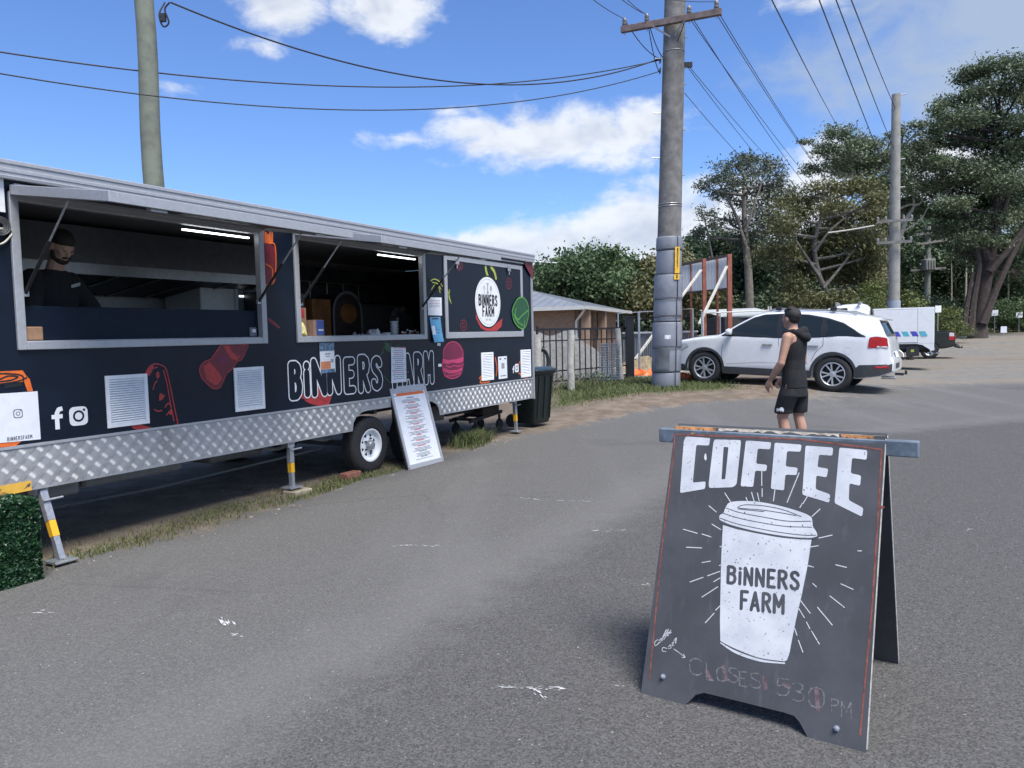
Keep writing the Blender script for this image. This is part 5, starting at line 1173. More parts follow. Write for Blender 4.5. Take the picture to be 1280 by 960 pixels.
def place_vehicle(root, near_rear_px, depth, wheel_x_rear, halfw, pitch=0.0, z=None, va=None):
    """put the vehicle so its near rear wheel's foot lies on that pixel column at that depth"""
    VF = Vector((-math.cos(va or VA), math.sin(va or VA), 0)); p = D(near_rear_px[0], near_rear_px[1], depth); lat = Vector((VF.y*-1, VF.x, 0))   # vehicle left in world
    o = Vector((p.x, p.y, 0))-VF*wheel_x_rear-lat*halfw
    root.location = (o.x, o.y, float(gz(o.x, o.y)) if z is None else z); root.rotation_euler = (0, -pitch, math.atan2(VF.y, VF.x))

# ------------------------------------------------------------------ white SUV
suv = thing('parked_suv', 'white five-door SUV with dark lower cladding parked beside the power pole', 'car')
TOP = [(2.28, .62), (2.25, .78), (2.16, .90), (2.0, .98), (1.6, 1.06), (1.12, 1.12), (1.0, 1.17), (.62, 1.40), (.30, 1.575), (.1, 1.625), (-.3, 1.655), (-.9, 1.65), (-1.5, 1.60), (-1.95, 1.535), (-2.10, 1.505), (-2.13, 1.46), (-2.28, 1.20), (-2.36, 1.02), (-2.38, .80), (-2.44, .70), (-2.44, .6)]
PLAN = [(2.28, .58), (2.22, .70), (2.05, .82), (1.8, .89), (1.4, .925), (0, .935), (-1.4, .925), (-1.9, .89), (-2.2, .82), (-2.36, .74), (-2.44, .68)]
ZB_ = [(2.28, .42), (2.2, .30), (1.9, .26), (1.0, .26), (-1.0, .26), (-1.9, .30), (-2.3, .38), (-2.44, .46)]
BELT = [(2.3, .9), (1.1, 1.05), (0, 1.08), (-1.2, 1.12), (-2.4, 1.16)]
ST = sorted(set([2.28, 2.26, 2.22, 2.16, 2.08]+list(np.linspace(2.0, -1.95, 46))+[-2.02, -2.08, -2.10, -2.12, -2.13, -2.16, -2.20, -2.24, -2.28, -2.32, -2.36, -2.38, -2.41, -2.44]))
hull, SW = car_body(TOP, PLAN, ZB_, ST, BELT, .74)
body = hull.build('body', carw, suv, smooth=32)
cut = []
for x in (1.35, -1.35):
    for s in (-1, 1):
        c = MB().lathe([(0, -.2), (.405, -.2), (.405, .2), (0, .2)], 40, basis((1, 0, 0), (0, 0, 1), (0, -1, 0), (x, s*.86, .375))).build('cutter', carw, suv); cut.append(c)
boolean_arches(body, cut)
for p in body.data.polygons: p.use_smooth = True
body.data.set_sharp_from_angle(angle=rad(30))
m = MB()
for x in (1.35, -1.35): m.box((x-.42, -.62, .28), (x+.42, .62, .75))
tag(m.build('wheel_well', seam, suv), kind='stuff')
for x in (1.35, -1.35):
    for s in (-1, 1): wheel('wheel', suv, Vector((x, s*.80, .368)), .368, .225, .238, alloy, 5, axis=(0, s, 0))
def ring_poly(cx, cz, r0, r1, a0, a1, n=22):
    o = [(cx+r1*math.cos(a), cz+r1*math.sin(a)) for a in np.linspace(a0, a1, n)]; i = [(cx+r0*math.cos(a), cz+r0*math.sin(a)) for a in np.linspace(a1, a0, n)]; return o+i
for s in (1, -1):
    g1 = skin_patch('side_window', rounded([(.90, 1.115), (.60, 1.315), (.34, 1.47), (.12, 1.545), (-.20, 1.57), (-.22, 1.095)], .02), SW, glass, suv, .006, s)
    g2_ = skin_patch('side_window', rounded([(-.30, 1.10), (-.28, 1.57), (-.75, 1.56), (-1.08, 1.50), (-1.10, 1.125)], .02), SW, glass, suv, .006, s)
    g3 = skin_patch('quarter_window', rounded([(-1.18, 1.13), (-1.16, 1.49), (-1.45, 1.42), (-1.70, 1.30), (-1.86, 1.17)], .03), SW, glass, suv, .006, s)
    skin_patch('window_surround', rounded([(1.0, 1.09), (.64, 1.325), (.34, 1.50), (.1, 1.575), (-.3, 1.60), (-.8, 1.585), (-1.2, 1.515), (-1.5, 1.42), (-1.95, 1.15), (-.2, 1.075)], .03), SW, M('black_trim', (.015, .016, .018), .35), suv, .0035, s)
    skin_patch('sill_cladding', [(.93, .262), (.93, .42), (-.93, .42), (-.93, .262)], SW, clad, suv, .010, s)
    for x in (1.35, -1.35): skin_patch('arch_cladding', ring_poly(x, .375, .402, .455, rad(-8), rad(188)), SW, clad, suv, .012, s, .08)
    skin_patch('bumper_cladding', [(-1.78, .31), (-1.76, .50), (-1.84, .58), (-2.2, .60), (-2.42, .62), (-2.42, .47), (-2.2, .37)], SW, clad, suv, .008, s)
    skin_patch('bumper_cladding', [(1.80, .27), (1.82, .42), (2.05, .45), (2.24, .47), (2.24, .36), (2.1, .29)], SW, clad, suv, .008, s)
    skin_line('door_seam', [(.93, .43), (.97, .7), (.93, 1.09)], .008, SW, seam, suv, .004, s); skin_line('door_seam', [(-.25, .43), (-.25, 1.09)], .008, SW, seam, suv, .004, s); skin_line('door_seam', [(-.92, .62), (-1.0, .80), (-1.14, .95), (-1.14, 1.12)], .008, SW, seam, suv, .004, s)
    skin_line('painted_crease_shade', [(.85, .48), (.2, .54), (-.85, .56)], .012, SW, M('crease_shadow', (.45, .46, .47), .4), suv, .0032, s)  # flat grey line: the shade of the door crease put into colour
    for hx in (-.02, -.95):
        y = SW(hx, .93); MB().box((hx-.11, s*(y+.004), .915), (hx+.11, s*(y+.034), .945)).build('door_handle', chrome, suv, bevel=.008)
    y = SW(.78, 1.12); m = MB(); m.loft([[Vector((.78+a*.06*k, s*(y+.05+(.0 if k else 0)+d), 1.19+c*.065*k)) for a, c in ((-1, -1), (1, -1), (1.1, .6), (0, 1.05), (-1, .8))] for k, d in ((.7, -.01), (1, .05), (1, .13), (.7, .19))]); m.build('wing_mirror', carw, suv, smooth=50, bevel=.01)
    MB().box((.74, s*(y-.02), 1.10), (.82, s*(y+.06), 1.15)).build('mirror_stalk', MATS['black_trim'], suv)
    skin_patch('tail_lamp', rounded([(-1.98, .93), (-2.0, 1.14), (-2.12, 1.165), (-2.31, 1.14), (-2.34, .93)], .03), SW, lampr, suv, .012, s, .04)
    skin_patch('reverse_lamp', rounded([(-2.14, .935), (-2.14, .975), (-2.32, .975), (-2.33, .935)], .01), SW, lampw, suv, .015, s, .04)
    skin_patch('head_lamp', rounded([(1.72, .84), (1.80, .90), (2.02, .86), (2.2, .76), (2.16, .70), (1.95, .72)], .02), SW, lampw, suv, .009, s, .04)
    skin_patch('bumper_reflector', rounded([(-2.12, .52), (-2.12, .57), (-2.36, .58), (-2.36, .53)], .015), SW, lampr, suv, .014, s, .04)
    m = MB(); m.tube([(.05, s*.60, 1.655), (-.1, s*.62, 1.70), (-1.5, s*.60, 1.665), (-1.7, s*.59, 1.60)], .018, 8); m.build('roof_rail', M('rail_grey', (.30, .31, .32), .4, .5), suv, smooth=40)
    skin_patch('fuel_flap' if s == 1 else 'side_badge', ell(-1.62, .86, .075, .075, 20), SW, M('paint_gap', (.55, .56, .57), .35), suv, .0015, s, None, [ell(-1.62, .86, .068, .068, 20)])
for x in (-.15, -1.25):
    b_ = MB().beam((x, -.66, 1.715), (x, .66, 1.715), .06, .03).build('roof_bar', MATS['black_trim'], suv, bevel=.008)
    for s in (-1, 1): MB().box((x-.06, s*.56, 1.665), (x+.06, s*.65, 1.745)).build('bar_foot', MATS['black_trim'], b_, bevel=.01)
def rear_x(y, z):
    zs = [.46, .6, .70, .80, 1.02, 1.20, 1.46, 1.505]; xs_ = [-2.44, -2.44, -2.44, -2.38, -2.36, -2.28, -2.13, -2.10]; return float(np.interp(z, zs, xs_))+.16*(abs(y)/.8)**3
flat('rear_window', [rounded([(-.66, 1.17), (.66, 1.17), (.58, 1.47), (-.58, 1.47)], .05)], lambda y, z: (rear_x(y*.8, z)-.045, y, z), glass, suv, (), .08)
for s in (-1, 1): flat('tail_lamp', [rounded([(s*.56, .93), (s*.74, .93), (s*.76, 1.13), (s*.60, 1.13)], .02)], lambda y, z: (rear_x(y, z)-.012, y, z), lampr, suv, (), .06)
flat('number_plate', [rect(-.19, .74, .19, .86)], lambda y, z: (rear_x(y, z)-.014, y, z), paper, suv, (), .1)
flat('bumper_cladding', [rounded([(-.60, .47), (.60, .47), (.62, .62), (-.62, .62)], .03)], lambda y, z: (rear_x(y, z)-.010, y, z), clad, suv, (), .1)
MB().loft([[Vector((-1.98, y, 1.535-.03*abs(y))) for y in (-.60, -.3, 0, .3, .60)]+[Vector((-1.98, y, 1.515-.03*abs(y))) for y in (.60, .3, 0, -.3, -.60)], [Vector((-2.24, y, 1.515-.03*abs(y))) for y in (-.54, -.3, 0, .3, .54)]+[Vector((-2.24, y, 1.50-.03*abs(y))) for y in (.54, .3, 0, -.3, -.54)]]).build('roof_spoiler', carw, suv)
flat('windscreen', [rounded([(-.66, 1.16), (.66, 1.16), (.54, 1.54), (-.54, 1.54)], .05)], lambda y, z: (float(np.interp(z, [1.12, 1.17, 1.40, 1.575], [1.12, 1.0, .62, .30]))+.02-.10*(abs(y)/.6)**2, y, z+.02), glass, suv, (), .1)
flat('grille', [rounded([(-.45, .62), (.45, .62), (.5, .74), (-.5, .74)], .04)], lambda y, z: (2.285-.05*(y/.5)**2, y, z), MATS['black_trim'], suv, (), .1)
m = MB(); m.box((-2.40, -.035, .36), (-2.56, .035, .41)); m.lathe([(0, 0), (.02, .0), (.025, .03), (.025, .06), (0, .075)], 10, Matrix.Translation((-2.60, 0, .40))); m.box((-2.63, -.03, .385), (-2.52, .03, .40)); m.build('tow_bar', steel_d, suv)
m = MB(); m.tube([(-2.2, .42, .33), (-2.46, .42, .33)], .035, 12); m.build('exhaust_tip', chrome, suv)
place_vehicle(suv, (1039.5, 490), 15.5, -1.35, .90, rad(2.7), .245, rad(33.5))

# ------------------------------------------------------------------ white service truck behind it
trk = thing('service_truck', 'white service truck with canopy body and blue teal stripe blocks parked behind the SUV', 'truck')
tb2 = MB().box((-2.62, -.98, .84), (-.62, .98, 2.16)).build('canopy_body', carw, trk, bevel=.03, bseg=2)
MB().prism([(-2.62, .60), (-2.615, .86), (-2.0, .86), (-2.25, .80), (-2.45, .66), (-2.52, .60)], lambda x, z, d: Vector((x, d, z)), .90, .975).build('rear_valance', carw, trk)
for s in (1, -1):
    pnl = MB().box((-2.08, s*.982, .90), (-.66, s*.992, 2.10)).build('canopy_door', carw, trk, bevel=.004)
    mm = MB()
    for r in (rect(-2.095, .885, -2.08, 2.115), rect(-.66, .885, -.645, 2.115), rect(-2.08, 2.102, -.66, 2.115), rect(-2.08, .885, -.66, .898)): mm.box((r[0][0], s*.9805, r[0][1]), (r[2][0], s*.9855, r[2][1]))
    mm.build('door_gap', M('gap_grey', (.16, .16, .17), .6), trk)
    sb1, sb2 = M('stripe_blue', (.06, .07, .42), .4, var=.05), M('stripe_teal', (.10, .42, .52), .4, var=.05)
    for k in range(8):
        x = -.70-k*.285
        if x-.3 < -2.62: break
        q_ = [(x, 1.30), (x-.20, 1.30), (x-.29, 1.12), (x-.09, 1.12)]
        MB().add([(a, s*.9945, c) for a, c in q_], [(0, 1, 2, 3)]).build('stripe_block', sb1 if k % 2 == 0 else sb2, trk, recalc=False)
    flat('round_emblem', [ell(-1.12, 1.15, .085, .085, 20)], lambda x, z: (x, s*.9965, z), M('emblem_grey', (.30, .36, .42), .5, var=.5, scale=40), trk, [ell(-1.12, 1.15, .05, .02, 14)])
    wheel('wheel', trk, Vector((-.90, s*.82, .39)), .39, .22, .215, white, 'sunray', axis=(0, s, 0), seg=28); wheel('wheel', trk, Vector((2.05, s*.82, .39)), .39, .22, .215, white, 'sunray', axis=(0, s, 0), seg=28)
    MB().tube([(-1.30, s*.95, .86), (-1.42, s*.96, .70), (-1.62, s*.96, .50), (-1.64, s*.96, .38)], .03, 8).build('mudguard_stay', white, trk, smooth=40)
    MB().box((-2.5, s*.35, .52), (2.6, s*.45, .66)).build('chassis_rail', steel_d, trk)
    MB().box((-2.15, s*.62, .40), (-1.72, s*.92, .80)).build('toolbox', M('toolbox_black', (.03, .03, .033), .5), trk, bevel=.02)
    MB().box((-1.98, s*.925, .55), (-1.88, s*.93, .64)).build('tool_label', M('label_lime', (.4, .5, .06), .5), trk)
MB().box((-2.58, -.9, .66), (-.6, .9, .84)).build('tray', steel_d, trk)
TT = [(2.9, .7), (2.85, .95), (2.6, 1.05), (1.9, 1.20), (1.25, 1.95), (.95, 2.22), (.4, 2.34), (-.2, 2.36), (-.45, 2.28), (-.50, 2.2)]
hull2, TWd = car_body(TT, [(2.9, .70), (2.6, .84), (2.0, .88), (-.5, .90)], [(2.9, .5), (2.0, .42), (-.5, .42)], sorted(set(list(np.linspace(2.9, -.5, 36)))), [(2.9, 1.0), (1, 1.2), (-.5, 1.25)], .84, corner=.12)
hull2.build('cab', carw, trk, smooth=32)
for s in (1, -1):
    skin_patch('cab_window', rounded([(1.55, 1.28), (1.05, 1.80), (.55, 1.84), (.5, 1.28)], .03), TWd, glass, trk, .008, s); skin_patch('cab_window', rounded([(.42, 1.28), (.45, 1.84), (-.3, 1.84), (-.35, 1.28)], .03), TWd, glass, trk, .008, s)
m = MB()
for x in (.65, -.15): m.beam((x, -.7, 2.45), (x, .7, 2.45), .05, .03)
for x in (.65, -.15):
    for y in (-.55, .55): m.box((x-.05, y-.04, 2.33), (x+.05, y+.04, 2.44))
m.build('roof_rack', M('rack_grey', (.4, .41, .42), .4, .4), trk)
MB().box((-2.68, -.9, .50), (-2.6, .9, .62)).build('rear_bumper', steel_d, trk)
m = MB().lathe([(0, 0), (.02, 0), (.03, .04), (.02, .06), (0, .07)], 8, Matrix.Translation((-2.8, 0, .5))); m.box((-2.84, -.03, .46), (-2.65, .03, .5)); m.build('tow_hitch', galv, trk)
trk.scale = (.915, .915, .915); place_vehicle(trk, (1101, 462), 25.6, -.90*.915, .92*.915, 0)

# ------------------------------------------------------------------ black utility pickup beyond
ute = thing('black_pickup', 'black dual-cab pickup with red tail lamp parked beyond the white truck', 'pickup')
blk = M('black_car_paint', (.010, .016, .015), .25, 0, var=.05, coat=.8)
UT = [(2.7, .7), (2.6, .95), (1.6, 1.05), (1.3, 1.12), (.7, 1.68), (.2, 1.74), (-.5, 1.72), (-.72, 1.66), (-.80, 1.30), (-.82, 1.22), (-2.35, 1.22), (-2.42, 1.18), (-2.44, .75)]
hull3, UW = car_body(UT, [(2.7, .70), (2.3, .86), (0, .92), (-2.2, .91), (-2.44, .86)], [(2.7, .5), (2.0, .42), (-2.0, .45), (-2.44, .55)], sorted(set(list(np.linspace(2.7, -2.4, 46))+[-.74, -.78, -.80, -.82, -.85, -2.42, -2.44])), [(2.7, 1.0), (-.8, 1.15), (-2.4, 1.3)], .80, corner=.05)
ub = hull3.build('body', blk, ute, smooth=32)
cut = []
for x in (1.55, -1.45):
    for s in (-1, 1): cut.append(MB().lathe([(0, -.2), (.42, -.2), (.42, .2), (0, .2)], 32, basis((1, 0, 0), (0, 0, 1), (0, -1, 0), (x, s*.86, .40))).build('cutter', blk, ute))
boolean_arches(ub, cut)
for x in (1.55, -1.45):
    for s in (-1, 1): wheel('wheel', ute, Vector((x, s*.78, .38)), .38, .23, .22, alloy, 6, axis=(0, s, 0), seg=28)
for s in (1, -1):
    skin_patch('tail_lamp', rounded([(-2.20, .84), (-2.20, 1.16), (-2.40, 1.16), (-2.42, .84)], .02), UW, lampr, ute, .010, s, .06)
    skin_patch('lamp_lens', rounded([(-2.21, 1.00), (-2.21, 1.15), (-2.39, 1.15), (-2.40, 1.00)], .02), UW, lampw, ute, .013, s, .06)
    skin_patch('side_window', rounded([(1.05, 1.17), (.68, 1.58), (.05, 1.64), (.02, 1.17)], .03), UW, glass, ute, .006, s); skin_patch('side_window', rounded([(-.05, 1.17), (-.02, 1.64), (-.55, 1.62), (-.62, 1.17)], .03), UW, glass, ute, .006, s)
    MB().box((-2.45, s*.55, .86), (-2.46, s*.82, 1.15)).build('tail_lamp', lampr, ute)
m = MB(); m.box((-2.62, -.86, .48), (-2.46, .86, .60)); m.box((-2.60, -.3, .60), (-2.47, .3, .64)); m.build('rear_bumper', M('bumper_dark', (.03, .03, .033), .5), ute, bevel=.02)
m = MB(); m.box((-2.78, -.03, .44), (-2.6, .03, .49)); m.lathe([(0, 0), (.02, 0), (.03, .05), (0, .07)], 8, Matrix.Translation((-2.74, 0, .49))); m.build('tow_bar', steel_d, ute)
MB().box((-2.458, -.2, .72), (-2.45, .2, .84)).build('number_plate', paper, ute)
MB().box((-2.36, -.82, 1.20), (-.84, .82, 1.235)).build('tonneau', M('tonneau', (.015, .015, .016), .6), ute)
p_ = D(1196, 440, 34.3); o_ = Vector((p_.x, p_.y, 0))+VF*2.55; ute.location = (o_.x, o_.y, float(gz(o_.x, o_.y))); ute.rotation_euler = (0, 0, math.atan2(VF.y, VF.x))

# ================================================================== poles and wires
conc = M('weathered_concrete', (.165, .16, .152), .85, 0, var=.28, scale=5, bump=.2, dirt=((.085, .082, .08), .6, 3))
conc_l = M('pale_concrete', (.27, .26, .235), .85, 0, var=.18, scale=4, bump=.15, dirt=((.20, .19, .17), .5, 2))
timb = M('green_grey_timber', (.16, .175, .14), .85, 0, var=.25, scale=4, bump=.25, dirt=((.12, .13, .09), .5, 4))
arm_m = M('crossarm_timber', (.15, .115, .11), .8, 0, var=.3, scale=9)
slv = M('grey_sleeve', (.20, .215, .25), .55, 0, var=.12, scale=3, dirt=((.09, .095, .10), .6, 1.6)); slv2 = M('grey_sleeve_dark', (.10, .11, .125), .55, 0, var=.25, scale=4)
ins = M('brown_insulator', (.20, .19, .18), .3, 0, var=.2); wire_m = M('cable_black', (.014, .014, .018), .5, 0, var=0); wire_g = M('bare_wire', (.06, .06, .075), .5, .3, var=0)
PB = G(832, 484); PY = PB.y
pt = D(846, -90, PY); ax = (pt-PB).normalized(); PH = (pt-PB).length
pole = thing('power_pole', 'thick grey concrete power pole wrapped in grey metal sleeves at its base', 'power pole', PB)
wpx = PY/FPX
def pr(h): return (16.6-3.9*h/7.7)*wpx if h < 7.7 else 12.7*wpx
MB().tube([ax*h for h in np.linspace(-.2, PH, 20)], [(15.6-2.8*max(0, h)/7.7)*wpx for h in np.linspace(-.2, PH, 20)], 24).build('shaft', conc, pole, smooth=40)
tn = (CAMP-PB); tn.z = 0; tn.normalize(); trt = Vector((tn.y*-1, tn.x, 0))
def hz_(py): # height on the pole axis for a pixel row
    best = min(np.linspace(0, PH, 800), key=lambda h: abs(proj(PB+ax*h)[1]-py)); return float(best)
rows = [483, 464.5, 434, 402.5, 395.5, 374, 344, 313, 296]
for i in range(len(rows)-1):
    h0, h1 = hz_(rows[i]), hz_(rows[i+1]); grow = .012*((i*7) % 3)
    for half in (0, 1):
        m = MB(); a0, a1 = (rad(-118), rad(38)) if half == 0 else (rad(42), rad(235))
        rr = lambda h: (17.3-4.2*h/3.4*.62)*wpx+grow+half*.006
        A = np.linspace(a0, a1, 12); base_d = [(tn*math.cos(a)+trt*math.sin(a)) for a in A]; vs = []
        for h, e in ((h0+.004, 0), (h0+.03, .008), (h1-.03, .004), (h1-.006, -.004)):
            vs += [ax*h+d*(rr(h)+e) for d in base_d]
        nA = len(A); m.add(vs, [(j*nA+k, j*nA+k+1, (j+1)*nA+k+1, (j+1)*nA+k) for j in range(3) for k in range(nA-1)])
        sl_ = m.build('sleeve', slv, pole, smooth=35, recalc=False)
        sm = sl_.modifiers.new('sheet', 'SOLIDIFY'); sm.thickness = .006
    if i in (2, 4, 5, 6):
        m = MB(); m.tube([ax*(h0+.0)+(tn*math.cos(a)+trt*math.sin(a))*(rr(h0)+.012) for a in np.linspace(rad(-115), rad(100), 14)], .008, 6); m.build('strap', slv2, pole)
def pole_patch(name, py0, py1, a0, a1, mat, off, par=None):
    h0, h1 = hz_(py0), hz_(py1); A = np.linspace(a0, a1, 8); m = MB()
    vs = [ax*h+(tn*math.cos(a)+trt*math.sin(a))*((17.3-4.2*h/3.4*.62)*wpx+off) for h in (h0, h1) for a in A]
    m.add(vs, [(k, k+1, 9+k, 8+k) for k in range(7)]); return m.build(name, mat, par or pole, smooth=40, recalc=False)
pole_patch('dark_patch', 461, 436, rad(-48), rad(12), slv2, .034)
tagp = pole_patch('number_strip', 343, 310.5, rad(24), rad(46), M('tag_yellow', (.72, .42, .03), .5), .05); pole_patch('number_strip', 351, 344.5, rad(22), rad(46), MATS['tag_yellow'], .05)
def pole_glyph(ch, py, sz, amid):
    h = hz_(py); w = FONT[ch][0]; R_ = (17.3-4.2*h/3.4*.62)*wpx+.054
    polys = [p for l in FONT[ch][1] for p in stroke([((a-w/2)*sz, (c-.5)*sz) for a, c in l], sz*.2, seg=6)]
    flat('number_glyph', polys, lambda u, v: ax*(h+v)+(tn*math.cos(amid+u/R_)+trt*math.sin(amid+u/R_))*R_, M('tag_black', (.02, .02, .02), .6), tagp)
for k, ch in enumerate('80557'): pole_glyph(ch, 314+k*5.3, .07, rad(35))
pole_glyph('8', 347.5, .07, rad(34))
m = pole_patch('white_tag', 423.5, 419, rad(-8), rad(14), paper, .03)
# step pegs
for k, (py, s) in enumerate([(50, 1), (88, 1), (73, -1), (108.5, 1), (141.5, -1), (165, 1), (197, -1), (221, 1)]):
    h = hz_(py); dr = (trt*s*.96+tn*.25).normalized(); r0 = (15.6-2.8*h/7.7)*wpx
    MB().tube([ax*h+dr*(r0-.04), ax*h+dr*(r0+(.17 if s < 0 else .06))], .011, 6).build('step_peg', galv, pole)
for py in (256, 259, 66): h = hz_(py); m = MB(); m.tube([ax*h+(tn*math.cos(a)+trt*math.sin(a))*((15.6-2.8*h/7.7)*wpx+.004) for a in np.linspace(0, 6.283, 24)], .007, 6, caps=False); m.build('band', galv, pole)
# crossarm, its right end nearer
cA, cB = D(776.5, 37.5, PY*1.02-.18), D(902, 14.5, PY*.965-.18)
cm = MB().beam(cA-PB, cB-PB, .10, .13).build('crossarm', arm_m, pole, bevel=.006)
for f in (.30, .62): MB().beam(cA.lerp(cB, f+.02)-PB+Vector((0, -.04, -.05)), ax*hz_(52)+tn*.18+trt*(-.03), .03, .03).build('arm_brace', galv, pole)
insP = []
for px, py, dz in ((781, 36, .16), (810, 30, .16), (863, 20, .16), (896, 14, .16)):
    f = (px-776.5)/(902-776.5); p = cA.lerp(cB, f); insP.append(p+Vector((0, 0, .22)))
    MB().tube([p-PB+Vector((0, 0, -.12)), p-PB+Vector((0, 0, .10))], .012, 6).build('insulator_pin', galv, pole); MB().lathe([(.02, .06), (.05, .08), (.055, .12), (.035, .14), (.05, .16), (.045, .22), (.02, .24), (0, .24)], 12, Matrix.Translation(p-PB)).build('insulator', ins, pole, smooth=50)
for py, s in ((74, -1), (87, -1), (83, 1)):
    h = hz_(py); MB().box(ax*h+trt*s*.22+Vector((-.05, -.05, -.05)), ax*h+trt*s*.34+Vector((.05, .05, .05))).build('cable_clamp', steel_d, pole)
def cable(label, P0, P1, via=None, sag=.3, r=.014, mat=wire_m, n=40, name='power_line', group='overhead power lines'):
    """hanging wire; sag is solved so that it passes the pixel via"""
    P0, P1 = Vector(P0), Vector(P1)
    def pts(s_): return [P0.lerp(P1, t)-Vector((0, 0, 4*s_*t*(1-t))) for t in np.linspace(0, 1, n)]
    if via:
        lo, hi = -.5, 4.0
        for _ in range(40):
            mid = (lo+hi)/2; Q = [proj(p) for p in pts(mid) if (p-CAMP).dot(FWD) > .2]; Q = sorted(Q); y = np.interp(via[0], [a for a, _ in Q], [c for _, c in Q])
            if y < via[1]: lo = mid
            else: hi = mid
        sag = lo
    o = MB().tube([p-P0 for p in pts(sag)], r, 5).build(name, mat, None, smooth=60, recalc=False); o.location = P0; return tag(o, label, 'power line', group)
# timber pole behind the trailer
TB = Vector((D(196.5, 300, 10.6).x, 10.6, 0)); tt = D(177.5, -45, 10.6)
tpole = thing('timber_pole', 'grey green timber power pole rising behind the food trailer', 'power pole', TB)
axs = (tt-TB)
MB().tube([axs*t+Vector((.012*math.sin(t*17), 0, 0)) for t in np.linspace(0, 1, 16)], [.150-.030*t for t in np.linspace(0, 1, 16)], 18).build('shaft', timb, tpole, smooth=40)
q0 = D(206, 3, 10.5)
MB().tube(catmull([q0-TB, D(199, 18, 10.45)-TB, D(204, 33, 10.45)-TB, D(211, 28, 10.45)-TB, D(206, 12, 10.45)-TB, D(212, 3, 10.45)-TB], 6), .012, 6).build('cable_loop', wire_m, tpole, smooth=40); MB().box(D(204, 22, 10.45)-TB-Vector((.03, .03, .05)), D(204, 22, 10.45)-TB+Vector((.03, .03, .05))).build('cable_joiner', steel_d, tpole)
pc1 = PB+ax*hz_(72)+trt*-.30; pc2 = PB+ax*hz_(88)+trt*-.30
cable('thick twisted black service cable running down from the timber pole', D(213, 3, 10.5), pc1, (420, 75), r=.013)
cable('black service cable arriving from the left above the trailer, upper of two', D(-160, 38, 9.0), pc1+Vector((0, 0, -.03)), (330, 103), r=.011)
cable('black service cable arriving from the left above the trailer, lower of two', D(-160, 62, 8.6), pc2, (400, 136.5), r=.0095)
for a, c, v in ((insP[0], pc1, .25), (insP[1], pc1+Vector((.1, 0, 0)), .3), (insP[1], pc2, .35), (insP[2], pc1+Vector((.2, -.1, 0)), .2)):
    MB().tube([a.lerp(c, t)-PB-Vector((0, 0, 4*v*.5*t*(1-t))) for t in np.linspace(0, 1, 14)], .010, 5).build('jumper', wire_m, pole, smooth=60)
# far concrete pole, top bare, two low arms
FPD = 31.0; fb_ = D(1117, 440, FPD); FB = Vector((fb_.x, FPD, float(gz(fb_.x, FPD)))); ft = D(1120.2, 118, FPD)
fpole = thing('far_concrete_pole', 'tall pale concrete pole with bare top and two low crossarms behind the truck', 'power pole', FB); fx = ft-FB; w2 = FPD/FPX
MB().tube([fx*t for t in np.linspace(0, 1, 12)], [(7.2-2.2*t)*w2 for t in np.linspace(0, 1, 12)], 20).build('shaft', conc_l, fpole, smooth=40)
def fh(py): return min(np.linspace(0, 1, 600), key=lambda t: abs(proj(FB+fx*t)[1]-py))
MB().tube([fx*fh(395)+Vector((0, 0, -.4)), fx*fh(376)], 7.4*w2, 20).build('base_sleeve', M('sleeve_blue_grey', (.30, .34, .40), .6), fpole, smooth=40)
for x0, y0, x1, y1 in ((1096, 277.5, 1141, 274.5), (1096, 304, 1140, 301.5)):
    a, c = D(x0, y0, FPD+.2-.35), D(x1, y1, FPD-.2-.35); MB().beam(a-FB, c-FB, .09, .11).build('crossarm', conc, fpole)
    for f in (.03, .25, .75, .97): MB().lathe([(.02, .04), (.05, .06), (.05, .16), (.02, .2), (0, .2)], 8, Matrix.Translation(a.lerp(c, f)-FB)).build('insulator', ins, fpole)
for py in (120, 200, 235): MB().tube([fx*fh(py), fx*fh(py)+Vector((.32, -.15, .02))], .02, 6).build('step_peg', galv, fpole)
for px, py, d_, sc in ((1028, 0, .0, 1), (1048, 0, .1, 1), (1068, 0, .2, 1)): pass
# high wires from above the camera to the far pole and from the near crossarm onwards
for k, (xt, yt, xe, ye, dt) in enumerate([(966, -6, 1048, 160, 12.0), (1026, -4, 1116, 235, 12.5), (1047, -4, 1117, 185, 13.0), (1066, -4, 1119, 135, 13.5)]):
    d0 = D(xt, yt, dt); e = D(xe, ye, FPD if k else 42.0); dirv = (d0-e).normalized(); cable(['overhead wire passing in front of the blue sky towards the middle trees', 'overhead wire reaching the far concrete pole lowest of three', 'overhead wire reaching the far concrete pole middle of three', 'overhead wire reaching the top of the far concrete pole'][k], d0+dirv*14, e, sag=.12, r=.011, mat=wire_g)
far_end = [D(1050, 262, 44), D(1040, 268, 44), D(1062, 258, 44), D(1064, 260, 44)]
for k, (p, e) in enumerate(zip([insP[2]+Vector((.02, 0, -.25)), insP[2]+Vector((.08, 0, -.25)), insP[3]+Vector((0, 0, -.25)), insP[3]+Vector((.06, 0, -.25))], far_end)):
    cable(['wire leaving the crossarm beside the pole shaft, left of its pair', 'wire leaving the crossarm beside the pole shaft, right of its pair', 'wire leaving the tip of the crossarm, left of its pair', 'wire leaving the tip of the crossarm, right of its pair'][k], p, e, sag=.35, r=.0085, mat=wire_g)
q1 = PB+ax*hz_(84)+trt*.32
cable('thin wire leaving the side clamp of the power pole, upper of two', q1, D(1030, 262, 44), sag=.3, r=.0075, mat=wire_g); cable('thin wire leaving the side clamp of the power pole, lower of two', q1+Vector((-.04, 0, 0)), D(1012, 262, 44), sag=.3, r=.0075, mat=wire_g)
cable('thin wire leaving the power pole below the side clamp', PB+ax*hz_(118)+trt*.25, D(985, 245, 44), sag=.3, r=.0075, mat=wire_g)
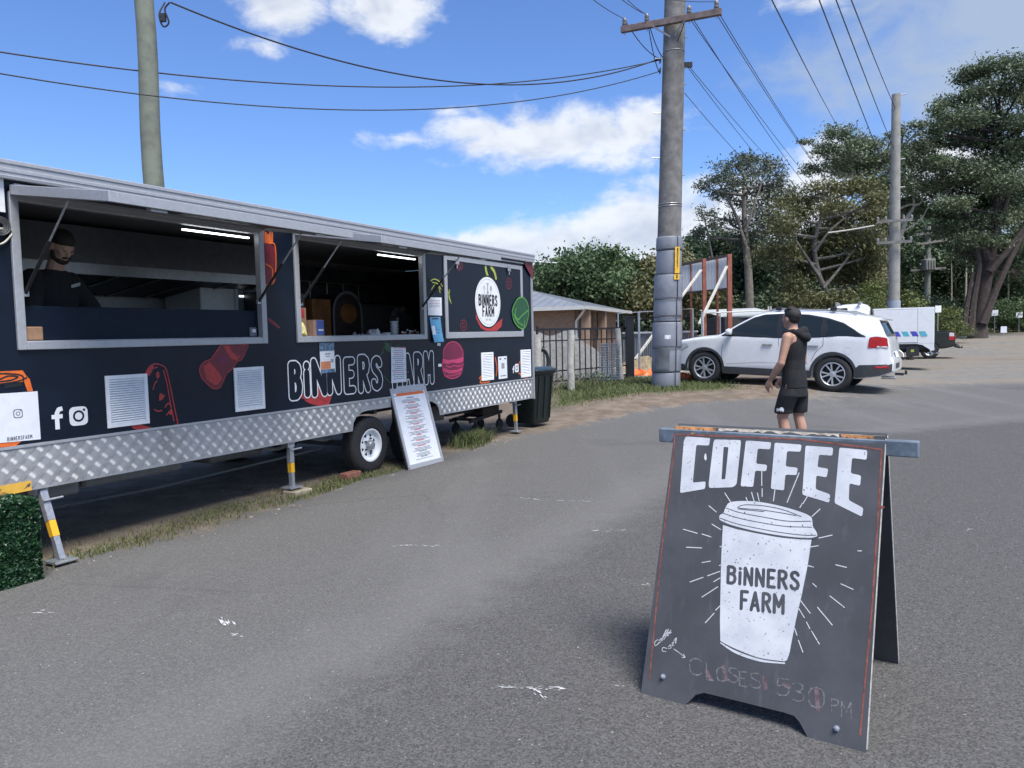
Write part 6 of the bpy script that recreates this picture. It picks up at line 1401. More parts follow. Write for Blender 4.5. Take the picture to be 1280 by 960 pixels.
for k, (xt, yt, i) in enumerate([(744, -6, 0), (780, -6, 1), (786, -6, 1), (838, -8, 3)]):
    e = insP[i]; d0 = D(xt, yt, PY*.80); dv = (d0-e); cable(['incoming wire at the left tip of the crossarm', 'incoming wire at the inner left insulator, left of its pair', 'incoming wire at the inner left insulator, right of its pair', 'incoming wire at the right tip of the crossarm'][k], e+dv*2.2, e, sag=.1, r=.0075, mat=wire_g)
cable('pale bare service wire in front of the trees by the far concrete pole', D(1035, 291, FPD-1), D(1092, 282, FPD-.3), sag=.02, r=.03, mat=M('pale_wire', (.42, .40, .36), .6))
# distant pole with transformer
XD = 58.0; xb = D(1158.5, 405, XD); XB = Vector((xb.x, XD, float(gz(xb.x, XD)))); xt = D(1160.5, 283, XD)
xpole = thing('transformer_pole', 'slim distant power pole carrying a grey transformer box and three crossarms', 'power pole', XB)
MB().tube([Vector((0, 0, 0)), xt-XB], [.24, .17], 12).build('shaft', M('pole_green_grey', (.20, .21, .19), .85), xpole, smooth=40)
for x0, y0, x1, y1 in ((1145, 293.5, 1177, 289.5), (1144.5, 306, 1183, 300), (1138, 338, 1182, 335)): MB().beam(D(x0, y0, XD-.3)-XB, D(x1, y1, XD-.3)-XB, .14, .16).build('crossarm', conc, xpole)
c_ = D(1160, 331, XD-.5)-XB; tbx = MB().box(c_-Vector((.40, .35, .42)), c_+Vector((.40, .35, .42))).build('transformer', M('transformer_grey', (.19, .20, .19), .6), xpole, bevel=.04)
for k in range(4): MB().box(c_+Vector((-.35+k*.2, -.42, -.3)), c_+Vector((-.28+k*.2, -.352, .3))).build('cooling_fin', MATS['transformer_grey'], tbx)
for k in range(3): MB().tube([c_+Vector((-.25+k*.25, 0, .42)), c_+Vector((-.25+k*.25, 0, .70))], .04, 6).build('bushing', ins, tbx)

# ================================================================== fence, house, yard
blkm = M('black_fence_steel', (.016, .017, .020), .5, .2, var=.2)
f_l, f_r = D(672.5, 470, 16.9), D(790, 466, 19.6)
def fz(p): return float(gz(p.x, p.y))
fd_ = (f_r-f_l); fd_.z = 0; FL = fd_.length; fd_.normalize(); fo = Vector((f_l.x, f_l.y, fz(f_l)+.06))
fence = thing('steel_fence', 'black tubular steel fence panels with vertical bars behind the timber posts', 'fence', fo)
def fp3(s, z): p = fo+fd_*s; return Vector((fd_.x*s, fd_.y*s, fz(p)+.06-fo.z+z))
topz = 1.5-fo.z+(416.8-410.5)*17/FPX
for z in (topz, topz-.26, .30, .06):
    MB().beam(fp3(0, z), fp3(FL, z-.0), .045 if z == topz else .028, .05 if z == topz else .028).build('rail', blkm, fence)
nb = 17
for k in range(nb+1):
    s = FL*k/nb; 
    if k in (0, nb): MB().beam(fp3(s, -.06), fp3(s, topz+.08), .06, .06).build('post', blkm, fence)
    else: MB().beam(fp3(s, .05), fp3(s, topz-.02), .030, .030).build('bar', blkm, fence)
pp = D(787.5, 470, 19.3); gp = thing('gate_post', 'thick black steel gate post at the end of the bar fence', 'post', (pp.x, pp.y, fz(pp)))
hgt = 1.5-fz(pp)+(416-397.5)*19.3/FPX; MB().box((-.10, -.10, 0), (.10, .10, hgt)).build('post', blkm, gp, bevel=.008); MB().box((-.115, -.115, hgt), (.115, .115, hgt+.03)).build('cap', blkm, gp)
oldt = M('pale_weathered_post', (.40, .39, .35), .9, 0, var=.22, scale=7, bump=.4, dirt=((.22, .21, .18), .6, 6))
for k, (px, pyb, pyt, dpt, w, lab) in enumerate([(713.5, 481, 412.5, 16.2, .155, 'weathered round timber post in front of the steel fence, by itself'), (776, 474, 410.5, 18.2, .14, 'weathered timber post leaning beside the black gate post'), (671, 492, 418, 14.5, .17, 'weathered timber post partly hidden behind the end of the trailer')]):
    p = D(px, pyb, dpt); g0 = fz(p); top = D(px-(4 if k == 1 else 0), pyt, dpt); t_ = thing('timber_post', lab, 'post', (p.x, p.y, g0-.05)); v = Vector((top.x-p.x, 0, top.z-g0+.05))
    MB().tube([v*t+Vector((.006*math.sin(9*t+k), 0, 0)) for t in np.linspace(0, 1, 8)], [w/2*(1.06-.1*t) for t in np.linspace(0, 1, 8)], 10).build('shaft', oldt, t_, smooth=50)
# roll of green-grey mesh tied on the fence and coiled hose
ml, mr = D(750, 470, 17.9), D(774, 470, 18.1)
mesh_o = thing('mesh_screen', 'blue grey wire mesh screen tied to the fence between the timber posts', 'mesh screen', (ml.x, ml.y, fz(ml)))
m = MB(); dv = mr-ml; dv.z = 0
for k in range(15): m.tube([dv*(k/14)+Vector((0, 0, .02)), dv*(k/14)+Vector((.01*math.sin(k), 0, .95+.03*math.sin(k*2.1)))], .009, 4)
for k in range(16): m.tube([dv*t+Vector((0, .01*math.sin(t*9+k), .04+k*.06)) for t in np.linspace(0, 1, 5)], .009, 4)
tag(m.build('wires', M('mesh_blue_grey', (.16, .20, .24), .6, .2), mesh_o), kind='stuff')
hp = D(678, 448, 16.7); ho_ = thing('coiled_hose', 'dark garden hose coiled over the left end of the bar fence', 'hose', (hp.x, hp.y, fz(hp)))
m = MB()
for k in range(5): m.tube([Vector(((.10+.012*k)*math.cos(a), -.03*k*.3, .62-(.0)+(.22+.015*k)*math.sin(a))) for a in np.linspace(0, 6.283, 22)], .014, 6, caps=False)
tag(m.build('coils', M('hose_dark', (.03, .045, .05), .5), ho_, smooth=50), kind='stuff')
MB().tube([(.05, 0, .84), (.04, .05, .98), (.0, .05, .90)], .012, 6).build('hook', blkm, ho_)
# house
HC = Vector((D(733, 384, 27).x, 27, 0)); e1 = Vector((-.943, .333, 0)); e2 = Vector((.333, .943, 0)); EZ = 1.5+(417-383.5)*27/FPX
hz0 = float(gz(HC.x, HC.y)); hs = thing('brick_house', 'low brick house with grey metal hip roof beyond the steel fence', 'house', (HC.x, HC.y, hz0))
brick = M('tan_brick', (.30, .185, .12), .85, 0, var=.12, scale=30); q = NB(brick.node_tree)
bt = q.n('ShaderNodeTexBrick'); tcb = q.n('ShaderNodeTexCoord'); mpb = q.n('ShaderNodeMapping'); q.link(tcb.outputs['Object'], mpb.inputs[0]); mpb.inputs['Rotation'].default_value = (rad(90), 0, 0); q.link(mpb.outputs[0], bt.inputs[0])
bt.inputs['Color1'].default_value = (.34, .21, .135, 1); bt.inputs['Color2'].default_value = (.27, .165, .105, 1); bt.inputs['Mortar'].default_value = (.30, .27, .23, 1); bt.inputs['Scale'].default_value = 4.2; q.link(bt.outputs[0], brick.node_tree.nodes['Principled BSDF'].inputs['Base Color'])
L1, L2, ez = 9.0, 8.6, EZ-hz0
def HP(a, c, z): v = e1*a+e2*c; return Vector((v.x, v.y, z))
def hbox(name, a0, a1, c0, c1, z0, z1, mat, bevel=0): 
    m = MB(); vs = [HP(a, c, z) for z in (z0, z1) for c in (c0, c1) for a in (a0, a1)]; m.add(vs, [(0, 1, 3, 2), (4, 6, 7, 5), (0, 4, 5, 1), (2, 3, 7, 6), (0, 2, 6, 4), (1, 5, 7, 3)]); return m.build(name, mat, hs, bevel=bevel)
hbox('wall', .6, L1-.5, .6, L2-.5, -.1, ez-.02, brick)
roofm = M('grey_roof_sheet', (.27, .285, .30), .45, .3, var=.08, scale=3)
rz = ez+.95; m = MB(); C4 = [HP(0, 0, ez), HP(L1, 0, ez), HP(L1, L2, ez), HP(0, L2, ez)]; Rg = [HP(3.6, L2/2, rz), HP(L1-3.6, L2/2, rz)]
m.add(C4+Rg, [(0, 1, 5, 4), (1, 2, 5), (2, 3, 4, 5), (3, 0, 4)]); m.build('roof', roofm, hs); 
m = MB()
for k in range(24):
    t = (k+.5)/24; a = L1*t; rr_ = min(1, min(a, L1-a)/3.6); p0, p1 = HP(a, 0, ez+.012), HP(a, L2/2*rr_, ez+(rz-ez)*rr_+.012); m.beam(p0, p1, .03, .02)
    c = L2*t; rr_ = min(c, L2-c)/(L2/2); p0, p1 = HP(0, c, ez+.012), HP(3.6*rr_, c, ez+(rz-ez)*rr_+.012); m.beam(p0, p1, .03, .02)
tag(m.build('roof_ribs', roofm, hs), kind='stuff')
for a, c, nm in ((HP(-.05, 0, ez-.03), HP(L1, 0, ez-.03), 'gutter'), (HP(0, -.05, ez-.03), HP(0, L2, ez-.03), 'gutter')): MB().beam(a, c, .13, .13).build(nm, M('gutter_pale', (.50, .50, .48), .5), hs)
hbox('soffit', .05, L1, .05, L2, ez-.07, ez-.045, M('soffit', (.35, .33, .30), .7))
hbox('recess_shade_panel', .585, .598, 1.3, 3.0, .0, 2.05, M('painted_recess_shade', (.02, .02, .024), .4)); w_ = hbox('window', .58, .597, 4.2, 6.0, .95, 2.05, M('window_dark', (.03, .035, .04), .1))  # first panel is a flat dark sheet painting the shade of the recess
MB().tube([HP(.1, .1, ez-.1), HP(.35, .35, ez-.35), HP(.52, .52, ez-.5), HP(.52, .52, .0)], .045, 8).build('downpipe', M('pipe_white', (.7, .7, .68), .5), hs)
for c in (.55, 3.3): hbox('brick_pier', .05, .35, c, c+.3, -.1, ez-.08, brick)
MB().tube([HP(2.9, 2.0, ez+.4), HP(2.9, 2.0, ez+1.95)], .025, 6).build('antenna_mast', galv, hs); am = MB().tube([HP(3.2, 1.6, ez+1.95), HP(1.8, 2.6, ez+1.85)], .018, 5)
for t in np.linspace(.1, .9, 6): c_ = HP(3.2, 1.6, ez+1.95).lerp(HP(1.8, 2.6, ez+1.85), t); am.tube([c_-Vector((.1, .25, 0)), c_+Vector((.1, .25, 0))], .01, 4)
am.build('antenna_boom', galv, hs)
# grey gravel mound behind the fence
mb_ = D(700, 440, 21.5); md = thing('gravel_mound', 'pale grey gravel mound heaped behind the black bar fence', 'mound', (mb_.x, mb_.y, fz(mb_)-.05))
N1, N2 = 40, 24; vs = []
for j in range(N2):
    for i in range(N1):
        a, c = i/(N1-1), j/(N2-1); x = -3.2+5.2*a; y = -1.6+3.2*c; h = 1.75*math.exp(-((x+2.2)/2.0)**2-(y/1.0)**2)+.85*math.exp(-((x-.4)/1.1)**2-(y/.9)**2); e = min(1, 6*min(a, 1-a))*min(1, 5*min(c, 1-c)); vs.append((x, y, e*(h*(1+.05*math.sin(x*7)+.05*math.sin(y*9+x*3))+random.uniform(-.02, .02))))
MB().add(vs, [(j*N1+i, j*N1+i+1, (j+1)*N1+i+1, (j+1)*N1+i) for j in range(N2-1) for i in range(N1-1)]).build('heap', M('pale_gravel', (.17, .165, .155), .95, 0, var=.2, scale=10, bump=.6, bscale=50), md, smooth=60, recalc=False)
# low metal boundary fence in the yard
bl_, br_ = D(770, 440, 27), D(872, 440, 25); bo = thing('metal_boundary_fence', 'low blue grey sheet metal fence with white top rail across the yard', 'fence', (bl_.x, bl_.y, fz(bl_)))
dv = br_-bl_; dv.z = 0; ht = 1.5-fz(bl_)+(415.5-429)*26/FPX+.0
for k in range(10):
    m = MB(); a0, a1 = dv*(k/10+.002), dv*((k+1)/10-.002); n8 = 8; vs = []
    for i in range(n8+1):
        p = a0.lerp(a1, i/n8)+Vector((0, .03*(i % 2), 0)); vs += [p, p+Vector((0, 0, ht+.35))]
    m.add(vs, [(2*i, 2*i+2, 2*i+3, 2*i+1) for i in range(n8)]); m.build('sheet', M('sheet_blue_grey', (.17, .19, .20), .5, .1, var=.1), bo, recalc=False)
MB().beam(Vector((0, -.03, ht+.36)), dv+Vector((0, -.03, ht+.36)), .05, .06).build('top_rail', M('rail_white', (.6, .61, .6), .5), bo)
# temporary wire fence panels
tfm = galv
def temp_panel(x0, yt0, x1, yt1, d0, d1, yb, label, vert=()):
    a, c = D(x0, yt0, d0), D(x1, yt1, d1); o = thing('temporary_fence_panel', label, 'fence panel', (a.x, a.y, fz(a)), group='temporary fence panels'); b0, b1 = Vector((0, 0, 0)), Vector((c.x-a.x, c.y-a.y, fz(c)-fz(a))); za, zc = a.z-fz(a), c.z-fz(c)
    fr_ = MB(); fr_.tube([b0+Vector((0, 0, .08)), b0+Vector((0, 0, za)), b1+Vector((0, 0, zc)), b1+Vector((0, 0, .08)), b0+Vector((0, 0, .08))], .021, 6); fr_.build('frame', tfm, o)
    m = MB(); n = max(8, int(b1.length/.09)); 
    for k in range(1, n): t = k/n; p = b0.lerp(b1, t); m.tube([p+Vector((0, 0, .08)), p+Vector((0, 0, za*(1-t)+zc*t))], .0022, 3, caps=False)
    for k in range(1, 9): m.tube([b0+Vector((0, 0, .08+(za-.08)*k/9)), b1+Vector((0, 0, .08+(zc-.08)*k/9))], .0022, 3, caps=False)
    tag(m.build('wire_infill', wire_g, o), kind='stuff'); return o
temp_panel(772.5, 392, 798, 390, 20.5, 20.8, 470, 'wire fence panel reaching from the timber post past the gate post'); temp_panel(799, 390, 846, 387.5, 20.8, 21.4, 470, 'wire fence panel ending behind the wrapped power pole'); temp_panel(846, 387, 866, 386, 21.0, 21.2, 470, 'narrow wire fence panel between the power pole and the rusty posts'); temp_panel(877, 390, 900, 391, 21.6, 21.8, 470, 'wire fence panel in front of the rusty billboard posts')
rl = thing('pipe_rail', 'thin pale pipe rail with a small end frame above the SUV bonnet', 'rail', (D(880, 391, 22).x, 22, fz(D(880, 391, 22))))
ro = Vector(rl.location); MB().tube([D(879, 391.5, 22)-ro, D(962, 388, 22)-ro], .02, 6).build('pipe', M('pipe_pale', (.55, .53, .48), .5), rl)
for x in (879, 960.5, 963.5): MB().tube([Vector((D(x, 388, 22).x-ro.x, 0, 0)), D(x, 383 if x > 900 else 390, 22)-ro], .022, 6).build('upright', MATS['pipe_pale'], rl)
# rusty billboard frame
rst = M('rusty_red_steel', (.26, .085, .055), .75, 0, var=.25, scale=6, dirt=((.38, .17, .11), .5, 3)); BD = 23.5
bb = thing('billboard_frame', 'rusty red steel billboard frame with translucent corrugated panels and pale braces', 'billboard'); bo_ = D(895, 420, BD); bb.location = (bo_.x, BD, fz(bo_)); bb0 = Vector(bb.location)
def bbp(x, y, d=BD): return D(x, y, d)-bb0
for x, yt, w, d in ((880, 323.5, .115, BD+.4), (911.5, 318.0, .135, BD)):
    t = bbp(x, yt, d); MB().beam(Vector((t.x, t.y, -.1)), t, w, w, (0, 1, 0)).build('post', rst, bb, bevel=.006)
for x, yt, d in ((863.5, 328, BD+.7), (896.5, 321.5, BD+.25), (851, 331, BD+.9)):
    t = bbp(x, yt, d+.25); MB().beam(Vector((t.x, t.y, -.1)), t, .06, .06, (0, 1, 0)).build('thin_post', rst, bb)
MB().beam(bbp(848, 331.5, BD+1.1), bbp(914, 318.5, BD+.1), .06, .08).build('top_beam', M('beam_dark', (.05, .035, .035), .7), bb); MB().beam(bbp(848, 367, BD+1.1), bbp(909, 361, BD+.1), .06, .06).build('bottom_beam', MATS['beam_dark'], bb)
pan = leafmat('translucent_sheet', (.74, .77, .79), (.80, .82, .84), .4, .55)
for x0, x1, f0, f1 in ((851, 862.8, 0, .2), (864.5, 878.5, .22, .45), (882.5, 895.5, .5, .72), (898, 909, .74, .95)):
    m = MB(); n8 = 14; vs = []
    for i in range(n8+1):
        x = x0+(x1-x0)*i/n8; d = BD+1.0-.9*(x-848)/66+.03*(i % 2)+.12; yt = 331.5-13*(x-848)/66+2; yb = 363.5+(1 if x < 880 else 0)-2*(x-848)/66
        vs += [bbp(x, yb, d), bbp(x, yt, d)]
    m.add(vs, [(2*i, 2*i+2, 2*i+3, 2*i+1) for i in range(n8)]); m.build('panel', pan, bb, recalc=False)
pb_ = M('pale_brace', (.56, .53, .46), .7)
MB().beam(bbp(876.5, 337.5, BD+.2), Vector((bbp(794, 449, 21.3).x, bbp(794, 449, 21.3).y, bbp(794, 449, 21.3).z)), .07, .05).build('brace', pb_, bb); MB().beam(bbp(908.5, 333, BD-.15), bbp(874, 405, BD-1.2), .07, .05).build('brace', pb_, bb)
# pale green shed behind the SUV bonnet
sd = D(930, 420, 27.5); sh = thing('green_shed', 'pale green corrugated shed wall behind the SUV bonnet', 'shed', (sd.x, 27.5, fz(sd))); s0 = Vector(sh.location)
gsm = M('pale_green_sheet', (.20, .27, .20), .6, .1, var=.12, scale=4); m = MB(); vs = []; n8 = 70
A0, A1 = D(903, 396, 27.8)-s0, D(975, 393.5, 27.2)-s0
for i in range(n8+1):
    p = A0.lerp(A1, i/n8); vs += [Vector((p.x, p.y+.03*(i % 2), -.1)), Vector((p.x, p.y+.03*(i % 2), p.z))]
m.add(vs, [(2*i, 2*i+2, 2*i+3, 2*i+1) for i in range(n8)]); m.build('wall', gsm, sh, recalc=False)
m = MB(); m.add([A0+Vector((-.1, -.15, .0)), A1+Vector((.1, -.15, .0)), A1+Vector((.1, 3, .35)), A0+Vector((-.1, 3, .35))], [(0, 1, 2, 3)]); m.build('roof', M('shed_roof', (.45, .47, .45), .5), sh); MB().beam(A0+Vector((0, -.1, 0)), A1+Vector((0, -.1, 0)), .06, .10).build('fascia', M('fascia_pale', (.5, .54, .5), .5), sh); MB().box((A0.x, .0, -.1), (A1.x, 3.0, A0.z-.03)).build('interior', M('shed_dark', (.03, .03, .03), .8), sh)
for x, z0, z1 in ((912, .2, 1.0), (916, .2, .6)): p = D(x, 400, 26.8)-s0; MB().box((p.x-.12, p.y-.05, 0), (p.x+.12, p.y+.05, z1)).build('leaning_sheet', paper, sh)
# orange safety netting and boards near the pole
orm = M('orange_plastic', (.75, .16, .03), .5, var=.15)
for k, (px, py, w, lab) in enumerate([(800, 470.5, .34, 'crumpled orange barrier netting bundle beside the gate post'), (816, 470, .2, 'small orange netting scrap next to the wrapped pole'), (857, 472.5, .27, 'orange plastic bag lying in front of the SUV wheel')]):
    p = G(px, py) if k < 2 else G(px, 476); o = thing('orange_netting' if k < 2 else 'orange_bag', lab, 'netting' if k < 2 else 'bag', (p.x, p.y, p.z)); m = MB().lathe([(w, 0), (w*1.05, .05), (w*.8, .13), (w*.35, .18), (0, .19)], 14); m.v = [(x*random.uniform(.8, 1.15), y*random.uniform(.8, 1.1), z*random.uniform(.6, 1.2)) for x, y, z in m.v]; m.build('folds', orm, o)
p = G(790, 473); o = MB().box((-.6, -.04, 0), (.55, .04, .05)).build('white_board', M('board_pale', (.55, .55, .52), .7), None); o.location = (p.x, p.y, p.z+.01); tag(o, 'pale timber board lying on the ground by the gate post', 'board')
ym = D(815, 452, 22.5); o = thing('dirt_mound', 'small brown dirt mound with weeds inside the yard', 'mound', (ym.x, ym.y, fz(ym)-.05)); vs = []
for j in range(14):
    for i in range(22): a, c = i/21*2-1, j/13*2-1; vs.append((a*1.6, c*.9, .5*max(0, 1-a*a)*max(0, 1-c*c)*random.uniform(.7, 1.2)))
MB().add(vs, [(j*22+i, j*22+i+1, (j+1)*22+i+1, (j+1)*22+i) for j in range(13) for i in range(21)]).build('heap', M('tan_dirt', (.32, .25, .15), .95, var=.3, scale=6, bump=.5), o, recalc=False)
# small white marker signs
for px, pyt, pyb, d, w, lab in ((1172.5, 382, 415, 40, .16, 'white square sign on a thin post behind the black pickup'), (1243.5, 387.5, 412, 56, .24, 'small white sign near the trees, left of two'), (1274, 390, 412, 56, .24, 'small white sign near the trees, right of two'), (1254.5, 408, 418, 50, .2, 'low white marker post at the edge of the grass')):
    t = D(px, pyt, d); g = fz(t); o = thing('marker_sign', lab, 'sign', (t.x, d, g)); MB().tube([(0, 0, 0), (0, 0, t.z-g)], .025, 6).build('post', galv, o); MB().box((-w, -.03, t.z-g-.36 if d < 45 else t.z-g-.42), (w, -.005, t.z-g)).build('plate', paper, o)

# ================================================================== trees
bark_g = M('grey_bark', (.16, .145, .125), .9, 0, var=.3, scale=5, bump=.4); bark_d = M('dark_bark', (.055, .042, .038), .95, 0, var=.35, scale=5, bump=.5); bark_p = M('pale_bark', (.36, .33, .28), .85, 0, var=.2, scale=4)
lf_mid = leafmat('leaf_mid_green', (0.043, 0.080, 0.033), (0.140, 0.205, 0.091), .55, .22)
lf_gum = leafmat('leaf_gum', (0.054, 0.087, 0.045), (0.203, 0.245, 0.140), .45, .2)
lf_grey = leafmat('leaf_grey_green', (0.054, 0.077, 0.054), (0.193, 0.216, 0.154), .45, .2)
lf_olive = leafmat('leaf_olive', (0.064, 0.074, 0.029), (0.213, 0.205, 0.092), .55, .25)
lf_dark = leafmat('leaf_dark', (0.033, 0.057, 0.033), (0.109, 0.163, 0.081), .6, .15)
lf_light = leafmat('leaf_light', (0.069, 0.104, 0.028), (0.180, 0.200, 0.068), .55, .3)
def clump_points(cl, depth, dens, spread, sub=9):
    """leaf positions (world) for pixel ellipses cl at about that depth, plus clump centres"""
    out = []; vals = []; cen = []
    for c in cl:
        px, py, rx, ry = c[:4]; rx, ry = rx*1.32, ry*1.55; k = depth/FPX; RX, RY = rx*k, ry*k; RD = (RX+RY)*.5*1.1; dd = c[4] if len(c) > 4 else random.uniform(-1, 1)*spread
        C = np.array(D(px, py, depth+dd)); cen.append(Vector(C)); n = int(1.45*dens*math.pi*RX*RY); tone = RNG.uniform(-.14, .14)
        sc = RNG.normal(0, 1, (sub, 3)); sc /= np.linalg.norm(sc, axis=1)[:, None]; sc *= RNG.uniform(.15, .95, (sub, 1)); sc[:, 2] = np.where(sc[:, 2] < -.35, -sc[:, 2]*.6, sc[:, 2])
        st = RNG.uniform(-.12, .12, sub); i = RNG.integers(0, sub, n); q = sc[i]+RNG.normal(0, 1, (n, 3))*np.array([.30, .30, .24])
        out.append(C+q*np.array([RX, RD, RY])); vals.append(np.clip(RNG.beta(2.2, 2.6, n)+tone+st[i], 0, 1))
    return np.concatenate(out), np.concatenate(vals), cen
def tree(label, depth, cl, trunk, leafm, barkm, dens=260, size=.25, spread=1.6, aspect=.42, name='tree', limbs=True, limb_r=.09, extra=(), group=None, sub=9, bare=()):
    """trunk: (px, py, radius m) from the base up; foot on the terrain"""
    pts = [D(x, y, depth) for x, y, _ in trunk]; base = Vector((pts[0].x, depth, float(gz(pts[0].x, depth)))); pts[0] = base-Vector((0, 0, .1))
    t = thing(name, label, 'tree', base, 0, group); rs = [r for _, _, r in trunk]
    P, v, cen = clump_points(cl, depth, dens, spread, sub)
    m = MB(); cp_ = catmull([p-base for p in pts], 5); n = len(cp_); rr = np.interp(np.linspace(0, len(rs)-1, n), range(len(rs)), rs); m.tube(cp_, list(rr), 12); m.build('trunk', barkm, t, smooth=50)
    if limbs:
        lm = MB()
        for c in cen:
            cands = [p for p in cp_ if p.z+base.z < c.z-.25] or [cp_[0]]; p0 = min(cands, key=lambda p: (p+base-c).length+.0); e = c-base; r0 = limb_r*random.uniform(.7, 1.2)
            mid = p0.lerp(e, .5)+Vector((random.uniform(-.3, .3), random.uniform(-.3, .3), -.06*(e-p0).length*random.uniform(-.3, 1.2)))
            cv_ = catmull([p0, mid, e], 5); lm.tube(cv_, [r0*(1-.75*k/(len(cv_)-1)) for k in range(len(cv_))], 6)
            for _ in range(3):
                e2 = e+Vector(RNG.normal(0, .55, 3)*(c-(base+p0)).length*.28); lm.tube([cv_[6], cv_[6].lerp(e2, .5)+Vector((0, 0, -.1)), e2], [r0*.45, r0*.3, r0*.12], 5)
        for l in list(extra):
            pp = catmull([D(x, y, depth-.4)-base for x, y, _ in l], 5); rr = np.interp(np.linspace(0, len(l)-1, len(pp)), range(len(l)), [r for _, _, r in l]); lm.tube(pp, list(rr), 7)
        lm.build('limbs', barkm, t, smooth=50)
    for l in bare:
        pp = catmull([D(x, y, depth-1.2)-base for x, y, _ in l], 5); rr = np.interp(np.linspace(0, len(l)-1, len(pp)), range(len(l)), [r for _, _, r in l]); MB().tube(pp, list(rr), 7).build('bare_limb', bark_p, t, smooth=50)
    leaves('crown', P-np.array(base), size*.78, leafm, t, aspect, .35, v); return t
# round tree behind the house
tree('dense rounded mid green tree behind the house roof', 40, [(700, 352, 26, 22), (725, 336, 28, 22), (750, 332, 24, 20), (772, 346, 24, 24), (690, 368, 22, 14), (715, 372, 30, 18), (745, 362, 34, 22), (778, 372, 26, 20), (735, 385, 40, 14), (762, 318, 9, 8), (706, 330, 9, 8), (790, 360, 12, 16), (682, 352, 9, 8)], [(745, 400, .28), (745, 380, .22), (742, 350, .12)], lf_mid, bark_d, 210, .26, 1.8, .6)
tree('darker olive tree with yellowish leaves beside the wrapped pole', 38, [(800, 336, 12, 8), (812, 350, 20, 16), (803, 372, 24, 18), (830, 335, 18, 18), (835, 365, 26, 24), (860, 350, 22, 24), (870, 378, 26, 18), (790, 388, 22, 10), (815, 392, 30, 10)], [(830, 402, .22), (828, 375, .16), (830, 345, .08)], lf_olive, bark_d, 210, .26, 1.5, .55)
# dark mass behind the billboard
tree('dark dense tree behind the rusty billboard frame', 47, [(880, 318, 22, 16), (900, 305, 20, 14), (862, 335, 20, 18), (905, 335, 30, 24), (880, 365, 34, 24), (925, 365, 34, 28), (935, 325, 26, 22), (900, 388, 40, 14), (868, 300, 10, 8)], [(900, 405, .3), (900, 370, .25), (902, 320, .1)], lf_dark, bark_d, 210, .30, 2.2, .55)
tree('very dark bushy tree standing behind the white SUV roof', 46, [(955, 340, 28, 24), (985, 350, 30, 28), (965, 375, 34, 20), (1000, 378, 34, 18), (940, 385, 28, 14), (975, 318, 22, 16), (1010, 350, 24, 26)], [(975, 405, .3), (975, 365, .22), (972, 330, .1)], lf_dark, bark_d, 220, .30, 2.0, .55)
# grey green gum
tree('tall open grey green gum tree with see-through crown', 42, [(918, 207, 20, 10), (938, 204, 18, 10), (956, 214, 18, 12), (900, 222, 18, 10), (886, 236, 11, 8), (972, 228, 14, 12), (985, 242, 10, 9), (928, 228, 22, 12), (950, 238, 20, 13), (910, 245, 16, 10), (966, 255, 18, 12), (930, 258, 16, 10), (948, 274, 18, 12), (880, 268, 10, 8), (893, 282, 9, 7), (912, 278, 12, 8), (872, 292, 10, 9), (926, 296, 14, 12), (960, 286, 20, 14), (942, 304, 20, 14)],
     [(938, 405, .26), (936, 350, .22), (932, 300, .18), (930, 260, .13), (930, 220, .07)], lf_grey, bark_g, 210, .23, 1.4, .36, extra=[[(933, 310, .10), (920, 270, .08), (905, 240, .05), (896, 225, .03)], [(931, 290, .09), (945, 250, .06), (955, 220, .03)], [(892, 330, .06), (886, 300, .05), (880, 270, .03)]], sub=7)
# olive wattle in front
tree('broad olive tree with flat layered crown and twisted limbs', 36, [(985, 258, 18, 9), (1008, 246, 24, 10), (1038, 238, 26, 10), (1070, 238, 26, 11), (1095, 250, 16, 12), (972, 285, 20, 14), (1000, 272, 24, 12), (1062, 268, 28, 14), (1092, 280, 18, 16), (975, 318, 22, 16), (1005, 335, 24, 16), (1070, 310, 30, 18), (1092, 318, 18, 22), (1040, 345, 28, 18), (1078, 348, 28, 20), (990, 360, 24, 16), (1025, 375, 34, 14), (1060, 380, 30, 12), (1030, 262, 20, 9), (1098, 365, 16, 18), (1035, 300, 34, 18, 1.5), (1050, 285, 30, 14, 1.8), (1010, 300, 24, 16, 1.8), (1060, 335, 30, 16, 1.5), (1020, 330, 26, 14, 1.6)],
     [(1042, 405, .20), (1034, 372, .15), (1024, 345, .12), (1018, 310, .10), (1024, 280, .07), (1035, 250, .04)], lf_olive, bark_g, 290, .24, 1.6, .34, extra=[[(1024, 345, .08), (1002, 312, .06), (985, 285, .04), (978, 272, .02)], [(1018, 315, .07), (1038, 288, .05), (1062, 268, .03)], [(1030, 360, .07), (1058, 325, .05), (1085, 290, .03)]], sub=7)
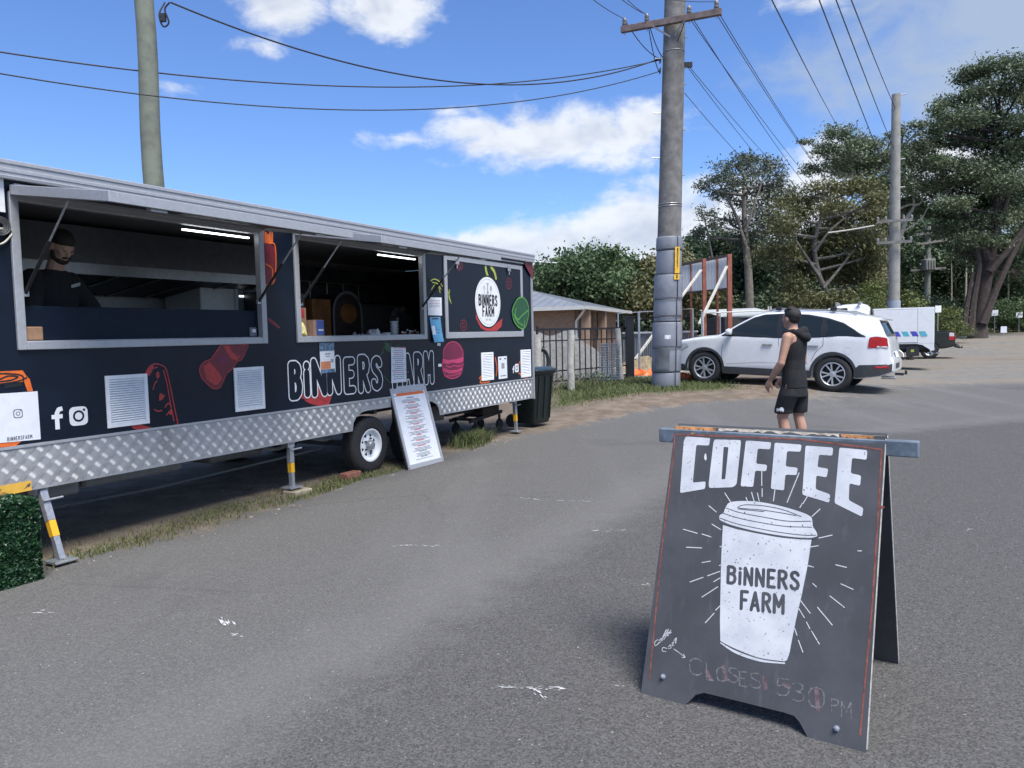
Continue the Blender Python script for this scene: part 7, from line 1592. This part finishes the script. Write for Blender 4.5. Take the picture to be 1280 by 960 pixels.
# gum with white limbs
tree('tall dark gum with pale bare limbs behind the concrete pole', 50, [(1052, 168, 16, 9), (1040, 184, 18, 11), (1066, 186, 18, 14), (1090, 182, 18, 9), (1050, 210, 26, 13), (1082, 208, 26, 14), (1112, 198, 22, 12), (1142, 186, 24, 10), (1130, 206, 22, 12), (1156, 208, 20, 13), (1016, 212, 13, 7), (1110, 228, 24, 14), (1145, 232, 22, 14), (1168, 234, 14, 12), (1125, 258, 18, 12), (1090, 240, 18, 12), (1142, 262, 16, 10), (1010, 178, 9, 4), (1150, 160, 16, 6), (1120, 168, 10, 6)],
     [(1112, 405, .30), (1110, 350, .28), (1106, 300, .24), (1100, 255, .16), (1085, 210, .07)], lf_gum, bark_g, 250, .26, 2.0, .36, extra=[[(1106, 300, .15), (1085, 250, .10), (1060, 205, .05)]], bare=[[(1124, 300, .14), (1134, 272, .12), (1142, 258, .08), (1140, 240, .06), (1134, 225, .03)], [(1142, 258, .06), (1152, 252, .05), (1152, 238, .03)], [(1122, 262, .09), (1136, 256, .07), (1150, 255, .04)], [(1128, 290, .06), (1150, 275, .05), (1162, 255, .03)]], sub=8)
# the big gum on the right
tree('huge layered gum tree with thick dark leaning trunk on the right', 48, [(1205, 98, 18, 8), (1228, 90, 24, 9), (1255, 84, 24, 10), (1280, 96, 22, 12), (1190, 130, 16, 8), (1210, 125, 22, 10), (1240, 115, 26, 11), (1270, 125, 26, 12), (1180, 155, 16, 9), (1205, 150, 26, 11), (1240, 148, 28, 12), (1275, 155, 26, 13), (1172, 182, 16, 9), (1195, 178, 26, 12), (1232, 180, 30, 13), (1270, 188, 28, 14), (1185, 208, 20, 10), (1215, 212, 30, 13), (1250, 218, 30, 14), (1200, 240, 28, 13), (1238, 248, 32, 14), (1275, 240, 28, 15), (1205, 268, 24, 12), (1235, 278, 28, 13), (1268, 275, 28, 14), (1180, 290, 18, 9), (1305, 130, 36, 22), (1320, 200, 44, 28), (1310, 265, 40, 24), (1345, 160, 36, 24), (1222, 300, 22, 10), (1262, 305, 24, 12), (1175, 140, 12, 8), (1168, 165, 12, 8), (1170, 205, 14, 9), (1185, 255, 18, 10), (1170, 270, 14, 9), (1225, 160, 30, 12, 1.5), (1255, 200, 30, 14, 2), (1215, 232, 30, 12, 1.5), (1260, 232, 30, 12, -1.5), (1225, 262, 30, 12, 2), (1290, 310, 26, 16), (1200, 315, 22, 12, 3), (1245, 325, 26, 14, 3), (1280, 335, 24, 16, 2)],
     [(1222, 423, .60), (1225, 402, .42), (1229, 370, .37), (1236, 330, .33), (1243, 280, .30), (1248, 220, .2), (1250, 150, .09)], lf_gum, bark_d, 270, .25, 2.4, .40, limb_r=.11, extra=[[(1236, 325, .24), (1222, 290, .17), (1205, 262, .12), (1186, 240, .08), (1174, 222, .04)], [(1236, 340, .24), (1262, 310, .17), (1290, 270, .10)], [(1228, 405, .30), (1246, 360, .20), (1270, 310, .15), (1290, 275, .08)], [(1240, 300, .18), (1262, 240, .13), (1272, 180, .07)], [(1212, 420, .28), (1216, 380, .22), (1224, 330, .14), (1218, 300, .09)], [(1204, 420, .22), (1208, 385, .16), (1216, 340, .1)]], sub=8)
# background forest, one tree at a time
bgk = [('dark forest tree behind the transformer pole, crown flat on top', 66, [(1125, 268, 26, 9), (1155, 264, 28, 9), (1188, 270, 26, 10), (1130, 292, 28, 14), (1165, 290, 30, 14), (1198, 296, 22, 16), (1140, 320, 26, 16), (1178, 322, 30, 18)], [(1160, 410, .25), (1160, 340, .2), (1160, 285, .1)]),
       ('dark forest tree filling the gap left of the transformer pole', 64, [(1120, 335, 26, 18), (1100, 355, 24, 22), (1128, 362, 26, 22), (1142, 385, 22, 14), (1108, 388, 24, 12)], [(1120, 410, .22), (1120, 370, .18), (1118, 340, .1)]),
       ('dark forest tree between the transformer pole and the big gum', 65, [(1180, 350, 24, 18), (1205, 345, 22, 20), (1195, 375, 26, 18), (1172, 380, 20, 14), (1210, 390, 20, 12)], [(1190, 410, .2), (1190, 370, .17), (1190, 345, .1)]),
       ('dark forest tree right of the big gum trunk', 63, [(1262, 335, 22, 18), (1285, 345, 24, 24), (1258, 362, 24, 18), (1285, 385, 26, 16), (1310, 350, 30, 30), (1320, 385, 30, 18)], [(1280, 412, .22), (1278, 370, .18), (1275, 340, .1)])]
bgk += [('grey green mid-storey tree behind the far concrete pole', 61, [(1110, 285, 22, 14), (1135, 295, 22, 14), (1105, 315, 24, 16), (1140, 325, 22, 16), (1118, 345, 24, 16)], [(1122, 408, .16), (1122, 350, .13), (1120, 300, .07)]), ('grey green mid-storey tree in front of the forest by the big gum', 62, [(1190, 315, 20, 14), (1206, 330, 18, 16), (1180, 340, 20, 14), (1200, 360, 20, 14)], [(1194, 410, .14), (1194, 360, .12), (1194, 325, .06)])]
for lab, dp, cl, trk_ in bgk: tree(lab, dp, cl, trk_, lf_dark, bark_d, 150, .34, 2.6, .5, sub=8)
for px, y0, y1, r, lab in ((1205, 380, 292, .10, 'slim pale sapling trunk in the forest, nearest the transformer pole'), (1213, 390, 300, .07, 'very slim pale sapling trunk beside a slightly thicker one'), (1187, 392, 320, .07, 'slim pale sapling trunk right behind the transformer pole'), (1258, 395, 330, .08, 'slim grey sapling trunk right of the big gum')):
    b0 = D(px, 412, 60); bz = float(gz(b0.x, 60)); t = thing('sapling', lab, 'tree', (b0.x, 60, bz)); top = D(px+2, y1, 60)-Vector((b0.x, 60, bz)); MB().tube(catmull([Vector((0, 0, -.1)), top*.5+Vector((.1, 0, 0)), top], 4), [r*(1-.06*k) for k in range(9)], 7).build('trunk', bark_p, t, smooth=50)
    Ps = np.array(top)+RNG.normal(0, 1, (260, 3))*np.array([.7, .7, .5]); leaves('crown', Ps, .26, lf_gum, t, .4)
# shrubs
def shrub(label, depth, cl, leafm, dens=260, size=.16, name='shrub', cat='bush', sw=1.0):
    b0 = D(cl[0][0], cl[0][1], depth); base = Vector((b0.x, depth, float(gz(b0.x, depth)))); t = thing(name, label, cat, base); P, v, cen = clump_points(cl, depth, dens, .5, 8); P[:, 2] = np.maximum(P[:, 2], base.z+.03); m = MB()
    for c in cen:
        for _ in range(3): m.tube([Vector((RNG.normal(0, .15), RNG.normal(0, .1), -.05)), (c-base)*.6+Vector(RNG.normal(0, .12, 3)), c-base+Vector(RNG.normal(0, .25, 3))], [.03*sw, .022*sw, .01*sw], 5)
    m.build('stems', bark_d, t); leaves('foliage', P-np.array(base), size*.8, leafm, t, .5, .35, v)
shrub('rounded bright green bush behind the black pickup', 44, [(1186, 404, 18, 12), (1176, 412, 13, 9), (1198, 413, 12, 9), (1184, 390, 11, 7)], lf_light, 300, .15)
shrub('leafy light green shrub at the foot of the far concrete pole, left side', 33, [(1085, 372, 18, 12), (1100, 362, 14, 10), (1072, 386, 20, 12), (1098, 385, 16, 10), (1088, 400, 22, 14)], lf_light, 230, .17)
shrub('leafy light green shrub at the foot of the far concrete pole, right side', 33.5, [(1138, 372, 12, 8), (1145, 382, 12, 9), (1132, 388, 12, 9), (1140, 402, 16, 14)], lf_light, 230, .16)
shrub('low green thicket under the trees beside the white marker signs', 57, [(1250, 392, 16, 12), (1268, 396, 18, 12), (1285, 390, 18, 16), (1300, 396, 24, 14), (1258, 406, 22, 8), (1280, 408, 24, 8)], lf_mid, 200, .2)
shrub('dark thicket at the left of the big gum trunk', 56, [(1202, 398, 14, 12), (1190, 404, 14, 10), (1160, 398, 20, 14), (1175, 385, 16, 12)], lf_dark, 200, .2)
shrub('scruffy weeds along the foot of the black bar fence', 16.3, [(740, 470, 14, 6), (725, 473, 10, 5), (755, 472, 14, 6), (692, 478, 10, 6), (700, 470, 6, 5)], lf_grey, 900, .06, 'weeds', 'weeds', .12)
# the wood that closes the view beyond, as one mass, going on past both sides of the frame
cl = []
for k in range(150):
    px = random.uniform(560, 1700); dpt = random.uniform(0, 12); hgt = random.uniform(20, 62)+(22 if px > 1040 else 0); hb = 420-(px-640)*.0235; cl.append((px, hb-18-hgt+random.uniform(0, 18), random.uniform(22, 36), random.uniform(14, 24), dpt))
    cl.append((px+random.uniform(-10, 10), hb-12-hgt*.4, random.uniform(24, 36), random.uniform(14, 20), dpt)); cl.append((px+random.uniform(-14, 14), hb-8, random.uniform(24, 36), 10, dpt))
P, v, cen = clump_points(cl, 74, 46, 6, 8); o = leaves('distant_wood', P, .55, lf_dark, None, .6, .3, v); tag(o, 'dark distant wood closing the view behind the single trees', 'wood', kind='stuff')

# ================================================================== people
def organic(name, parts, mat, parent, voxel=.007, it=3, fac=.5):
    m = MB()
    for p in parts:
        if p[0] == 'cap':
            pts = [Vector(a) for a in p[1]]; rs = p[2]
            for i in range(len(pts)): 
                n = 8; r = rs[i]; m.lathe([(1e-4 if j in (0, n) else r*math.sin(math.pi*j/n), -r*math.cos(math.pi*j/n)) for j in range(n+1)], 12, Matrix.Translation(pts[i]))
            for i in range(len(pts)-1): m.tube([pts[i], pts[i+1]], [rs[i], rs[i+1]], 12)
        elif p[0] == 'ell':
            c, r, rot = p[1], p[2], (p[3] if len(p) > 3 else Matrix.Identity(4)); n = 12
            m.lathe([(1e-4 if j in (0, n) else math.sin(math.pi*j/n), -math.cos(math.pi*j/n)) for j in range(n+1)], 18, Matrix.Translation(c)@rot@Matrix.Diagonal((*r, 1)))
        elif p[0] == 'loft':   # rings (cx, cy, z, rx, ry)
            m.loft([[Vector((cx+rx*math.cos(a)*(abs(math.cos(a))**-.12 if abs(math.cos(a)) > .05 else 1), cy+ry*math.sin(a), z)) for a in [2*math.pi*k/22 for k in range(22)]] for cx, cy, z, rx, ry in p[1]])
    o = m.build(name, mat, parent)
    a = o.modifiers.new('r', 'REMESH'); a.mode = 'VOXEL'; a.voxel_size = voxel; a.use_smooth_shade = True
    s_ = o.modifiers.new('s', 'SMOOTH'); s_.factor = fac; s_.iterations = it
    bpy.context.view_layer.update(); me = bpy.data.meshes.new_from_object(o.evaluated_get(bpy.context.evaluated_depsgraph_get())); o.modifiers.clear(); o.data = me
    for pl in me.polygons: pl.use_smooth = True
    return o
skin = M('skin', (.42, .235, .165), .55, 0, var=.08, scale=12); skin_p = M('skin_pale', (.46, .29, .22), .55, 0, var=.06, scale=12)
blackc = M('black_cloth', (.010, .011, .013), .9, 0, var=.35, scale=18, bump=.3); blackc2 = M('black_shorts', (.008, .009, .011), .8, 0, var=.3, scale=18, bump=.3); hairm = M('dark_hair', (.014, .011, .010), .6, 0, var=.4, scale=60, bump=.6)
def hand(w, d, pn, side, size=1.0, curl=.5):
    """wrist w, direction d of the hand, palm normal pn; palm, four fingers and thumb"""
    w, d, pn = Vector(w), Vector(d).normalized(), Vector(pn); pn = (pn-d*pn.dot(d)).normalized(); s = d.cross(pn)*side; out = []
    k = size; out.append(('cap', [w, w+d*.045*k, w+d*.085*k], [.026*k, .030*k, .030*k])); out.append(('cap', [w+d*.05*k+s*.022*k, w+d*.09*k+s*.026*k], [.017*k, .015*k])); out.append(('cap', [w+d*.05*k-s*.022*k, w+d*.085*k-s*.026*k], [.017*k, .014*k]))
    for j, (off, L) in enumerate(((.030, .072), (.011, .082), (-.009, .076), (-.028, .058))):
        b0 = w+d*.092*k+s*off*k; b1 = b0+(d*math.cos(curl*.5)+pn*math.sin(curl*.5))*L*.45*k; b2 = b1+(d*math.cos(curl*1.3)+pn*math.sin(curl*1.3))*L*.32*k; b3 = b2+(d*math.cos(curl*2)+pn*math.sin(curl*2))*L*.25*k
        out.append(('cap', [b0, b1, b2, b3], [.0098*k, .0092*k, .0084*k, .0072*k]))
    t0 = w+d*.03*k+s*.028*k; t1 = t0+(d*.7+s*.65+pn*.3).normalized()*.038*k; t2 = t1+(d*.9+s*.25+pn*.35).normalized()*.03*k; out.append(('cap', [t0, t1, t2], [.014*k, .0115*k, .009*k])); return out
def head_parts(c, R3):
    """head at centre c, R3 rotates (x fwd, y left, z up)"""
    P_ = lambda x, y, z: Vector(c)+R3@Vector((x, y, z)); R4 = R3.to_4x4()
    return [('ell', P_(-.008, 0, .030), (.098, .076, .092), R4), ('ell', P_(.022, 0, -.035), (.070, .060, .082), R4), ('ell', P_(.055, 0, -.078), (.030, .034, .026), R4), ('cap', [P_(.085, 0, .015), P_(.104, 0, -.018)], [.011, .014]), ('ell', P_(.098, 0, -.022), (.014, .017, .010), R4),
            ('cap', [P_(.078, .035, .032), P_(.083, 0, .034), P_(.078, -.035, .032)], [.012, .011, .012]), ('ell', P_(.083, 0, -.052), (.012, .024, .008), R4), ('ell', P_(.082, 0, -.062), (.011, .021, .008), R4), ('ell', P_(.062, .042, -.005), (.022, .018, .020), R4), ('ell', P_(.062, -.042, -.005), (.022, .018, .020), R4),
            ('ell', P_(-.005, .077, -.005), (.020, .010, .032), R4), ('ell', P_(-.005, -.077, -.005), (.020, .010, .032), R4)]
def eyes(c, R3, par):
    for s in (-1, 1):
        p = Vector(c)+R3@Vector((.074, s*.031, .012)); e = MB().lathe([(1e-4 if j in (0, 8) else .013*math.sin(math.pi*j/8), -.013*math.cos(math.pi*j/8)) for j in range(9)], 12, Matrix.Translation(p)).build('eye', M('eye_white', (.28, .27, .26), .3), par, smooth=60)
        p2 = Vector(c)+R3@Vector((.084, s*.031, .012)); MB().lathe([(1e-4 if j in (0, 8) else .006*math.sin(math.pi*j/8), -.006*math.cos(math.pi*j/8)) for j in range(9)], 10, Matrix.Translation(p2)).build('iris', M('iris_dark', (.02, .015, .01), .2), e)
# ------------------------------------------------------------------ man watching, sleeveless hooded top
mg = G(992, 577); man = thing('person', 'person in black sleeveless hooded top and black shorts standing behind the A-board', 'person', (mg.x, mg.y, mg.z), math.atan2(.72, -.69))
hc = Vector((.035, -.01, 1.608)); HR = Matrix.Rotation(rad(-14), 3, 'Z')@Matrix.Rotation(rad(-4), 3, 'Y')
body_p = [('loft', [(-.01, 0, .86, .10, .150), (-.01, 0, .95, .10, .148), (.0, 0, 1.05, .094, .136), (.005, 0, 1.15, .096, .136), (.0, 0, 1.26, .108, .150), (-.01, 0, 1.36, .110, .166), (-.015, 0, 1.425, .092, .165), (-.01, 0, 1.465, .065, .105), (.0, 0, 1.50, .056, .062)]), ('cap', [(-.005, 0, 1.42), (.012, -.002, 1.50), (.018, -.005, 1.56)], [.066, .056, .054])]+head_parts(hc, HR)
Lsh, Lel, Lwr = Vector((-.015, .185, 1.405)), Vector((.02, .255, 1.125)), Vector((.165, .215, .935)); Rsh, Rel, Rwr = Vector((-.015, -.185, 1.405)), Vector((.01, -.25, 1.125)), Vector((.20, -.20, .95))
for sh, e_, w_, s in ((Lsh, Lel, Lwr, 1), (Rsh, Rel, Rwr, -1)):
    body_p += [('cap', [sh+Vector((0, -s*.03, .005)), sh, sh.lerp(e_, .35), sh.lerp(e_, .75), e_], [.055, .056, .050, .042, .039]), ('cap', [e_, e_.lerp(w_, .3), e_.lerp(w_, .75), w_], [.042, .044, .034, .027])]
    body_p += hand(w_, (w_-e_).normalized()*.75+Vector((.10, -s*.05, -.35)), Vector((-.3, -s*.8, -.1)), 1 if s > 0 else -1, 1.0, .55)
for hx, y, kx, ax_, s in ((.02, .095, .085, .05, 1), (.0, -.095, -.01, -.085, -1)):
    body_p += [('cap', [(hx-.02, y*.9, .88), (hx, y, .72), (kx, y+.005*s, .52)], [.084, .080, .060]), ('cap', [(kx, y, .52), (kx+(ax_-kx)*.25-.018, y, .38), (kx+(ax_-kx)*.6-.008, y, .22), (ax_, y, .085)], [.058, .060, .045, .038]), ('cap', [(ax_-.045, y, .045), (ax_+.03, y, .05), (ax_+.12, y+.012*s, .035), (ax_+.165, y+.015*s, .03)], [.040, .042, .034, .026])]
organic('body', body_p, skin, man, .0065, 4); eyes(hc, HR, man)
top_p = [('loft', [(-.008, 0, .84, .128, .172), (-.008, 0, .95, .122, .166), (.0, 0, 1.05, .114, .154), (.004, 0, 1.15, .116, .152), (-.004, 0, 1.26, .126, .162), (-.012, 0, 1.34, .124, .158), (-.018, 0, 1.41, .105, .138), (-.018, 0, 1.462, .086, .125), (-.01, 0, 1.485, .070, .080)]), ('cap', [(-.085, -.085, 1.45), (-.115, 0, 1.475), (-.085, .085, 1.45)], [.042, .052, .042]), ('cap', [(-.12, -.05, 1.42), (-.145, 0, 1.40), (-.12, .05, 1.42)], [.045, .055, .045]), ('cap', [(-.05, .10, 1.47), (.03, .085, 1.465), (.06, .03, 1.44)], [.03, .026, .022]), ('cap', [(-.05, -.10, 1.47), (.03, -.085, 1.465), (.06, -.03, 1.44)], [.03, .026, .022])]
organic('hooded_top', top_p, blackc, man, .008, 3)
sh_p = [('loft', [(-.01, 0, .74, .128, .172), (-.01, 0, .84, .120, .164), (-.01, 0, .93, .100, .145)])]
for y, hx, kx in ((.098, .012, .07), (-.098, -.002, -.005)): sh_p += [('loft', [(kx, y, .555, .100, .092), (kx-.002, y, .60, .102, .094), (hx, y, .76, .115, .098), (hx-.01, y*.85, .88, .095, .075)])]
organic('shorts', sh_p, blackc2, man, .008, 3)
# small white mark on the leg of the shorts
flat('shorts_mark', [rounded(rect(-.045, .592, .045, .615), .008), ell(-.02, .618, .02, .014, 10), ell(.03, .602, .022, .016, 10)]+[rect(a, .578, a+.010, .594) for a in (-.04, -.015, .015, .035)], lambda a, z: Vector((.066+.100*math.sin(a/.100), .098+.0985*math.cos(a/.100), z)), wht_ink, man)
organic('hair', [('ell', hc+HR@Vector((-.022, 0, .045)), (.098, .083, .086), HR.to_4x4()), ('ell', hc+HR@Vector((-.048, 0, .005)), (.058, .072, .058), HR.to_4x4()), ('ell', hc+HR@Vector((.030, 0, .088)), (.055, .060, .036), HR.to_4x4()), ('ell', hc+HR@Vector((-.01, .02, .115)), (.05, .05, .028), HR.to_4x4())], hairm, man, .007, 2)
for y, x in ((.098, .09), (-.098, -.045)): organic('shoe', [('cap', [(x-.055, y, .05), (x+.05, y, .05), (x+.14, y+.01, .042)], [.047, .049, .042]), ('loft', [(x+.04, y, .002, .15, .045), (x+.04, y, .03, .155, .048)])], M('black_shoe', (.012, .012, .013), .6), man, .008, 2)
# ------------------------------------------------------------------ cook behind the first hatch
cu, cz_ = F(60, 310, .50); cw = TW(cu, ZF, .50)
cook = thing('person', 'bearded person in black t-shirt working inside the first serving hatch', 'person', cw, math.atan2(-.20, .98))
zs = cz_-ZF; hc2 = Vector((.115, 0, zs)); HR2 = Matrix.Rotation(rad(-12), 3, 'Z')@Matrix.Rotation(rad(34), 3, 'Y'); z0 = zs-.215
body_p = [('loft', [(-.02, 0, .80, .115, .165), (-.01, 0, .92, .115, .160), (.005, 0, z0-.30, .12, .17), (.015, 0, z0-.12, .122, .185), (.02, 0, z0-.02, .095, .17), (.03, 0, z0+.04, .066, .11)]), ('cap', [(.03, 0, z0), (.062, 0, z0+.09), (.085, 0, z0+.15)], [.07, .060, .058])]+head_parts(hc2, HR2)
for s, el_, wr in ((1, Vector((.14, .30, z0-.30)), Vector((.30, .16, z0-.40))), (-1, Vector((.08, -.27, z0-.30)), Vector((.26, -.14, z0-.40)))):
    sh = Vector((.015, s*.19, z0-.03)); body_p += [('cap', [sh, sh.lerp(el_, .5), el_], [.062, .052, .045]), ('cap', [el_, el_.lerp(wr, .4), wr], [.045, .043, .029])]+hand(wr, wr-el_, Vector((0, 0, -1)), s, 1, .5)
    body_p += [('cap', [(-.02, s*.09, .80), (0, s*.09, .45), (-.02, s*.09, .08)], [.095, .06, .045]), ('cap', [(-.05, s*.09, .045), (.12, s*.1, .035)], [.042, .032])]
organic('body', body_p, skin_p, cook, .0075, 4); eyes(hc2, HR2, cook)
top_p = [('loft', [(-.02, 0, .74, .14, .19), (-.01, 0, .92, .138, .185), (.005, 0, z0-.30, .140, .19), (.015, 0, z0-.12, .138, .198), (.02, 0, z0-.01, .112, .178), (.026, 0, z0+.045, .080, .115)])]
for s, el_ in ((1, Vector((.14, .30, z0-.30))), (-1, Vector((.10, -.30, z0-.30)))): sh = Vector((.015, s*.185, z0-.03)); top_p.append(('cap', [sh, sh.lerp(el_, .4), sh.lerp(el_, .78)], [.078, .080, .076]))
organic('t_shirt', top_p, blackc, cook, .009, 3)
organic('trousers', [('loft', [(-.02, 0, .70, .14, .18), (-.02, 0, .86, .135, .18)])]+[('cap', [(-.02, s*.09, .78), (0, s*.09, .45), (-.02, s*.09, .12)], [.108, .075, .062]) for s in (-1, 1)], blackc2, cook, .011, 3)
organic('hair', [('ell', hc2+HR2@Vector((-.012, 0, .058)), (.098, .080, .082), HR2.to_4x4()), ('ell', hc2+HR2@Vector((-.048, 0, .0)), (.060, .074, .065), HR2.to_4x4())], hairm, cook, .008, 2)
organic('beard', [('ell', hc2+HR2@Vector((.045, 0, -.082)), (.052, .058, .034), HR2.to_4x4()), ('cap', [hc2+HR2@Vector((.01, .066, -.03)), hc2+HR2@Vector((.035, .060, -.07))], [.014, .02]), ('cap', [hc2+HR2@Vector((.01, -.066, -.03)), hc2+HR2@Vector((.035, -.060, -.07))], [.014, .02]), ('cap', [hc2+HR2@Vector((.088, -.026, -.042)), hc2+HR2@Vector((.094, 0, -.040)), hc2+HR2@Vector((.088, .026, -.042))], [.008, .009, .008])], hairm, cook, .007, 2)
flat('chest_print', [rounded(rect(.03, z0-.10, .13, z0-.075), .006)], lambda a, z: Vector((.158-.35*a*a, a, z+.25*a)), M('print_grey', (.35, .36, .38), .7), cook, (), .02)
